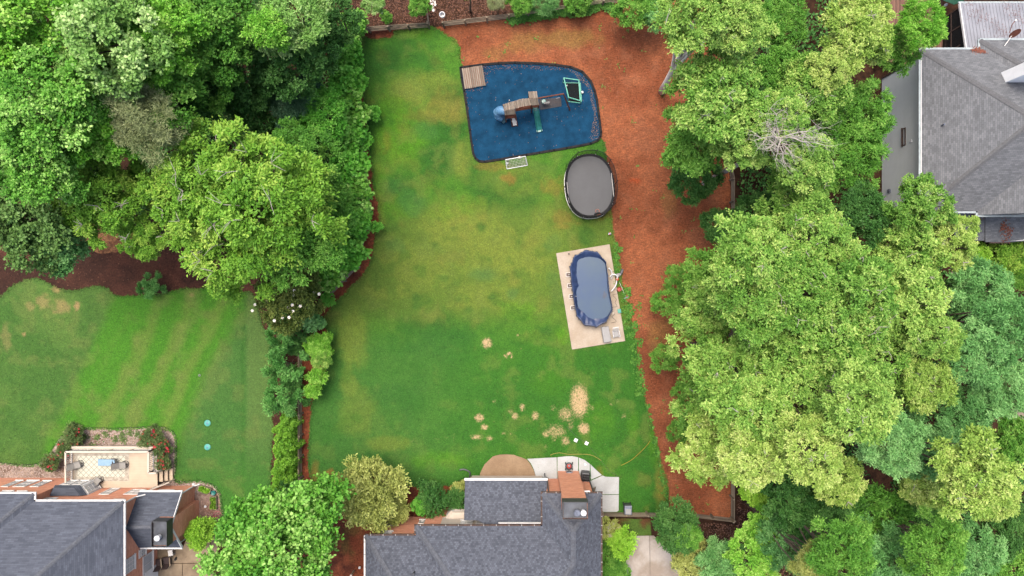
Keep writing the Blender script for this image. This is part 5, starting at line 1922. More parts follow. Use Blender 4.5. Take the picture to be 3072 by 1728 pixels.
MB().add(lo_ + hi_, [(i, (i + 1) % 48, 48 + (i + 1) % 48, 48 + i) for i in range(48)]).build('safety_net', MT['net_black'], tr_)
MB().tube(hi_, .025, 6, closed=True).build('net_rim', MT['tramp_pad'], tr_)
po = oval(HWm + .32, HLm + .34, 0, 10)
for i, p in enumerate(po):
    d = (Vector((tc.x, tc.y, 0)) - p).normalized()
    MB().tube([p + Vector((0, 0, .04)), p + Vector((0, 0, 1.9)), p - d * .02 + Vector((0, 0, 2.3)), p + d * .1 + Vector((0, 0, 2.6))], .024, 6).build('net_pole', MT['tramp_pad'], tr_)
    MB().tube([p + d * .13 + Vector((0, 0, .12)), p + d * .13 + Vector((0, 0, zt_ - .06))], .025, 6).build('leg', MT['steel'], tr_)
for sgn, t0, t1 in ((1, -.45, .35), (-1, -.5, .2)):
    P = [Vector((tc.x + sgn * (HWm + .01) * math.cos(trz) - HLm * t_ * math.sin(trz), tc.y + sgn * (HWm + .01) * math.sin(trz) + HLm * t_ * math.cos(trz), zt_ + .05)) for t_ in np.linspace(t0, t1, 6)]
    MB().tube(P, .02, 5).build('mat_rod', MT['white_paint'], tr_)
# hoop hung in the net
hp = Z2(930, 1225, 1.25)
hb = MB()
hb.lathe((0, 0, 0), [(.001, 0), (.33, 0), (.33, .03), (.001, .03)], 20)
hb.v = [tuple(hp + Matrix.Rotation(rad(62), 3, 'X') @ Vector(v)) for v in hb.v]
bk = hb.build('hoop_backboard', MT['black_plastic'], tr_)
MB().tube([hp + Vector((-.05 + .16 * math.cos(a), .28 + .16 * math.sin(a), .02)) for a in np.linspace(0, 2 * PI, 16)[:-1]], .015, 6, closed=True).build('hoop_ring', MT['orange'], bk)
MB().tube([hp + Vector((-.15, -.12, .2)), hp + Vector((0, -.05, .24)), hp + Vector((.2, -.02, .2))], .012, 5).build('strap', MT['orange'], bk)

# ---- covered pool
pool = thing('covered_pool', Z3(525, 620), 'oval pool under a sagging blue cover holding rain water on the concrete slab', 'pool')
zp = 1.18
rim = [Z3(x, y, zp) for x, y in ((460, 133), (610, 158), (716, 284), (738, 460), (750, 640), (790, 830), (798, 890), (718, 1043), (595, 1105), (440, 1082), (348, 965), (318, 790), (285, 560), (262, 350), (318, 210))]
rimp = np.array([(p.x, p.y) for p in rim])
cen = rimp.mean(0)
bd_ = []
m = len(rim)
for i in range(m):
    for j in range(10):
        t_ = j / 10
        p = rimp[i] * (1 - t_) + rimp[(i + 1) % m] * t_
        bd_.append(p - (p - cen) * .012 * math.sin(PI * t_))
bd_ = np.array(bd_)
pud = np.array([tuple(Z3(x, y, .9)[:2]) for x, y in ((352, 270), (400, 235), (480, 216), (560, 218), (640, 240), (705, 300), (722, 380), (735, 500), (748, 640), (775, 780), (790, 870), (775, 940), (720, 985), (640, 1008), (590, 1003), (540, 1010), (470, 970), (420, 915), (365, 870), (348, 800), (336, 650), (348, 615), (367, 580), (350, 530), (340, 420), (344, 330))])
pud = np.array(smooth_poly([tuple(p) for p in pud], .15, True))


def dist_poly(P, poly):
    d = np.full(len(P), 1e9)
    for i in range(len(poly)):
        a, b = poly[i], poly[(i + 1) % len(poly)]
        ab = b - a
        t_ = np.clip(((P - a) @ ab) / (ab @ ab), 0, 1)
        d = np.minimum(d, np.linalg.norm(P - (a + t_[:, None] * ab), axis=1))
    return d


sv_ = np.array([1, .985, .965, .94, .91, .88, .85, .82, .79, .76, .73, .69, .64, .57, .48, .36, .2])
nB = len(bd_)
V = np.concatenate([cen + (bd_ - cen) * k for k in sv_] + [cen[None]])
dp_, dr_ = dist_poly(V, pud), dist_poly(V, bd_)
ins = inside(V[:, 0], V[:, 1], pud)
wr = (fbm(V[:, 0] * 3 + 50, V[:, 1] * 3 + 50, .7, 201) - .5)
ang = np.arctan2(V[:, 1] - cen[1], V[:, 0] - cen[0])
wr2 = vnoise(ang * 14 + 40, np.zeros(len(ang)) + 3, 202) - .5
zc = np.where(ins, .9 - np.minimum(dp_ * .3, .12) - .004, .9 + (zp - .9) * dp_ / (dp_ + dr_ + 1e-6) + wr * .08 * (1 - ins) + wr2 * .15 * np.minimum(dr_ * 4, 1) * np.minimum(dp_ * 4, 1))
zc[:nB] = zp + .015 * np.sin(np.arange(nB) * .63)
Q = []
for k in range(len(sv_) - 1):
    for i in range(nB):
        Q.append((k * nB + i, (k + 1) * nB + i, (k + 1) * nB + (i + 1) % nB, k * nB + (i + 1) % nB))
Fc = len(V) - 1
cv = MB()
org_ = ORG[pool]
k = len(sv_) - 1
cv.v = [(v[0], v[1], z_) for v, z_ in zip(V, zc)]
cv.f = [q_[::-1] for q_ in Q] + [(k * nB + i, k * nB + (i + 1) % nB, Fc) for i in range(nB)]
cv.m = [0] * len(cv.f)
# skirt hanging over the rim
sk = []
for lv, (o_, z_) in enumerate(((.035, zp - .01), (.07, zp - .12), (.06, zp - .3), (.09, zp - .48))):
    for i in range(nB):
        d = bd_[i] - cen
        d = d / np.linalg.norm(d)
        ruf = .03 * lv * math.sin(i * 1.9) * math.sin(i * .37 + lv)
        sk.append((bd_[i][0] + d[0] * (o_ + ruf), bd_[i][1] + d[1] * (o_ + ruf), z_ + (.05 * math.sin(i * .8) if lv == 3 else 0)))
k0 = len(cv.v)
cv.v += sk
rows = [list(range(nB))] + [list(range(k0 + lv * nB, k0 + (lv + 1) * nB)) for lv in range(4)]
for a, b in zip(rows[:-1], rows[1:]):
    for i in range(nB):
        j = (i + 1) % nB
        cv.f.append((a[i], b[i], b[j], a[j]))
        cv.m.append(0)
cv.build('cover', MT['cover_blue'], pool, smooth=True)
MB().add([(p[0], p[1], .9) for p in pud], [tuple(range(len(pud)))]).build('rain_water', MT['puddle'], pool)
wl = [cen + (p - cen) * .975 for p in bd_[::5]]
nw = len(wl)
MB().add([(p[0], p[1], .12) for p in wl] + [(p[0], p[1], zp - .03) for p in wl], [(i, (i + 1) % nw, nw + (i + 1) % nw, nw + i) for i in range(nw)]).build('pool_wall', MT['pool_wall'], pool)
dk_ = [Z3(x, y, .905) for x, y in ((690, 650), (700, 655), (702, 680), (720, 675), (728, 720), (705, 735), (695, 758), (680, 730), (668, 745), (680, 700))]
MB().add(dk_, [tuple(range(len(dk_)))]).build('leaf_clump', MT['pool_wall'], pool)
for x, y, lx in ((222, 445, 52), (240, 585, 46), (262, 722, 44), (282, 868, 44)):
    c_ = Z3(x, y, .12)
    ft = MB().box((c_.x + .12, c_.y, .16), (.48, .3, .05), rz=.1).build('support_foot', MT['brown_plastic'], pool)
    for s_ in (-1, 1):
        MB().bar((c_.x - .12, c_.y + s_ * .17, .2), (c_.x + .5, c_.y + s_ * .17 + .03, .2), .04, .08).build('foot_rail', MT['white_paint'], ft)
    MB().bar((c_.x - .12, c_.y - .17, .2), (c_.x - .12, c_.y + .17, .2), .04, .08).build('foot_rail', MT['white_paint'], ft)
    MB().bar((c_.x + .05, c_.y, .18), (c_.x + .42, c_.y + .03, 1.0), .06, .06).build('strut', MT['white_paint'], ft)

# pump, hoses and odds and ends on the right of the pool
pu = thing('pool_pump', Z3(860, 450), 'grey pool pump with white hoses beside the covered pool', 'pump')
p = Z3(858, 455, .12)
MB().lathe((p.x, p.y, .12), [(.16, 0), (.18, .05), (.18, .42), (.12, .5), (.1, .52)], 16).build('filter_tank', MT['grey_plastic'], pu)
MB().box((p.x + .15, p.y + .1, .25), (.34, .2, .24)).build('motor', MT['grey_plastic'], pu, bevel=.03)
q_ = Z3(855, 500, .2)
MB().lathe((q_.x, q_.y, .15), [(.13, 0), (.15, .3), (.15, .4), (.05, .44)], 14).build('valve_cap', MT['orange'], pu)
for P in ([(765, 470, .7), (790, 445, .6), (830, 440, .5), (858, 455, .6), (858, 500, .55)], [(750, 360, .6), (785, 395, .4), (795, 470, .3), (780, 500, .3)], [(783, 655, .6), (815, 620, .5), (845, 570, .4), (855, 510, .5)]):
    pts_ = smooth_poly([tuple(Z3(*v)) for v in P], .12, False)
    MB().tube(pts_, .05, 8).build('hose', MT['white_plastic'], pu, smooth=True)
o = MB().lathe(Z3(880, 628, .0), [(.15, 0.02), (.19, .3), (.2, .31), (.17, .3), (.14, .05)], 18).build('bucket', MT['red_plastic'], org=Z3(880, 628))
tag(o, 'bright red bucket beside the pool hoses', 'bucket')
bz = thing('pool_brush', Z3(930, 650), 'white pole pool brush lying at the edge of the slab', 'brush')
a, b = Z3(890, 545, .1), Z3(972, 738, .06)
MB().tube([a, b], .018, 6).build('pole', MT['white_paint'], bz)
d = (b - a).normalized()
n_ = Vector((-d.y, d.x, 0))
MB().bar(b - n_ * .24, b + n_ * .24, .07, .06).build('head', MT['lid_grey'], bz)
p = Z3(912, 405)
o = MB().box(p + Vector((0, 0, .22)), (.26, .5, .35), rz=-.35, taper=.85).build('skimmer_basket', MT['black_plastic'], org=p, bevel=.04)
tag(o, 'black plastic box by the pump on the straw', 'box')
p = Z3(885, 908, .12)
o = MB().box(p + Vector((0, 0, .08)), (.3, .36, .14), rz=.2).build('chlorine_box', MT['teal'], org=p, bevel=.03)
tag(o, 'small teal plastic box on the right edge of the slab', 'box')
p = Z3(805, 935, .12)
o = MB().box(p + Vector((0, 0, .04)), (.2, .16, .05), rz=.5).build('paper_scrap', MT['cream_paint'], org=p)
tag(o, 'cream scrap lying on the slab beside the pool', 'scrap')
cc2 = [tuple(Z3(x, y, .135)) for x, y in ((780, 640), (850, 640), (860, 690), (800, 700), (850, 760), (830, 800), (860, 850), (800, 860), (790, 900), (830, 950), (790, 980), (850, 1040), (780, 1060))]
o = MB().tube(smooth_poly(cc2, .15, False), .018, 5).build('power_cord', MT['black_plastic'])
tag(o, 'thin black cord snaking over the slab right of the pool', 'cord')
p = Z3(241, 178, .12)
o = MB().lathe(p, [(.06, 0), (.07, .1), (.03, .14)], 10).build('black_knob', MT['black_plastic'], org=p)
tag(o, 'small black cap on the upper left corner of the pool slab', 'cap')
bx = thing('deck_box', Z3(720, 1210, .12), 'grey plastic storage box at the lower end of the pool slab', 'box')
q4 = [Z3(655, 1112, .75), Z3(750, 1102, .75), Z3(790, 1300, .75), Z3(690, 1318, .75)]
cq = sum(q4, Vector()) / 4
MB().prism([cq + (v - cq) * .95 for v in q4], .12, .66).build('body', MT['grey_plastic'], bx, bevel=.03)
MB().prism(q4, .66, .74, ins=.03).build('lid', MT['grey_plastic'], bx, bevel=.02)


def plastic_chair(p, rz, label):
    c = thing('plastic_chair', p, label, 'chair')
    M = Matrix.Rotation(rz, 3, 'Z')

    def T(x, y, z):
        return Vector(p) + M @ Vector((x, y, z))
    MB().slab([T(-.22, -.22, .42), T(.22, -.24, .44), T(.22, .24, .44), T(-.22, .22, .42)], .03).build('seat', MT['grey_plastic'], c)
    for i in range(5):
        y = -.2 + .1 * i
        MB().bar(T(-.22, y, .44), T(-.62, y * 1.15, .92), .055, .02).build('back_slat', MT['white_plastic'], c)
    MB().bar(T(-.62, -.26, .93), T(-.62, .26, .93), .05, .05).build('top_rail', MT['white_plastic'], c)
    for s_ in (-1, 1):
        MB().tube([T(-.3, .27 * s_, .62), T(.15, .29 * s_, .64), T(.26, .27 * s_, .6), T(.28, .26 * s_, .05)], .025, 6).build('arm', MT['white_plastic'], c)
        MB().bar(T(-.24, .22 * s_, .42), T(-.32, .24 * s_, .02), .04, .04).build('leg', MT['white_plastic'], c)
        MB().bar(T(.24, .22 * s_, .42), T(.27, .24 * s_, .02), .04, .04).build('leg', MT['white_plastic'], c)
    return c


plastic_chair(Z3(838, 1200, .12), -PI / 2 + .18, 'white slatted plastic chair beside the grey storage box')

# ---- things around the brick house patio
mw = thing('lawn_mower', Z5(1488, 295, .1), 'red and black push mower parked on the patio', 'lawn mower')
p = Z5(1488, 290, .1)
MB().lathe((p.x, p.y, .2), [(.2, -.06), (.3, -.04), (.32, .06), (.26, .12), (.1, .14)], 20, sy=1.1).build('deck', MT['black_plastic'], mw)
MB().lathe((p.x, p.y + .04, .34), [(.2, 0), (.2, .08), (.16, .13), (.08, .15)], 18).build('engine', MT['red_plastic'], mw)
MB().lathe((p.x, p.y + .08, .48), [(.1, 0), (.1, .05), (.05, .07)], 14).build('air_cover', MT['lid_grey'], mw)
for sx in (-1, 1):
    for sy in (-.24, .26):
        w0 = MB()
        w0.tube([(p.x + sx * .27, p.y + sy, .12 + .1), (p.x + sx * .33, p.y + sy, .12 + .1)], .11, 12)
        w0.build('wheel', MT['rubber_black'], mw)
    MB().tube([(p.x + sx * .22, p.y - .22, .25), (p.x + sx * .24, p.y - .4, .75)], .015, 6).build('handle_arm', MT['black_plastic'], mw)
MB().tube([(p.x - .3, p.y - .34, .72), (p.x - .2, p.y - .42, .78), (p.x + .2, p.y - .42, .78), (p.x + .3, p.y - .34, .72)], .03, 6).build('handle', MT['lid_grey'], mw)
MB().box((p.x, p.y - .52, .4), (.42, .3, .3)).build('grass_bag', MT['black_plastic'], mw, bevel=.08)
gr = thing('grill', Z5(1690, 405, .1), 'black covered grill beside the brick chimney', 'grill')
p = Z5(1695, 400, .1)
MB().box((p.x, p.y, .55), (.78, .8, .85), rz=-.08, taper=.92).build('cover', MT['black_plastic'], gr, bevel=.1)
MB().box((p.x + .02, p.y - .02, 1.02), (.62, .62, .14), rz=-.08, taper=.85).build('hood', MT['rubber_black'], gr, bevel=.05)
for i in range(4):
    MB().bar((p.x - .3, p.y - .3 + .2 * i, 1.1), (p.x + .3, p.y - .34 + .2 * i, 1.1), .03, .03).build('rib', MT['black_plastic'], gr)
bn = thing('wheelie_bin', Z11(525, 520), 'dark wheeled rubbish bin with grey lid on the grass by the gate', 'bin')
p = Z11(528, 525)
MB().box((p.x, p.y, .5), (.58, .66, .95), taper=1.12).build('body', MT['black_plastic'], bn, bevel=.04)
ld = MB().box((p.x, p.y - .02, 1.02), (.66, .8, .09), taper=.93).build('lid', MT['lid_grey'], bn, bevel=.03)
MB().box((p.x, p.y - .12, 1.075), (.46, .46, .03)).build('lid_panel', MT['grey_plastic'], ld, bevel=.012)
MB().bar((p.x - .28, p.y + .42, .98), (p.x + .28, p.y + .42, .98), .04, .04).build('handle', MT['black_plastic'], bn)
for sx in (-1, 1):
    MB().tube([(p.x + sx * .28, p.y + .3, .13), (p.x + sx * .34, p.y + .3, .13)], .13, 14).build('wheel', MT['rubber_black'], bn)
for (x, y), l_, nm_ in (((1770, 424), 'left of two white paving tiles lying in the grass', 'paving_tile'), ((1851, 447), 'right of two white paving tiles lying in the grass', 'paving_tile')):
    p = tile(1, 2)(x, y, .06)
    o = MB().box(p + Vector((0, 0, .02)), (.3, .3, .04), rz=-.5).build(nm_, MT['white_plastic'], org=p, bevel=.01)
    tag(o, l_, 'tile')
p = Z5(1700, 271, .1)
o = MB().lathe(p, [(.09, 0), (.1, .04), (.07, .05)], 16).build('white_disc', MT['white_plastic'], org=p)
tag(o, 'round white cap on the grey patio near the grill', 'cap')
dpn = [tuple(Z5(x, y, z_)) for x, y, z_ in ((80, 345, .1), (120, 335, .1), (170, 345, .1), (208, 370, .1), (216, 400, .1), (205, 450, .2))]
o = MB().tube(smooth_poly(dpn, .1, False), [.07 + .012 * (i % 2) for i in range(len(smooth_poly(dpn, .1, False)))], 8).build('drain_pipe', MT['black_plastic'])
tag(o, 'black corrugated drain pipe curling from the house corner onto the grass', 'pipe')
hz1 = [tuple(Z5(x, y, .07)) for x, y in ((1265, 165), (1250, 150), (1290, 135), (1370, 122), (1480, 142), (1600, 140), (1720, 142), (1800, 160), (1880, 205), (1905, 220))]
o = MB().tube(smooth_poly(hz1, .2, False), .025, 5).build('garden_hose', MT['yellow_hose'])
tag(o, 'yellow garden hose curving along the top of the grey patio', 'hose')
hz2 = [tuple(tile(1, 2)(x, y, .07)) for x, y in ((2330, 430), (2300, 470), (2240, 530), (2180, 580), (2110, 615))]
o = MB().tube(smooth_poly(hz2, .2, False), .025, 5).build('garden_hose', MT['yellow_hose'])
tag(o, 'short yellow hose lying on the grass near the pine straw', 'hose')
hz3 = [tuple(tile(1, 2)(x, y, .06)) for x, y in ((1700, 320), (1770, 390), (1860, 460), (1960, 580), (2030, 660), (2090, 700), (2098, 760))]
o = MB().tube(smooth_poly(hz3, .25, False), .016, 5).build('cable', MT['dark_hose'])
tag(o, 'thin dark cable running across the grass to the patio corner', 'cable')
p = Z5(1810, 590, .1)
o = MB().slab([p + Vector((-.2, -.2, .5)), p + Vector((.1, -.15, .05)), p + Vector((.18, .25, .05)), p + Vector((-.12, .2, .5))], .03).build('board_scrap', MT['wood_fence'], org=p)
tag(o, 'loose board leaning on the right corner of the brick wall', 'board')
p = g(1124, 1700)
bp_ = thing('sawn_post', g(1062, 1715), 'short pale sawn post standing left of the roof corner', 'post')
a = g(1062, 1712)
MB().box(a + Vector((0, 0, .5)), (.14, .14, 1.0)).build('shaft', MT['stone_pale'], bp_)
MB().box(a + Vector((0, 0, 1.02)), (.17, .17, .05)).build('cap', MT['cream_paint'], bp_)
p = g(1080, 1701)
o = MB().ball(p + Vector((0, 0, .15)), .12, 12).build('ball', MT['white_plastic'], org=p, smooth=True)
tag(o, 'white ball on the bare soil left of the house roof', 'ball')

# ---- neighbour's lawn and beds
for y, l_ in ((1269, 'upper of two turquoise septic lids in the left lawn'), (1341, 'lower of two turquoise septic lids in the left lawn')):
    p = g(623, y, .04)
    o = thing('septic_lid', p, l_, 'lid')
    MB().lathe(p, [(.28, 0), (.28, .05), (.22, .08), (.05, .09)], 20).build('cover', MT['teal'], o)
    MB().lathe(p + Vector((0, 0, .085)), [(.1, 0), (.1, .02), (.03, .03)], 12).build('knob', MT['pale_blue_plastic'], o)
p = tile(0, 1)(1506, 1383, .04)
o = thing('sprinkler', p, 'tiny grey sprinkler head in the middle of the left lawn', 'sprinkler')
MB().tube([p + Vector((.09 * math.cos(a), .09 * math.sin(a), .03)) for a in np.linspace(0, 2 * PI, 14)[:-1]], .02, 6, closed=True).build('collar', MT['grey_plastic'], o)
MB().lathe(p, [(.03, 0), (.03, .1), (.02, .11)], 8).build('nozzle', MT['grey_plastic'], o)


def planter(pts, label, h=.3):
    P = [Z10(x, y, h) for x, y in pts]
    c = sum(P, Vector()) / 4
    c.z = 0
    t_ = thing('planter_box', c, label, 'planter')
    for i in range(4):
        a, b = P[i], P[(i + 1) % 4]
        MB().bar((a.x, a.y, h / 2 + .03), (b.x, b.y, h / 2 + .03), .06, h).build('side_board', MT['wood_fence'], t_)
    MB().prism([c + (v - c) * .94 for v in P], .02, h - .04).build('soil', MT['soil'], t_)
    return P


PL1 = planter([(1255, 85), (1425, 135), (1395, 215), (1230, 155)], 'wooden planter of yellow green plants nearest the brick corner')
PL2 = planter([(1410, 255), (1500, 250), (1505, 440), (1410, 440)], 'upright wooden planter on the gravel by the left lawn edge')
p = Z10(1480, 180)
o = MB().lathe(p, [(.15, 0), (.2, .3), (.22, .31), (.18, .28), (.05, .26)], 16).build('flower_pot', MT['green_plastic'], org=p)
tag(o, 'dark teal pot between the two planter boxes', 'pot')
for x, y, rr, l_ in ((1530, 728, .2, 'round white stone at the lower corner of the gravel bed'), (1342, 398, .12, 'small white stone on the gravel below the planters'), (1165, 65, .14, 'white downspout block at the brick corner of the left house')):
    p = Z10(x, y)
    o = MB().lathe(p, [(rr, 0.02), (rr * 1.05, .05), (rr * .7, .14), (rr * .2, .17)], 10).build('stone', MT['white_plastic'], org=p, bevel=.01)
    tag(o, l_, 'stone')
hs = [tuple(Z10(1525 + 60 * math.cos(a) * (1 + .05 * k), 520 + 42 * math.sin(a) * (1 + .1 * k), .06)) for k in range(2) for a in np.linspace(0, 2 * PI, 18)[:-1]] + [tuple(Z10(x, y, .06)) for x, y in ((1440, 560), (1400, 620))]
o = MB().tube(hs, .02, 5).build('garden_hose', MT['pink_petal'])
tag(o, 'coiled pinkish hose on the gravel beside the left lawn', 'hose')


def lounge_chair(p, rz, label):
    c = thing('armchair', p, label, 'chair', 'brown armchairs on the patio')
    M = Matrix.Rotation(rz, 3, 'Z')
    T = lambda x, y, z: Vector(p) + M @ Vector((x, y, z))
    MB().box(T(0, 0, .3), (.62, .7, .2), rz=rz).build('seat_cushion', MT['brown_cushion'], c, bevel=.05)
    MB().slab([T(-.3, .25, .45), T(.3, .25, .45), T(.28, .5, 1.0), T(-.28, .5, 1.0)], .12).build('backrest', MT['brown_cushion'], c, bevel=.03)
    for s_ in (-1, 1):
        MB().bar(T(.38 * s_, -.35, .58), T(.38 * s_, .4, .62), .07, .05).build('arm', MT['stone_pale'], c)
        for y in (-.33, .35):
            MB().box(T(.38 * s_, y, .29), (.06, .06, .56), rz=rz).build('leg', MT['stone_pale'], c)
    return c


lounge_chair(Z10(665, 1230), PI + .12, 'brown armchair nearest the house wall on the stained patio')
lounge_chair(Z10(790, 1200), PI + .12, 'brown armchair farther from the wall on the stained patio')
st_ = thing('side_table', Z10(860, 1070), 'pale side table under the eave of the small wing', 'table')
p = Z10(860, 1065)
MB().box(p + Vector((0, 0, .55)), (.4, .5, .04), rz=.2).build('top', MT['white_paint'], st_)
for sx, sy in ((-1, -1), (1, -1), (1, 1), (-1, 1)):
    MB().box(p + Vector((.15 * sx, .2 * sy, .28)), (.04, .04, .52)).build('leg', MT['white_paint'], st_)
p = Z10(908, 1175)
o = MB().lathe(p, [(.09, 0.05), (.1, .3), (.03, .45)], 10, sx=.7, sy=1.4).build('watering_can', MT['black_plastic'], org=p)
tag(o, 'small black vessel on the stained patio by the armchairs', 'can')

# ---- beyond the back fence
bk_ = thing('white_bucket', g(1331, 60), 'white bucket hung over the end of the back fence', 'bucket')
p = g(1333, 66, 0)
MB().lathe((p.x - .02, p.y + .1, 1.0), [(.18, 0), (.23, .45), (.25, .46), (.2, .44), (.16, .04)], 18).build('pail', MT['white_plastic'], bk_)
MB().tube([(p.x - .2, p.y + .1, 1.34), (p.x - .02, p.y + .05, 1.5), (p.x + .16, p.y + .1, 1.34)], .008, 5).build('handle', MT['steel'], bk_)
pw_ = MB().add([g(x, y, .015) for x, y in ((1296, -10), (1306, 2), (1310, 14), (1300, 22), (1306, 32), (1298, 36), (1292, 20), (1290, 0))], [tuple(range(8))]).build('puddle', MT['silver_puddle'])
tag(pw_, kind='structure')


# ================================================================== VEGETATION
def K(d, m_, l, k=1.0):
    out = []
    for c in (d, m_, l):
        v = np.array(lin(*c))
        y = v @ np.array([.25, .65, .1])
        out.append(tuple(k * (v * .93 + y * .07)))     # leaves are a little greyer than they look
    return out


FOL = 0.8
LEAFCOL = {
    'lime': ((62, 112, 32), (116, 162, 56), (188, 206, 108)),
    'pale': ((96, 136, 40), (148, 178, 72), (208, 214, 130)),
    'green': ((54, 108, 28), (94, 150, 42), (148, 190, 82)),
    'bright': ((62, 126, 18), (112, 174, 36), (180, 214, 104)),
    'maple': ((54, 116, 24), (104, 164, 48), (172, 208, 112)),
    'white': ((80, 128, 44), (128, 172, 80), (192, 214, 144)),
    'teal': ((60, 112, 50), (98, 154, 78), (152, 198, 120)),
    'dark': ((38, 80, 30), (64, 112, 44), (98, 140, 66)),
    'blue': ((50, 86, 58), (72, 112, 78), (104, 140, 104)),
    'feather': ((72, 124, 22), (112, 160, 38), (166, 190, 74)),
    'olive': ((106, 118, 50), (152, 162, 76), (194, 198, 114)),
    'pinegrey': ((104, 118, 74), (136, 148, 96), (166, 172, 124)),
    'magnolia': ((42, 66, 24), (86, 106, 40), (138, 146, 70)),
    'cedar': ((50, 108, 38), (88, 148, 64), (134, 184, 98)),
    'arbor': ((62, 116, 18), (104, 156, 32), (146, 188, 62)),
    'vine': ((48, 118, 22), (86, 158, 38), (138, 196, 78)),
    'chart': ((104, 160, 20), (140, 192, 40), (176, 214, 80)),
    'rose': ((60, 84, 42), (90, 112, 58), (126, 140, 84)),
    'redgreen': ((72, 92, 44), (92, 134, 58), (140, 176, 100)),
}
for n_, (d, m_, l) in LEAFCOL.items():
    leafmat('leaf_' + n_, *K(d, m_, l, FOL))

#           clump size, twigs/m2 of clump, leaves/twig, leaf len, leaf width, droop, outward, flat(up) normal
SHAPE = {
    'oak': dict(R0=2.6, nv=4, cl=.15, tw=34, nl=13, L=.19, W=.085, droop=.14, out=.5, up=1.2, fill=1.0),
    'maple': dict(R0=2.6, nv=4, cl=.15, tw=52, nl=12, L=.135, W=.115, droop=.1, out=.45, up=1.3, fill=1.0),
    'feather': dict(R0=2.9, nv=3, cl=.22, tw=26, nl=22, L=.16, W=.075, droop=.42, out=1.3, up=1.3, fill=1.35),
    'needle': dict(R0=2.0, nv=3, cl=.18, tw=60, nl=13, L=.2, W=.03, droop=.05, out=.3, up=.7, fill=1.0),
    'big': dict(R0=1.6, nv=3, cl=.24, tw=15, nl=7, L=.3, W=.27, droop=.15, out=.4, up=1.3, fill=1.2),
    'small': dict(R0=1.2, nv=3, cl=.22, tw=40, nl=11, L=.12, W=.08, droop=.05, out=.5, up=1.2, fill=1.3),
    'fine': dict(R0=1.6, nv=3, cl=.2, tw=50, nl=13, L=.13, W=.06, droop=.0, out=.6, up=1.2, fill=1.4),
    'dense': dict(R0=1.2, nv=1, cl=.12, tw=110, nl=8, L=.09, W=.07, droop=0, out=.5, up=1.1, fill=2.2),
    'star': dict(R0=1.3, nv=3, cl=.3, tw=40, nl=16, L=.16, W=.055, droop=.1, out=1.6, up=1.1, fill=1.1),
    'willow': dict(R0=2.6, nv=3, cl=.16, tw=36, nl=13, L=.21, W=.06, droop=.25, out=.6, up=1.1, fill=1.0),
}


def unit(v):
    return v / (np.linalg.norm(v, axis=-1, keepdims=True) + 1e-9)


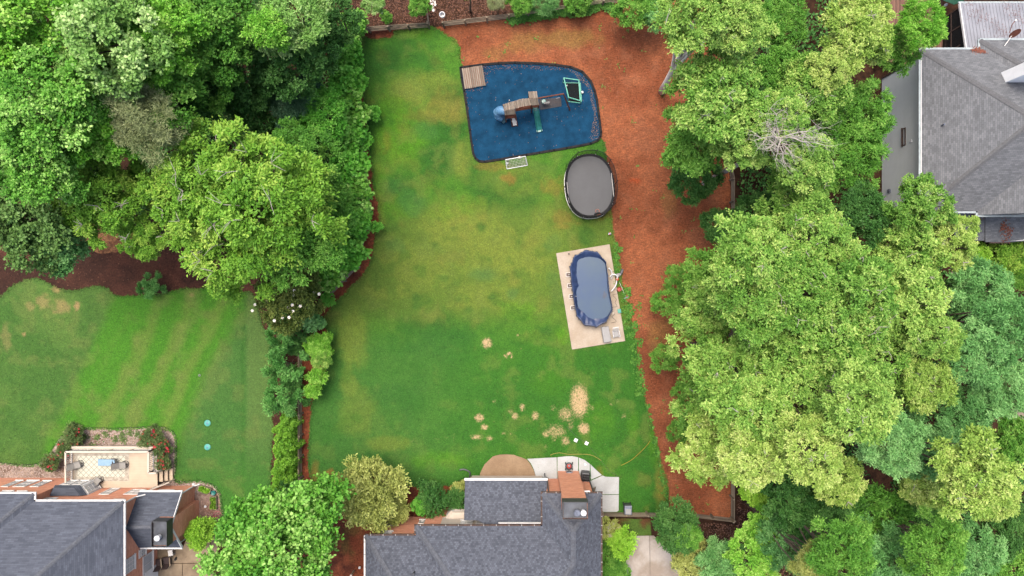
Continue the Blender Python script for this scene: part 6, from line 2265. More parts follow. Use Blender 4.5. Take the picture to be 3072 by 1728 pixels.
def crown_mesh(name, rs, R, hc, zc, sh, mat, lobes=3, dens=1.0, flat=.5, holes=0.0, tintbias=0.0):
    p = SHAPE[sh]
    rc0 = max(.42, min(1.7, p['cl'] * R + .25))
    cov = (R / rc0) ** 2
    nS, nLw = int(max(6, dens * p['fill'] * 1.15 * cov + 3)), int(max(4, dens * p['fill'] * 1.0 * cov + 2))
    ph, amp = rs.rand(4) * 2 * PI, .08 + .12 * rs.rand(4)
    # upper clumps keep their distance from each other; lower ones fill between and below
    pts = []
    for i in range(nS):
        cand = np.stack([np.sqrt(rs.rand(8)), rs.rand(8) * 2 * PI], 1)
        xy = np.stack([cand[:, 0] * np.cos(cand[:, 1]), cand[:, 0] * np.sin(cand[:, 1])], 1)
        if pts:
            k = np.argmax(np.min(np.linalg.norm(xy[:, None] - np.array([q_[2] for q_ in pts])[None], axis=2), axis=1))
        else:
            k = 0
        pts.append((cand[k][0], cand[k][1], xy[k]))
    th = np.concatenate([[q_[1] for q_ in pts], rs.rand(nLw) * 2 * PI])
    rho = np.concatenate([[q_[0] for q_ in pts], np.sqrt(rs.rand(nLw))]) * .98
    nC = nS + nLw
    lob = 1 + sum(amp[k] * np.sin((k + 2) * th + ph[k]) for k in range(4)) * .6
    rr = rho * R * lob * (1 - .5 * rc0 / R)
    dome = np.sqrt(np.clip(1 - rho ** 2, 0, 1))
    up_ = np.arange(nC) < nS
    zt = np.where(up_, dome * hc + (rs.rand(nC) - .5) * rc0 * 1.5, dome * hc - rc0 * (.9 + 1.3 * rs.rand(nC)))
    Cc = np.stack([rr * np.cos(th), rr * np.sin(th), zc + zt], 1)
    rc = rc0 * (.7 + .6 * rs.rand(nC))
    nt_ = int(max(5, p['tw'] * rc0 ** 1.35 * 1.7))
    nl = p['nl']
    out = np.stack([np.cos(th), np.sin(th), np.full(nC, .15)], 1) * (rho * p['out'])[:, None]
    d = unit(rs.randn(nC, nt_, 3))
    d[..., 2] = np.abs(d[..., 2]) * .9 - .15
    d = unit(d + out[:, None, :] + np.array([0, 0, .2]))
    tl = rc[:, None] * (.7 + .5 * rs.rand(nC, nt_))
    t = (np.arange(nl) + rs.rand(nC, nt_, nl)) / nl
    t = .15 + .85 * t ** .75
    pos = Cc[:, None, None, :] + d[:, :, None, :] * (tl[..., None] * t)[..., None]
    pos[..., 2] -= p['droop'] * (tl[..., None] * t ** 2)
    pos += rs.randn(*pos.shape) * .06 * rc0
    rnd = unit(rs.randn(nC, nt_, nl, 3))
    ld = unit(d[:, :, None, :] * .55 + rnd * .8 + np.array([0, 0, -p['droop'] * .8]))
    nn = unit(np.array([0, 0, p['up']]) + rs.randn(nC, nt_, nl, 3) * .5)
    sd_ = unit(np.cross(ld, nn))
    L = p['L'] * (.65 + .7 * rs.rand(nC, nt_, nl))[..., None]
    W = L * p['W'] / p['L'] * .5
    tint = .42 + tintbias + (rs.rand(nC) - .5)[:, None, None] * .45 + (rs.rand(nC, nt_) - .5)[..., None] * .36 + (rs.rand(nC, nt_, nl) - .5) * .3 + (t - .55) * .22
    pos, ld, sd_, L, W, tint = (a.reshape(-1, a.shape[-1]) if a.ndim == 4 else a.reshape(-1) for a in (pos, ld, sd_, L, W, tint))
    n = len(pos)
    dn = np.array([0, 0, -1.0]) * (L * .12)
    V = np.stack([pos, pos + ld * L * .5 + sd_ * W, pos + ld * L + dn, pos + ld * L * .5 - sd_ * W], 1).reshape(-1, 3)
    me = mesh_np(name, V, np.arange(4 * n).reshape(n, 4), mat, {'tint': np.repeat(np.clip(tint, 0, 1), 4)})
    return me, Cc, rc


def trunk_mb(base, top, r0, targets, rs, r_l=.05, crook=.25):
    mb = MB()
    n = 7
    pts = []
    off = Vector((0, 0, 0))
    for i in range(n):
        t = i / (n - 1)
        if 0 < i:
            off += Vector((rs.randn() * crook * .25, rs.randn() * crook * .25, 0))
        pts.append(Vector(base).lerp(Vector(top), t) + off * (t if t < 1 else 1))
    mb.tube(pts, [r0 * (1.25 if i == 0 else 1 - .72 * i / (n - 1)) for i in range(n)], 7)
    for q_ in targets:
        q_ = Vector(q_)
        k = rs.randint(2, n - 1)
        a = pts[k]
        m1 = a.lerp(q_, .45) + Vector((rs.randn() * .2, rs.randn() * .2, .1 * (q_ - a).length))
        rl = min(r0 * .5, r_l * (1 + .06 * (q_ - a).length * 3))
        mb.tube([a, m1, q_], [rl, rl * .6, rl * .2], 5, cap=False)
    return mb


PROTO = {}


def crown_proto(sh, i, dens):
    """a crown of this kind, shared by its like (scaled and turned for each tree)"""
    d = 1.0 if dens < .85 else (1.5 if dens > 1.15 else 1.25)
    d = .8 if dens < .85 else d
    if (sh, i, d) not in PROTO:
        rs = np.random.RandomState(900 + 17 * i + len(sh) * 31 + int(d * 10))
        R0 = SHAPE[sh]['R0']
        me, Cn, rn = crown_mesh('crown', rs, R0, R0 * .62, 0.0, sh, MT['leaf_green'], dens=d)
        PROTO[(sh, i, d)] = (me, Cn, rn, R0, R0 * .62)
    return PROTO[(sh, i, d)]


TINTED = {}


def tinted(col, bias):
    """the leaf colour of one tree; bias shifts it towards its young or old leaves"""
    k = (col, round(bias, 2))
    if k not in TINTED:
        if abs(bias) < .005:
            TINTED[k] = MT['leaf_' + col]
        else:
            d, m_, l = (np.array(c, float) for c in LEAFCOL[col])
            sft = lambda c, to: tuple(c + (to - c) * abs(bias) * 1.6)
            q_ = [sft(d, m_), sft(m_, l), sft(l, l)] if bias > 0 else [sft(d, d), sft(m_, d), sft(l, m_)]
            TINTED[k] = leafmat('leaf_%s_%d' % (col, round(bias * 100)), *K(*q_, FOL))
    return TINTED[k]


SEED = [100]
TREES = []


def tree(px, py, rpx, h, sh, col, label, name='tree', cat='tree', group=None, hcf=.62, bark='bark', dens=1.0, lean=None, twigs=0, bias=0.0, base=None, limbs=None, flat=.5, trunk_r=None):
    SEED[0] += 1
    rs = np.random.RandomState(SEED[0])
    R = rpx * (H - h * .8) / F
    hc = min(R * hcf, h * .55)
    zc = h - hc
    ctr = g(px, py, zc + hc * .45)
    b = Vector((ctr.x, ctr.y, 0)) if base is None else Vector(base)
    if base is None and h > 4.5 and (1980 < px < 2320 or (px > 2320 and py < 620) or px < 1000):
        e = g(px, py)
        b = Vector((ctr.x + (e.x - ctr.x) * .65, ctr.y + (e.y - ctr.y) * .65, 0))    # edge trees lean towards the light
    t = thing(name, b, label, cat, group)
    me, Cn, rn, R0, hc0 = crown_proto(sh, SEED[0] % SHAPE[sh]['nv'], dens)
    rz = rs.rand() * 2 * PI
    sx, sy, sz = R / R0 * (.94 + .12 * rs.rand()), R / R0 * (.94 + .12 * rs.rand()), hc / hc0
    cr = put('crown', me, t)
    cr.location = (ctr.x - b.x, ctr.y - b.y, zc)
    cr.rotation_euler = (0, 0, rz)
    cr.scale = (sx, sy, sz)
    cr.material_slots[0].link = 'OBJECT'
    cr.material_slots[0].material = tinted(col, bias)
    ca, sa = math.cos(rz), math.sin(rz)
    Cc = np.stack([Cn[:, 0] * sx * ca - Cn[:, 1] * sy * sa, Cn[:, 0] * sx * sa + Cn[:, 1] * sy * ca, zc + Cn[:, 2] * sz], 1)
    rc = rn * R / R0
    k = limbs if limbs is not None else int(min(26, 5 + R * 3))
    order = np.argsort(-Cc[:, 2])
    pick = list(order[:k // 2]) + list(rs.permutation(len(Cc))[:k - k // 2])
    W = [Vector((ctr.x + Cc[i][0], ctr.y + Cc[i][1], Cc[i][2])) for i in pick]
    mb = trunk_mb(b, (ctr.x, ctr.y, zc + hc * .35), trunk_r or max(.04, min(.28, .013 * h + .01)), W, rs)
    mb.build('trunk', MT[bark], t, smooth=True)
    if twigs:
        tm = MB()
        for _ in range(twigs):
            i = order[rs.randint(0, max(1, len(order) // 2))]
            p0 = Vector((ctr.x + Cc[i][0], ctr.y + Cc[i][1], Cc[i][2] + rc[i] * .5))
            for _ in range(3):
                d = Vector((rs.randn(), rs.randn(), .3 + abs(rs.randn()) * .4)).normalized()
                q1 = p0 + d * rc[i] * .7
                tm.tube([p0, p0.lerp(q1, .5) + Vector((0, 0, .08)), q1], [.022, .016, .006], 4, cap=False)
        tag(tm.build('bare_twigs', MT['dead_wood'], t), kind='stuff')
    TREES.append((label, R))
    return t


# ---- woods at the upper left
WL = 'trees of the wood left of the lawn'
L_ = [
    (50, 50, 165, 20, 'maple', 'bright', 'tall bright green broadleaf tree in the top left corner', dict(bias=.1)),
    (120, 300, 150, 20, 'maple', 'maple', 'large pale tipped broadleaf tree at the left edge', dict(bias=.12)),
    (90, 470, 140, 18, 'maple', 'maple', 'pale tipped broadleaf tree at the left edge above the reddish tree', dict(bias=.08)),
    (270, 380, 120, 17, 'maple', 'bright', 'bright green tree left of the grey pine', {}),
    (330, 110, 160, 20, 'maple', 'white', 'whitish green broadleaf tree near the top left', dict(bias=.05)),
    (470, 110, 120, 18, 'maple', 'bright', 'bright green tree right of the whitish tree at the top', {}),
    (480, 250, 130, 16, 'maple', 'green', 'mid green broadleaf tree above the grey pine', {}),
    (300, 215, 90, 15, 'maple', 'lime', 'yellowish green tree between the bright and whitish crowns', {}),
    (640, 80, 130, 15, 'maple', 'green', 'darker green tree with yellow leaves near the top', dict(bias=-.15)),
    (600, 210, 110, 13, 'maple', 'green', 'shaded green tree above the dark gap in the wood', dict(bias=-.2)),
    (870, 50, 110, 14, 'oak', 'white', 'pale flowering tree at the top right of the wood', {}),
    (800, 85, 55, 15, 'small', 'bright', 'small yellow green tree under the pale flowering tree', {}),
    (870, 175, 115, 11, 'maple', 'dark', 'dark green understorey tree below the pale flowering tree', {}),
    (710, 220, 100, 10, 'maple', 'dark', 'dark green understorey tree beside the bare mulch gaps', {}),
    (880, 285, 80, 8, 'needle', 'blue', 'bluish dark conifer in the shade of the wood', {}),
    (760, 330, 90, 7, 'small', 'dark', 'low dark shrubby tree above the big feathery tree', {}),
    (430, 372, 105, 17, 'needle', 'pinegrey', 'hazy grey olive pine in the middle of the left wood', dict(dens=1.1)),
    (560, 340, 80, 12, 'maple', 'dark', 'dark tree right of the grey pine', {}),
    (70, 640, 160, 14, 'maple', 'redgreen', 'green tree with dull reddish leaves at the left edge above the mulch', {}),
    (170, 720, 90, 12, 'maple', 'teal', 'bluish green tree overhanging the dark mulch', {}),
    (300, 590, 140, 14, 'feather', 'feather', 'yellow green drooping tree left of the big feathery tree', dict(twigs=8, bias=.05)),
    (440, 690, 80, 12, 'feather', 'feather', 'thin yellow green tree whose twigs hang over the mulch', dict(twigs=4)),
    (250, 500, 70, 12, 'maple', 'dark', 'dark tree behind the drooping yellow green tree', {}),
    (600, 560, 165, 15, 'feather', 'feather', 'left half of the big feathery yellow green trees', dict(twigs=8, bias=.05)),
    (770, 600, 200, 16, 'feather', 'feather', 'largest feathery yellow green tree in the left wood', dict(twigs=10, bias=.02)),
    (690, 740, 150, 13, 'feather', 'feather', 'feathery tree whose sprays hang over the left lawn edge', dict(twigs=7, bias=.1)),
    (900, 720, 130, 13, 'feather', 'green', 'greener feathery tree beside the lawn vines', dict(bias=-.08)),
    (900, 480, 110, 11, 'feather', 'green', 'dark green feathery tree next to the vine covered fence', dict(bias=-.15)),
    (960, 600, 90, 9, 'feather', 'green', 'dark green tree squeezed between feathery tree and vines', dict(bias=-.2)),
    (1000, 40, 80, 9, 'maple', 'dark', 'dark tree beyond the left end of the back fence', {}),
    (960, 130, 70, 7, 'maple', 'dark', 'dark shrubby tree behind the vines at the top of the lawn', {}),
    (960, 330, 80, 7, 'maple', 'vine', 'bright leafy tree left of the lawn vines', {}),
]
for px, py, r_, h_, sh, co_, lb, kw in L_:
    kw = dict(kw)
    kw['bias'] = round(kw.get('bias', 0) - .12, 2)
    tree(px, py, r_, h_, sh, co_, lb, group=WL, **kw)
# vine covered shrubs along the left edge of the lawn
V_ = [(1068, 78, 46, 2.6, 'topmost vine mound by the left end of the back fence'), (1052, 160, 50, 3.2, 'vine mound beside the top corner of the lawn'), (1050, 240, 52, 3.4, 'vine mound level with the plank platform'), (1062, 325, 56, 3.4, 'vine mound bulging onto the lawn beside the swing set'),
      (1062, 410, 54, 3.2, 'vine mound level with the white goal'), (1060, 500, 54, 3.0, 'vine mound level with the trampoline'), (1078, 585, 50, 3.0, 'vine mound below the trampoline level'), (1078, 670, 50, 3.0, 'vine mound where the lawn edge bends left'), (1050, 760, 56, 3.0, 'lowest full vine mound above the flowering magnolia'), (1000, 820, 50, 3.0, 'vine mound touching the magnolia')]
for x, y, r_, h_, lb in V_:
    tree(x - 12, y, r_, h_, 'big', 'vine' if (y // 90) % 3 else 'maple', 'broad leaved ' + lb, 'vine_shrub', 'shrub', 'vines along the left fence', dens=1.3, limbs=5)
for x, y, r_, lb in ((1080, 250, 22, 'small leafy sprig leaning over the upper lawn edge'), (1120, 340, 22, 'leafy sprig reaching onto the grass beside the swing set'), (1128, 680, 18, 'leafy sprig poking over the red mulch at the bend')):
    tree(x, y, r_, 1.6, 'big', 'vine', lb, 'vine_sprig', 'shrub', dens=1.2, limbs=3)
# ---- behind the back fence
tree(1118, 6, 34, 6, 'maple', 'white', 'small pale tree on a thin trunk behind the back fence', base=tuple(g(1152, 48)), bark='bark_pale')
tree(1160, 50, 20, 1.2, 'small', 'green', 'low shrub behind the braced fence section')
tree(1258, 12, 36, 3, 'maple', 'green', 'leafy tree left of the opening in the back fence')
tree(1404, -22, 18, 7, 'small', 'bright', 'ivy clad trunk behind the back fence', base=tuple(g(1412, 36)))
tree(1490, 4, 28, 3, 'needle', 'pinegrey', 'pale olive sapling behind the back fence', dens=.9)
tree(1562, 6, 38, 2.6, 'maple', 'green', 'leafy shrub where ivy starts on the back fence')
tree(1640, 6, 40, 2.4, 'needle', 'teal', 'soft needled shrub over the back fence', dens=.9)
tree(1735, -8, 46, 2.6, 'maple', 'green', 'green shrubby tree above the ivy at the top')
tree(1905, 10, 66, 4, 'maple', 'green', 'green tree at the top edge of the pine straw', base=tuple(g(1930, -6)))
tree(1975, 40, 44, 4, 'small', 'teal', 'bluish shrub at the top right of the pine straw', base=tuple(g(1990, 30)))

# ---- woods at the right
WR = 'trees of the wood right of the pine straw'
R_ = [
    (2090, 48, 104, 19, 'oak', 'lime', 'yellow green tree with pale leaning trunk by the pine straw', dict(base=tuple(g(1987, 274)), bark='bark_pale', twigs=5, bias=.1, trunk_r=.3)),
    (2155, 225, 86, 16, 'oak', 'lime', 'yellow green tree just below the pale trunked tree', dict(twigs=4, bias=.12)),
    (2210, 60, 100, 17, 'oak', 'lime', 'yellow green tree at the top edge right of the pale trunk', dict(twigs=4, bias=.1)),
    (2340, 70, 95, 14, 'willow', 'green', 'darker green tree at the top between two pale crowns', {}),
    (2330, 210, 80, 13, 'oak', 'green', 'green tree left of the cream flowering tree', {}),
    (2560, 110, 105, 16, 'oak', 'pale', 'cream flowering tree at the upper right', dict(twigs=4, bias=.12)),
    (2600, 40, 80, 16, 'oak', 'pale', 'second cream flowering crown touching the top edge', dict(twigs=2)),
    (2500, 200, 70, 15, 'oak', 'pale', 'lower cream flowering crown', dict(bias=.1)),
    (2760, 70, 85, 12, 'willow', 'bright', 'bright willowy tree beside the old deck', dict(bias=.05)),
    (2690, 150, 70, 10, 'willow', 'green', 'green willowy tree by the corner of the grey siding', {}),
    (2150, 300, 120, 17, 'oak', 'lime', 'large lime tree right of the red straw slope', dict(twigs=5)),
    (2440, 270, 110, 17, 'maple', 'lime', 'lime green tree left of the grey sided wall', dict(twigs=5)),
    (2330, 350, 90, 16, 'maple', 'lime', 'lime tree around the upper dead branches', dict(twigs=4)),
    (2580, 350, 100, 11, 'willow', 'green', 'mid green tree in front of the grey sided wall', {}),
    (2560, 470, 100, 11, 'willow', 'green', 'green tree below the narrow wall window', {}),
    (2090, 420, 90, 12, 'maple', 'green', 'green tree on the edge of the straw slope', {}),
    (2230, 430, 90, 14, 'maple', 'lime', 'lime tree left of the dead branches', dict(twigs=5)),
    (2090, 530, 70, 7, 'maple', 'dark', 'dark shrubby tree overhanging the straw by the fence', {}),
    (2420, 480, 90, 16, 'maple', 'lime', 'lime tree right of the dead branches', dict(twigs=4)),
    (2390, 590, 110, 15, 'oak', 'lime', 'lime tree below the dead branches', dict(twigs=4)),
    (2170, 680, 60, 6, 'maple', 'dark', 'dark round tree at the right rim of the pine straw', {}),
    (2280, 640, 70, 9, 'maple', 'dark', 'shaded dark tree right of the fence post stretch', {}),
    (2250, 760, 120, 15, 'oak', 'lime', 'lime oak at the left of the great canopy', dict(twigs=4)),
    (2440, 710, 120, 17, 'oak', 'lime', 'lime oak in the upper middle of the great canopy', dict(twigs=5, bias=.06)),
    (2590, 640, 90, 11, 'oak', 'dark', 'dark tree under the lime crowns below the siding', {}),
    (2760, 620, 100, 14, 'oak', 'lime', 'lime tree overlapping the corner of the shingle roof', dict(twigs=3)),
    (2720, 760, 120, 14, 'oak', 'lime', 'lime tree below the shingle roof corner', dict(twigs=5, bias=.05)),
    (2860, 720, 80, 12, 'oak', 'pale', 'yellowish tree tip against the porch roof', dict(twigs=2)),
    (2120, 830, 75, 8, 'maple', 'green', 'open green tree over the straw beside the pool', dict(dens=.75)),
    (2120, 930, 90, 10, 'oak', 'lime', 'loose lime tree right of the pool slab', dict(dens=.85, twigs=2)),
    (2100, 1040, 85, 10, 'oak', 'lime', 'loose lime tree right of the lawn corner', dict(dens=.75, twigs=2)),
    (2270, 900, 130, 16, 'oak', 'lime', 'lime oak in the left half of the great canopy', dict(twigs=5)),
    (2400, 860, 120, 17, 'oak', 'lime', 'lime oak near the centre of the great canopy', dict(twigs=5)),
    (2560, 880, 130, 18, 'oak', 'lime', 'tall lime oak showing thick grey limbs', dict(twigs=8, bias=.05)),
    (2720, 920, 130, 17, 'oak', 'lime', 'lime oak right of the limb showing crown', dict(twigs=5, bias=.04)),
    (2810, 1010, 80, 15, 'oak', 'lime', 'lime crown bordering the bluish tree', dict(twigs=3, bias=.08)),
    (2180, 1110, 110, 13, 'oak', 'lime', 'lime oak over the narrow straw strip', dict(dens=.9, twigs=3)),
    (2340, 1040, 130, 17, 'oak', 'lime', 'lime oak low in the great canopy', dict(twigs=5, bias=.05)),
    (2500, 1040, 130, 18, 'oak', 'lime', 'tall lime oak in the lower middle of the great canopy', dict(twigs=6, bias=.06)),
    (2660, 1090, 120, 17, 'oak', 'lime', 'lime oak left of the teal trees', dict(twigs=5, bias=.05)),
    (2780, 1150, 90, 15, 'oak', 'pale', 'pale yellow crown left of the teal trees', dict(twigs=2, bias=-.05)),
    (2110, 1230, 80, 10, 'oak', 'lime', 'thin lime tree over the straw lower down', dict(dens=.7, twigs=2)),
    (2250, 1240, 120, 15, 'oak', 'lime', 'lime oak above the straw corner', dict(twigs=4, bias=.03)),
    (2410, 1190, 120, 17, 'oak', 'lime', 'lime oak in the lower canopy', dict(twigs=4, bias=.06)),
    (2580, 1210, 120, 17, 'oak', 'lime', 'lime oak low and right in the canopy', dict(twigs=4, bias=.06)),
    (2130, 1350, 100, 12, 'oak', 'pale', 'pale lime tree hanging over the straw corner', dict(dens=.9, twigs=3, bias=-.05)),
    (2260, 1370, 105, 14, 'oak', 'pale', 'pale lime tree over the corner fence', dict(twigs=4, bias=-.02)),
    (2430, 1350, 110, 15, 'oak', 'pale', 'pale lime tree above the dark lower wood', dict(twigs=4)),
    (2520, 1440, 80, 14, 'oak', 'pale', 'pale lime crown tip with forked dead twig', dict(twigs=3)),
    (2930, 880, 110, 13, 'willow', 'teal', 'bluish green tree beside the tan walk', {}),
    (3010, 980, 110, 14, 'willow', 'teal', 'bluish green tree at the right edge', {}),
    (2920, 1060, 110, 12, 'willow', 'teal', 'bluish green tree in the middle of the right edge', {}),
    (3000, 1170, 100, 13, 'willow', 'teal', 'bluish green tree above the paved corner', dict(bias=.05)),
    (2910, 1230, 90, 13, 'willow', 'teal', 'bluish green tree left of the paved corner', {}),
    (2680, 1330, 100, 14, 'willow', 'teal', 'teal green tree left of the cream tree', dict(bias=.05)),
    (2800, 1340, 90, 14, 'willow', 'teal', 'teal green tree above the cream tree', dict(bias=.05)),
    (3050, 1330, 70, 10, 'maple', 'green', 'green tree below the paved corner', {}),
    (2920, 1430, 120, 16, 'oak', 'pale', 'large cream yellow flowering tree at the lower right', dict(twigs=4, bias=.06)),
    (2780, 1440, 90, 15, 'oak', 'pale', 'cream yellow flowering tree left of the largest one', dict(twigs=2, bias=.02)),
    (3000, 1500, 70, 15, 'oak', 'pale', 'lowest cream yellow flowering crown', dict(bias=.12)),
    (2390, 1510, 95, 10, 'maple', 'dark', 'dark tree right of the fence corner', {}),
    (2500, 1560, 95, 11, 'willow', 'dark', 'dark green tree in the lower right wood', {}),
    (2640, 1540, 100, 11, 'willow', 'green', 'green tree below the teal trees', dict(bias=-.08)),
    (2750, 1570, 85, 9, 'willow', 'dark', 'dark tree under the cream flowering trees', {}),
    (2370, 1630, 95, 12, 'willow', 'teal', 'blue green tree at the bottom of the wood', dict(bias=-.1)),
    (2520, 1660, 105, 13, 'willow', 'green', 'green tree at the bottom edge of the wood', {}),
    (2440, 1700, 70, 12, 'needle', 'olive', 'olive conifer at the bottom edge', dict(dens=1.1)),
    (2660, 1670, 105, 14, 'willow', 'teal', 'pale blue green tree at the bottom edge', {}),
    (2800, 1640, 105, 13, 'willow', 'green', 'green tree near the bottom right', {}),
    (2920, 1650, 100, 14, 'willow', 'teal', 'pale green tree near the bottom right corner', dict(bias=.06)),
    (3030, 1600, 80, 10, 'maple', 'dark', 'dark tree near the right bottom edge', {}),
    (3050, 1700, 80, 12, 'maple', 'green', 'green tree in the bottom right corner', {}),
    (2275, 1480, 46, 6, 'maple', 'chart', 'small bright green tree just outside the fence corner', {}),
    (2290, 1590, 60, 7, 'maple', 'bright', 'bright green tree right of the leaf litter', {}),
    (2260, 1680, 80, 8, 'maple', 'bright', 'bright yellow green tree at the bottom beside the litter', {}),
    (2170, 1700, 70, 7, 'willow', 'teal', 'blue green shrub at the bottom by the driveway', {}),
    (2080, 1670, 62, 4.5, 'fine', 'olive', 'olive shrub beside the driveway', {}),
]
HV = np.random.RandomState(3)
for px, py, r_, h_, sh, co_, lb, kw in R_:
    kw = dict(kw)
    kw['bias'] = round((kw.get('bias', 0) + (HV.rand() - .55) * .3) / .06) * .06
    tree(px, py, r_ * (1.06 if px < 2200 else .94 if h_ > 11 else 1), h_ + (HV.rand() - .5) * (7 if h_ > 11 else 0), sh, co_, lb, group=WR, **kw)


# the dead crown: bare silver branches
def dead_tree(px, py, h, label):
    SEED[0] += 1
    rs = np.random.RandomState(SEED[0])
    c = g(px, py, h - 2)
    b = Vector((c.x, c.y, 0))
    t = thing('dead_tree', b, label, 'tree')
    MB().tube([b, b + Vector((.1, 0, h * .5)), b + Vector((0, .1, h - 3))], [.25, .18, .12], 8).build('trunk', MT['dead_wood'], t)
    br = MB()

    def grow(p, d, L, r, lv):
        k = 4
        pts, rr = [p], [r]
        for i in range(k):
            d = (d + Vector((rs.randn(), rs.randn(), rs.randn() * .5)) * .28).normalized()
            p = p + d * (L / k)
            pts.append(p)
            rr.append(r * (1 - .6 * (i + 1) / k))
        br.tube(pts, rr, 5, cap=False)
        if lv > 0:
            for i in range(1, k + 1):
                for _ in range(2 if lv > 1 else 1):
                    dd = (d * .6 + Vector((rs.randn(), rs.randn(), rs.randn() * .4 + .15))).normalized()
                    grow(pts[i], dd, L * .5 * (.7 + .5 * rs.rand()), rr[i] * .65, lv - 1)
    for i in range(15):
        a = 2 * PI * i / 15 + rs.rand() * .5
        grow(b + Vector((0, .1, h - 3.2 + rs.rand())), Vector((math.cos(a), math.sin(a), .35 + .4 * rs.rand())).normalized(), 1.3 + 1.5 * rs.rand(), .045, 2)
    br.build('branch', MT['dead_wood'], t)
    return t


dead_tree(2348, 415, 20.3, 'bare silver dead tree among the lime crowns')

# ---- garden trees and shrubs
tree(2035, 1585, 74, 6, 'maple', 'dark', 'broad dark evergreen tree over the bottom fence', dens=1.2, hcf=.8, bias=.15)
tree(2065, 1610, 40, 6.4, 'maple', 'green', 'olive tipped leafy crown right of the driveway end', dens=1.0)
tree(830, 1630, 185, 12, 'maple', 'maple', 'large bright maple between the two brick houses at the bottom', dens=1.25, bias=-.06, hcf=.7)
tree(930, 1545, 75, 8, 'maple', 'green', 'darker green limb mass behind the big maple', dens=1.1)
tree(1106, 1478, 104, 5, 'fine', 'olive', 'large round olive shrub tree left of the house', dens=1.3, hcf=.75)
tree(1185, 1530, 42, 3, 'fine', 'olive', 'lower olive shrub beside the brick bay wall', dens=1.2)
tree(1296, 1496, 48, 2.6, 'small', 'dark', 'glossy green shrub in the bed beside the low roof', 'garden_shrub', 'shrub', dens=1.3, bias=-.1)
tree(1262, 1515, 30, 2.6, 'maple', 'vine', 'bright leaved shrub left in the house bed', 'garden_shrub', 'shrub')
tree(1370, 1498, 34, 2.2, 'small', 'dark', 'dark shrub against the low roof edge', 'garden_shrub', 'shrub', dens=1.2)
tree(1378, 1465, 24, 1.6, 'fine', 'olive', 'brownish low shrub near the drain pipe', 'garden_shrub', 'shrub')
tree(1822, 1583, 36, 2.2, 'fine', 'olive', 'twiggy brown shrub at the right house corner', 'garden_shrub', 'shrub', twigs=10, dens=.7)
tree(1868, 1628, 44, 2.6, 'small', 'chart', 'bright green shrub beside the driveway top', 'garden_shrub', 'shrub', dens=1.3, bias=-.2)
tree(1825, 1690, 52, 1.8, 'willow', 'green', 'shaggy ornamental grass along the right house wall', 'grass_clump', 'shrub', dens=1.6, bias=-.2)
tree(1850, 1725, 40, 1.4, 'willow', 'green', 'low ornamental grass at the bottom by the driveway', 'grass_clump', 'shrub', dens=1.5, bias=-.2)
tree(600, 1598, 44, 2.6, 'dense', 'chart', 'clipped chartreuse shrub beside the left house chimney', 'garden_shrub', 'shrub', dens=1.6, hcf=.9)
# magnolia with white blooms
mg = tree(860, 900, 88, 7, 'maple', 'magnolia', 'dark magnolia with white blooms at the lawn corner', dens=1.2, hcf=.9, bias=.1)
rs_ = np.random.RandomState(9)
FL = MB()
fl = [(828, 884), (868, 864), (884, 872), (880, 886), (766, 914), (758, 932), (804, 901), (836, 926), (866, 922), (848, 953), (868, 952), (824, 962), (902, 918), (924, 921), (942, 877), (958, 882), (880, 934), (878, 915)]
for x, y in fl:
    p = g(x, y, 7.15 if 800 < x < 920 else 6.0)
    f_ = MB()
    for k in range(6):
        a = 2 * PI * k / 6
        d = Vector((math.cos(a), math.sin(a), .7)).normalized() * .17
        e = Vector((-math.sin(a), math.cos(a), 0)) * .07
        f_.quad(p, p + d * .5 + e, p + d, p + d * .5 - e)
    f_.build('bloom', MT['white_petal'], mg)
# strip between the lawns
for x, y, r_, lb in ((848, 985, 42, 'upper starry evergreen shrub below the magnolia'), (860, 1095, 46, 'middle starry evergreen shrub beside the dark fence'), (850, 1196, 42, 'lower starry evergreen shrub above the hedge')):
    tree(x, y, r_ * 1.15, 3.0, 'star', 'cedar', lb, 'evergreen_shrub', 'shrub', 'evergreens beside the dark fence', dens=1.5, hcf=.9)
for x, y, r_, sh, co_, lb in ((955, 1038, 42, 'maple', 'bright', 'yellow green leafy shrub right of the dark fence'), (962, 1075, 34, 'maple', 'lime', 'lime tipped shrub below the yellow green shrub'), (950, 1130, 28, 'small', 'bright', 'rounded green shrub in the strip by the lawn'), (935, 1172, 27, 'small', 'bright', 'lowest bright shrub of the strip by the lawn'),
                              (935, 965, 32, 'big', 'teal', 'pale broad leaved shrub under the magnolia'), (900, 1010, 22, 'star', 'dark', 'small dark shrub at the head of the fence'), (980, 900, 24, 'maple', 'vine', 'green shrub between magnolia and diagonal fence')):
    tree(x, y, r_, 2.2, sh, co_, lb, 'garden_shrub', 'shrub', dens=1.3)


for x, y, r_, lb in ((880, 1040, 26, 'dark low shrub between the upper and middle evergreens'), (885, 1150, 24, 'dark low shrub between the middle and lower evergreens'), (830, 1045, 22, 'small dark shrub on the left lawn side of the evergreens'), (880, 950, 34, 'dark shrub in the shade under the magnolia')):
    tree(x, y, r_, 1.6, 'small', 'dark', lb, 'garden_shrub', 'shrub', dens=1.3)
for x, y, r_, lb in ((2010, 905, 52, 'low loose bush at the straw edge right of the pool slab'), (1995, 1075, 44, 'low loose bush beside the narrowing straw strip'), (2045, 1290, 46, 'low loose bush hanging over the lower straw strip'), (2040, 830, 40, 'low loose bush on the straw level with the pool box'), (2070, 1180, 50, 'low loose bush where the straw strip is narrowest')):
    tree(x, y, r_, 3.6, 'oak', 'green', lb, 'straw_edge_bush', 'shrub', dens=.75, base=tuple(g(x + 14, y)))


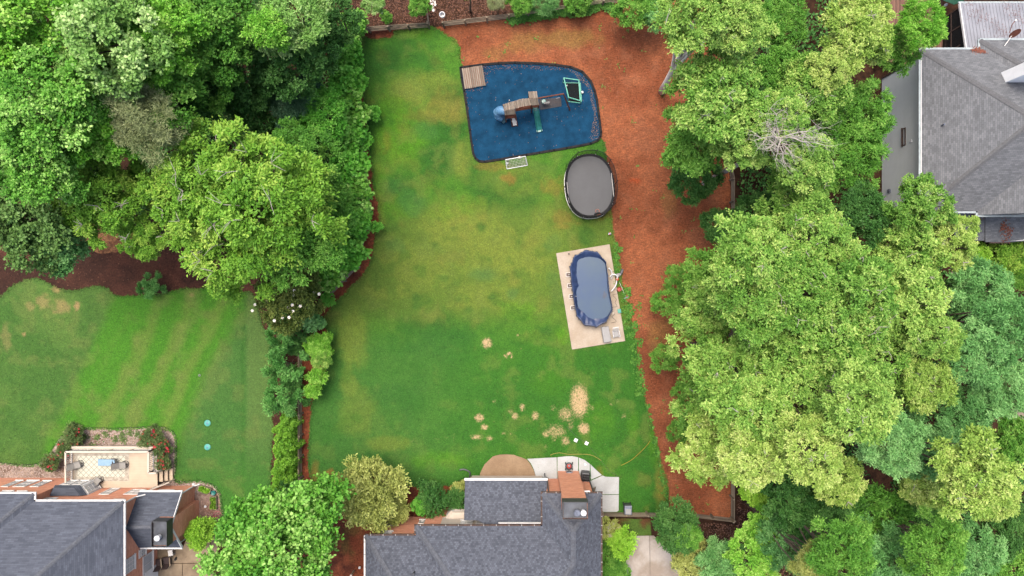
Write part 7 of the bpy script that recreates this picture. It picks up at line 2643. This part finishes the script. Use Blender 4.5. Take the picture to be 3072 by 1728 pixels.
# arborvitae hedge: upright fans, one tree each
def arborvitae(px, py, r, h, label):
    SEED[0] += 1
    rs = np.random.RandomState(SEED[0])
    b = g(px, py, h * .5)
    b.z = 0
    t = thing('hedge_evergreen', b, label, 'evergreen', 'evergreens of the clipped hedge')
    R = r * H / F
    Vs, tint = [], []
    nP = 13
    P_, N_, T_ = [], [], []
    for k in range(nP):
        a = rs.rand() * 2 * PI
        rho = math.sqrt(rs.rand()) * R * .7
        hh = h * (.55 + .45 * rs.rand()) * (1 - .25 * rho / R)
        c = np.array([rho * math.cos(a), rho * math.sin(a), 0])
        rad_ = R * (.3 + .12 * rs.rand())
        n = 420
        u = rs.rand(n)
        th = rs.rand(n) * 2 * PI
        zz = hh * (1 - (1 - u) ** 1.6)
        rr = rad_ * np.sqrt(np.clip(1 - (zz / hh) ** 2.6, .02, 1))
        flat_ = .62
        fa = a + .4 * rs.randn()
        x, y = rr * np.cos(th), rr * np.sin(th) * flat_
        X, Y = x * math.cos(fa) - y * math.sin(fa), x * math.sin(fa) + y * math.cos(fa)
        P_.append(np.stack([c[0] + X, c[1] + Y, zz], 1))
        nn = unit(np.stack([X, Y, np.full(n, .5 * rad_)], 1))
        N_.append(nn)
        T_.append(.4 + .2 * (rs.rand() - .5) + .5 * (rs.rand(n) - .5))
    P_, N_, T_ = np.concatenate(P_), np.concatenate(N_), np.concatenate(T_)
    n = len(P_)
    N_ = unit(N_ + np.array([0, 0, .9]))
    d = unit(np.stack([N_[:, 0], N_[:, 1], np.zeros(n)], 1) + np.array([0, 0, .25]) + rs.randn(n, 3) * .5)
    s_ = unit(np.cross(d, N_ + rs.randn(n, 3) * .3))
    L = (.17 * (.7 + .6 * rs.rand(n)))[:, None]
    V = np.stack([P_, P_ + d * L * .5 + s_ * L * .35, P_ + d * L, P_ + d * L * .5 - s_ * L * .35], 1).reshape(-1, 3)
    me = mesh_np('crown', V, np.arange(4 * n).reshape(n, 4), MT['leaf_arbor'], {'tint': np.repeat(np.clip(T_, 0, 1), 4)})
    put('crown', me, t)
    MB().tube([b, b + Vector((0, 0, h * .6))], [.06, .03], 6).build('trunk', MT['bark'], t)


AV = ['topmost', 'second', 'third', 'fourth', 'fifth', 'sixth', 'seventh', 'eighth']
for i, (x, y) in enumerate(((862, 1270), (850, 1300), (862, 1328), (852, 1356), (860, 1384), (850, 1412), (858, 1440), (846, 1468))):
    arborvitae(x, y, 36, 3.0, f'{AV[i]} upright evergreen of the hedge beside the dark fence')
tree(890, 1470, 30, 2.4, 'star', 'cedar', 'loose feathery evergreen at the foot of the hedge', 'evergreen_shrub', 'shrub')
tree(850, 1500, 44, 3.0, 'small', 'dark', 'dark shrub between hedge and big maple', 'garden_shrub', 'shrub')
tree(895, 1520, 40, 3.0, 'small', 'green', 'dark green shrub right of the hedge foot', 'garden_shrub', 'shrub')
# small conifer and shrub in the mulch
tree(450, 858, 34, 1.6, 'star', 'cedar', 'small spiky green shrub on the dark mulch at the lawn edge', 'garden_shrub', 'shrub', dens=1.4)
# right house front shrubs
for x, y, r_, co_, lb in ((3020, 775, 62, 'feather', 'broad yellow green yew in front of the porch'), (2945, 765, 30, 'chart', 'small lime shrub left of the yew by the porch'), (2885, 860, 34, 'dark', 'dark shrub beside the tan walk'), (3062, 845, 26, 'green', 'small green shrub at the right edge below the yew')):
    tree(x, y, r_, 2.0, 'fine', co_, lb, 'garden_shrub', 'shrub', dens=1.4)


# rose bushes with red flowers
def roses(px, py, r, h, label, nf, seed, dens=1.3):
    t = tree(px, py, r, h, 'small', 'rose', label, 'rose_bush', 'shrub', dens=dens)
    rs = np.random.RandomState(seed)
    R = r * H / F
    c = ORG[t]
    for _ in range(nf):
        a, q_ = rs.rand() * 2 * PI, math.sqrt(rs.rand()) * R * .9
        p = Vector((c.x + q_ * math.cos(a), c.y + q_ * math.sin(a), h * (1.0 - .45 * (q_ / R) ** 2) + .1))
        f_ = MB()
        for k in range(7):
            a2 = 2 * PI * k / 7 + rs.rand()
            d = Vector((math.cos(a2), math.sin(a2), .5 + .4 * rs.rand())).normalized() * (.1 + .06 * rs.rand())
            e = Vector((-math.sin(a2), math.cos(a2), 0)) * .06
            f_.quad(p, p + d * .5 + e, p + d, p + d * .5 - e)
        f_.build('bloom', MT['red_petal'], t)


roses(222, 1306, 32, 1.1, 'red flowering bush at the upper left of the gravel bed', 18, 41)
roses(192, 1350, 26, 1.0, 'red flowering bush at the left front of the deck', 10, 42)
roses(150, 1388, 26, 1.1, 'small red flowering bush left of the deck', 14, 43)
roses(450, 1314, 30, 1.2, 'red flowering bush at the upper right of the gravel bed', 34, 44)
roses(484, 1340, 28, 1.2, 'red flowering bush at the upper right deck corner', 22, 45)
roses(488, 1388, 24, 1.1, 'red flowering bush beside the deck steps', 16, 46)


def fill_plants(P, label, col, seed):
    rs = np.random.RandomState(seed)
    c = sum(P, Vector()) / 4
    n = 900
    u, v = rs.rand(n) * .84 + .08, rs.rand(n) * .84 + .08
    a, b, d, e = (np.array(p[:]) for p in P)
    pts = (a[None] * (1 - u[:, None]) + b[None] * u[:, None]) * (1 - v[:, None]) + (e[None] * (1 - u[:, None]) + d[None] * u[:, None]) * v[:, None]
    pts = pts[fbm(pts[:, 0] + 90, pts[:, 1] + 90, .5, seed) > .42]
    n = len(pts)
    dd = unit(rs.randn(n, 3) * .6 + np.array([0, 0, .8]))
    s_ = unit(np.cross(dd, rs.randn(n, 3)))
    L = .16
    pts[:, 2] = .26 + .12 * rs.rand(n)
    V = np.stack([pts, pts + dd * L * .5 + s_ * .05, pts + dd * L, pts + dd * L * .5 - s_ * .05], 1).reshape(-1, 3)
    o = put('bedding_plants', mesh_np('bedding_plants', V, np.arange(4 * n).reshape(n, 4), MT['leaf_' + col], {'tint': np.repeat(rs.rand(n), 4)}))
    tag(o, label, 'plants', kind='stuff')


fill_plants(PL1, 'bright yellow green plants filling the slanted planter box', 'chart', 51)
fill_plants(PL2, 'patchy green plants in the upright planter box', 'feather', 52)


# ---- undergrowth of the woods: a mass nobody could count
def undergrowth(polys, n, label, seed, col):
    rs = np.random.RandomState(seed)
    P = np.concatenate([scatter_in([tuple(g(x, y)[:2]) for x, y in p], int(n * k), rs) for p, k in polys])
    m = fbm(P[:, 0] + 200, P[:, 1] + 200, 2.2, seed)
    P, m = P[m > .42], m[m > .42]
    n = len(P)
    z = (.1 + rs.rand(n) * 1.9) * sstep(.4, .62, m)
    d = unit(rs.randn(n, 3) * np.array([1, 1, .4]))
    s_ = unit(np.cross(d, np.array([0, 0, 1.3]) + rs.randn(n, 3) * .5))
    L = (.3 * (.6 + .8 * rs.rand(n)))[:, None]
    p0 = np.column_stack([P, z])
    V = np.stack([p0, p0 + d * L * .5 + s_ * L * .28, p0 + d * L, p0 + d * L * .5 - s_ * L * .28], 1).reshape(-1, 3)
    t = np.clip(.35 + (m - .5) + (rs.rand(n) - .5) * .7, 0, 1)
    o = put('undergrowth', mesh_np('undergrowth', V, np.arange(4 * n).reshape(n, 4), MT['leaf_' + col], {'tint': np.repeat(t, 4)}))
    tag(o, label, 'undergrowth', kind='stuff')


undergrowth([([(-120, -60), (1030, -60), (1030, 90), (1060, 300), (1080, 640), (1020, 800), (880, 800), (500, 640), (240, 660), (-120, 700)], 1)], 46000, 'low dark undergrowth on the floor of the left wood', 61, 'dark')
undergrowth([([(2215, 560), (2215, 1380), (2300, 1400), (2420, 1560), (2330, 1780), (3150, 1780), (3150, 900), (2860, 840), (2700, 660), (2560, 560), (2540, 250), (2600, 120), (2550, -60), (2160, -60), (2200, 300)], 1)], 60000, 'low green undergrowth on the floor of the right wood', 62, 'dark')
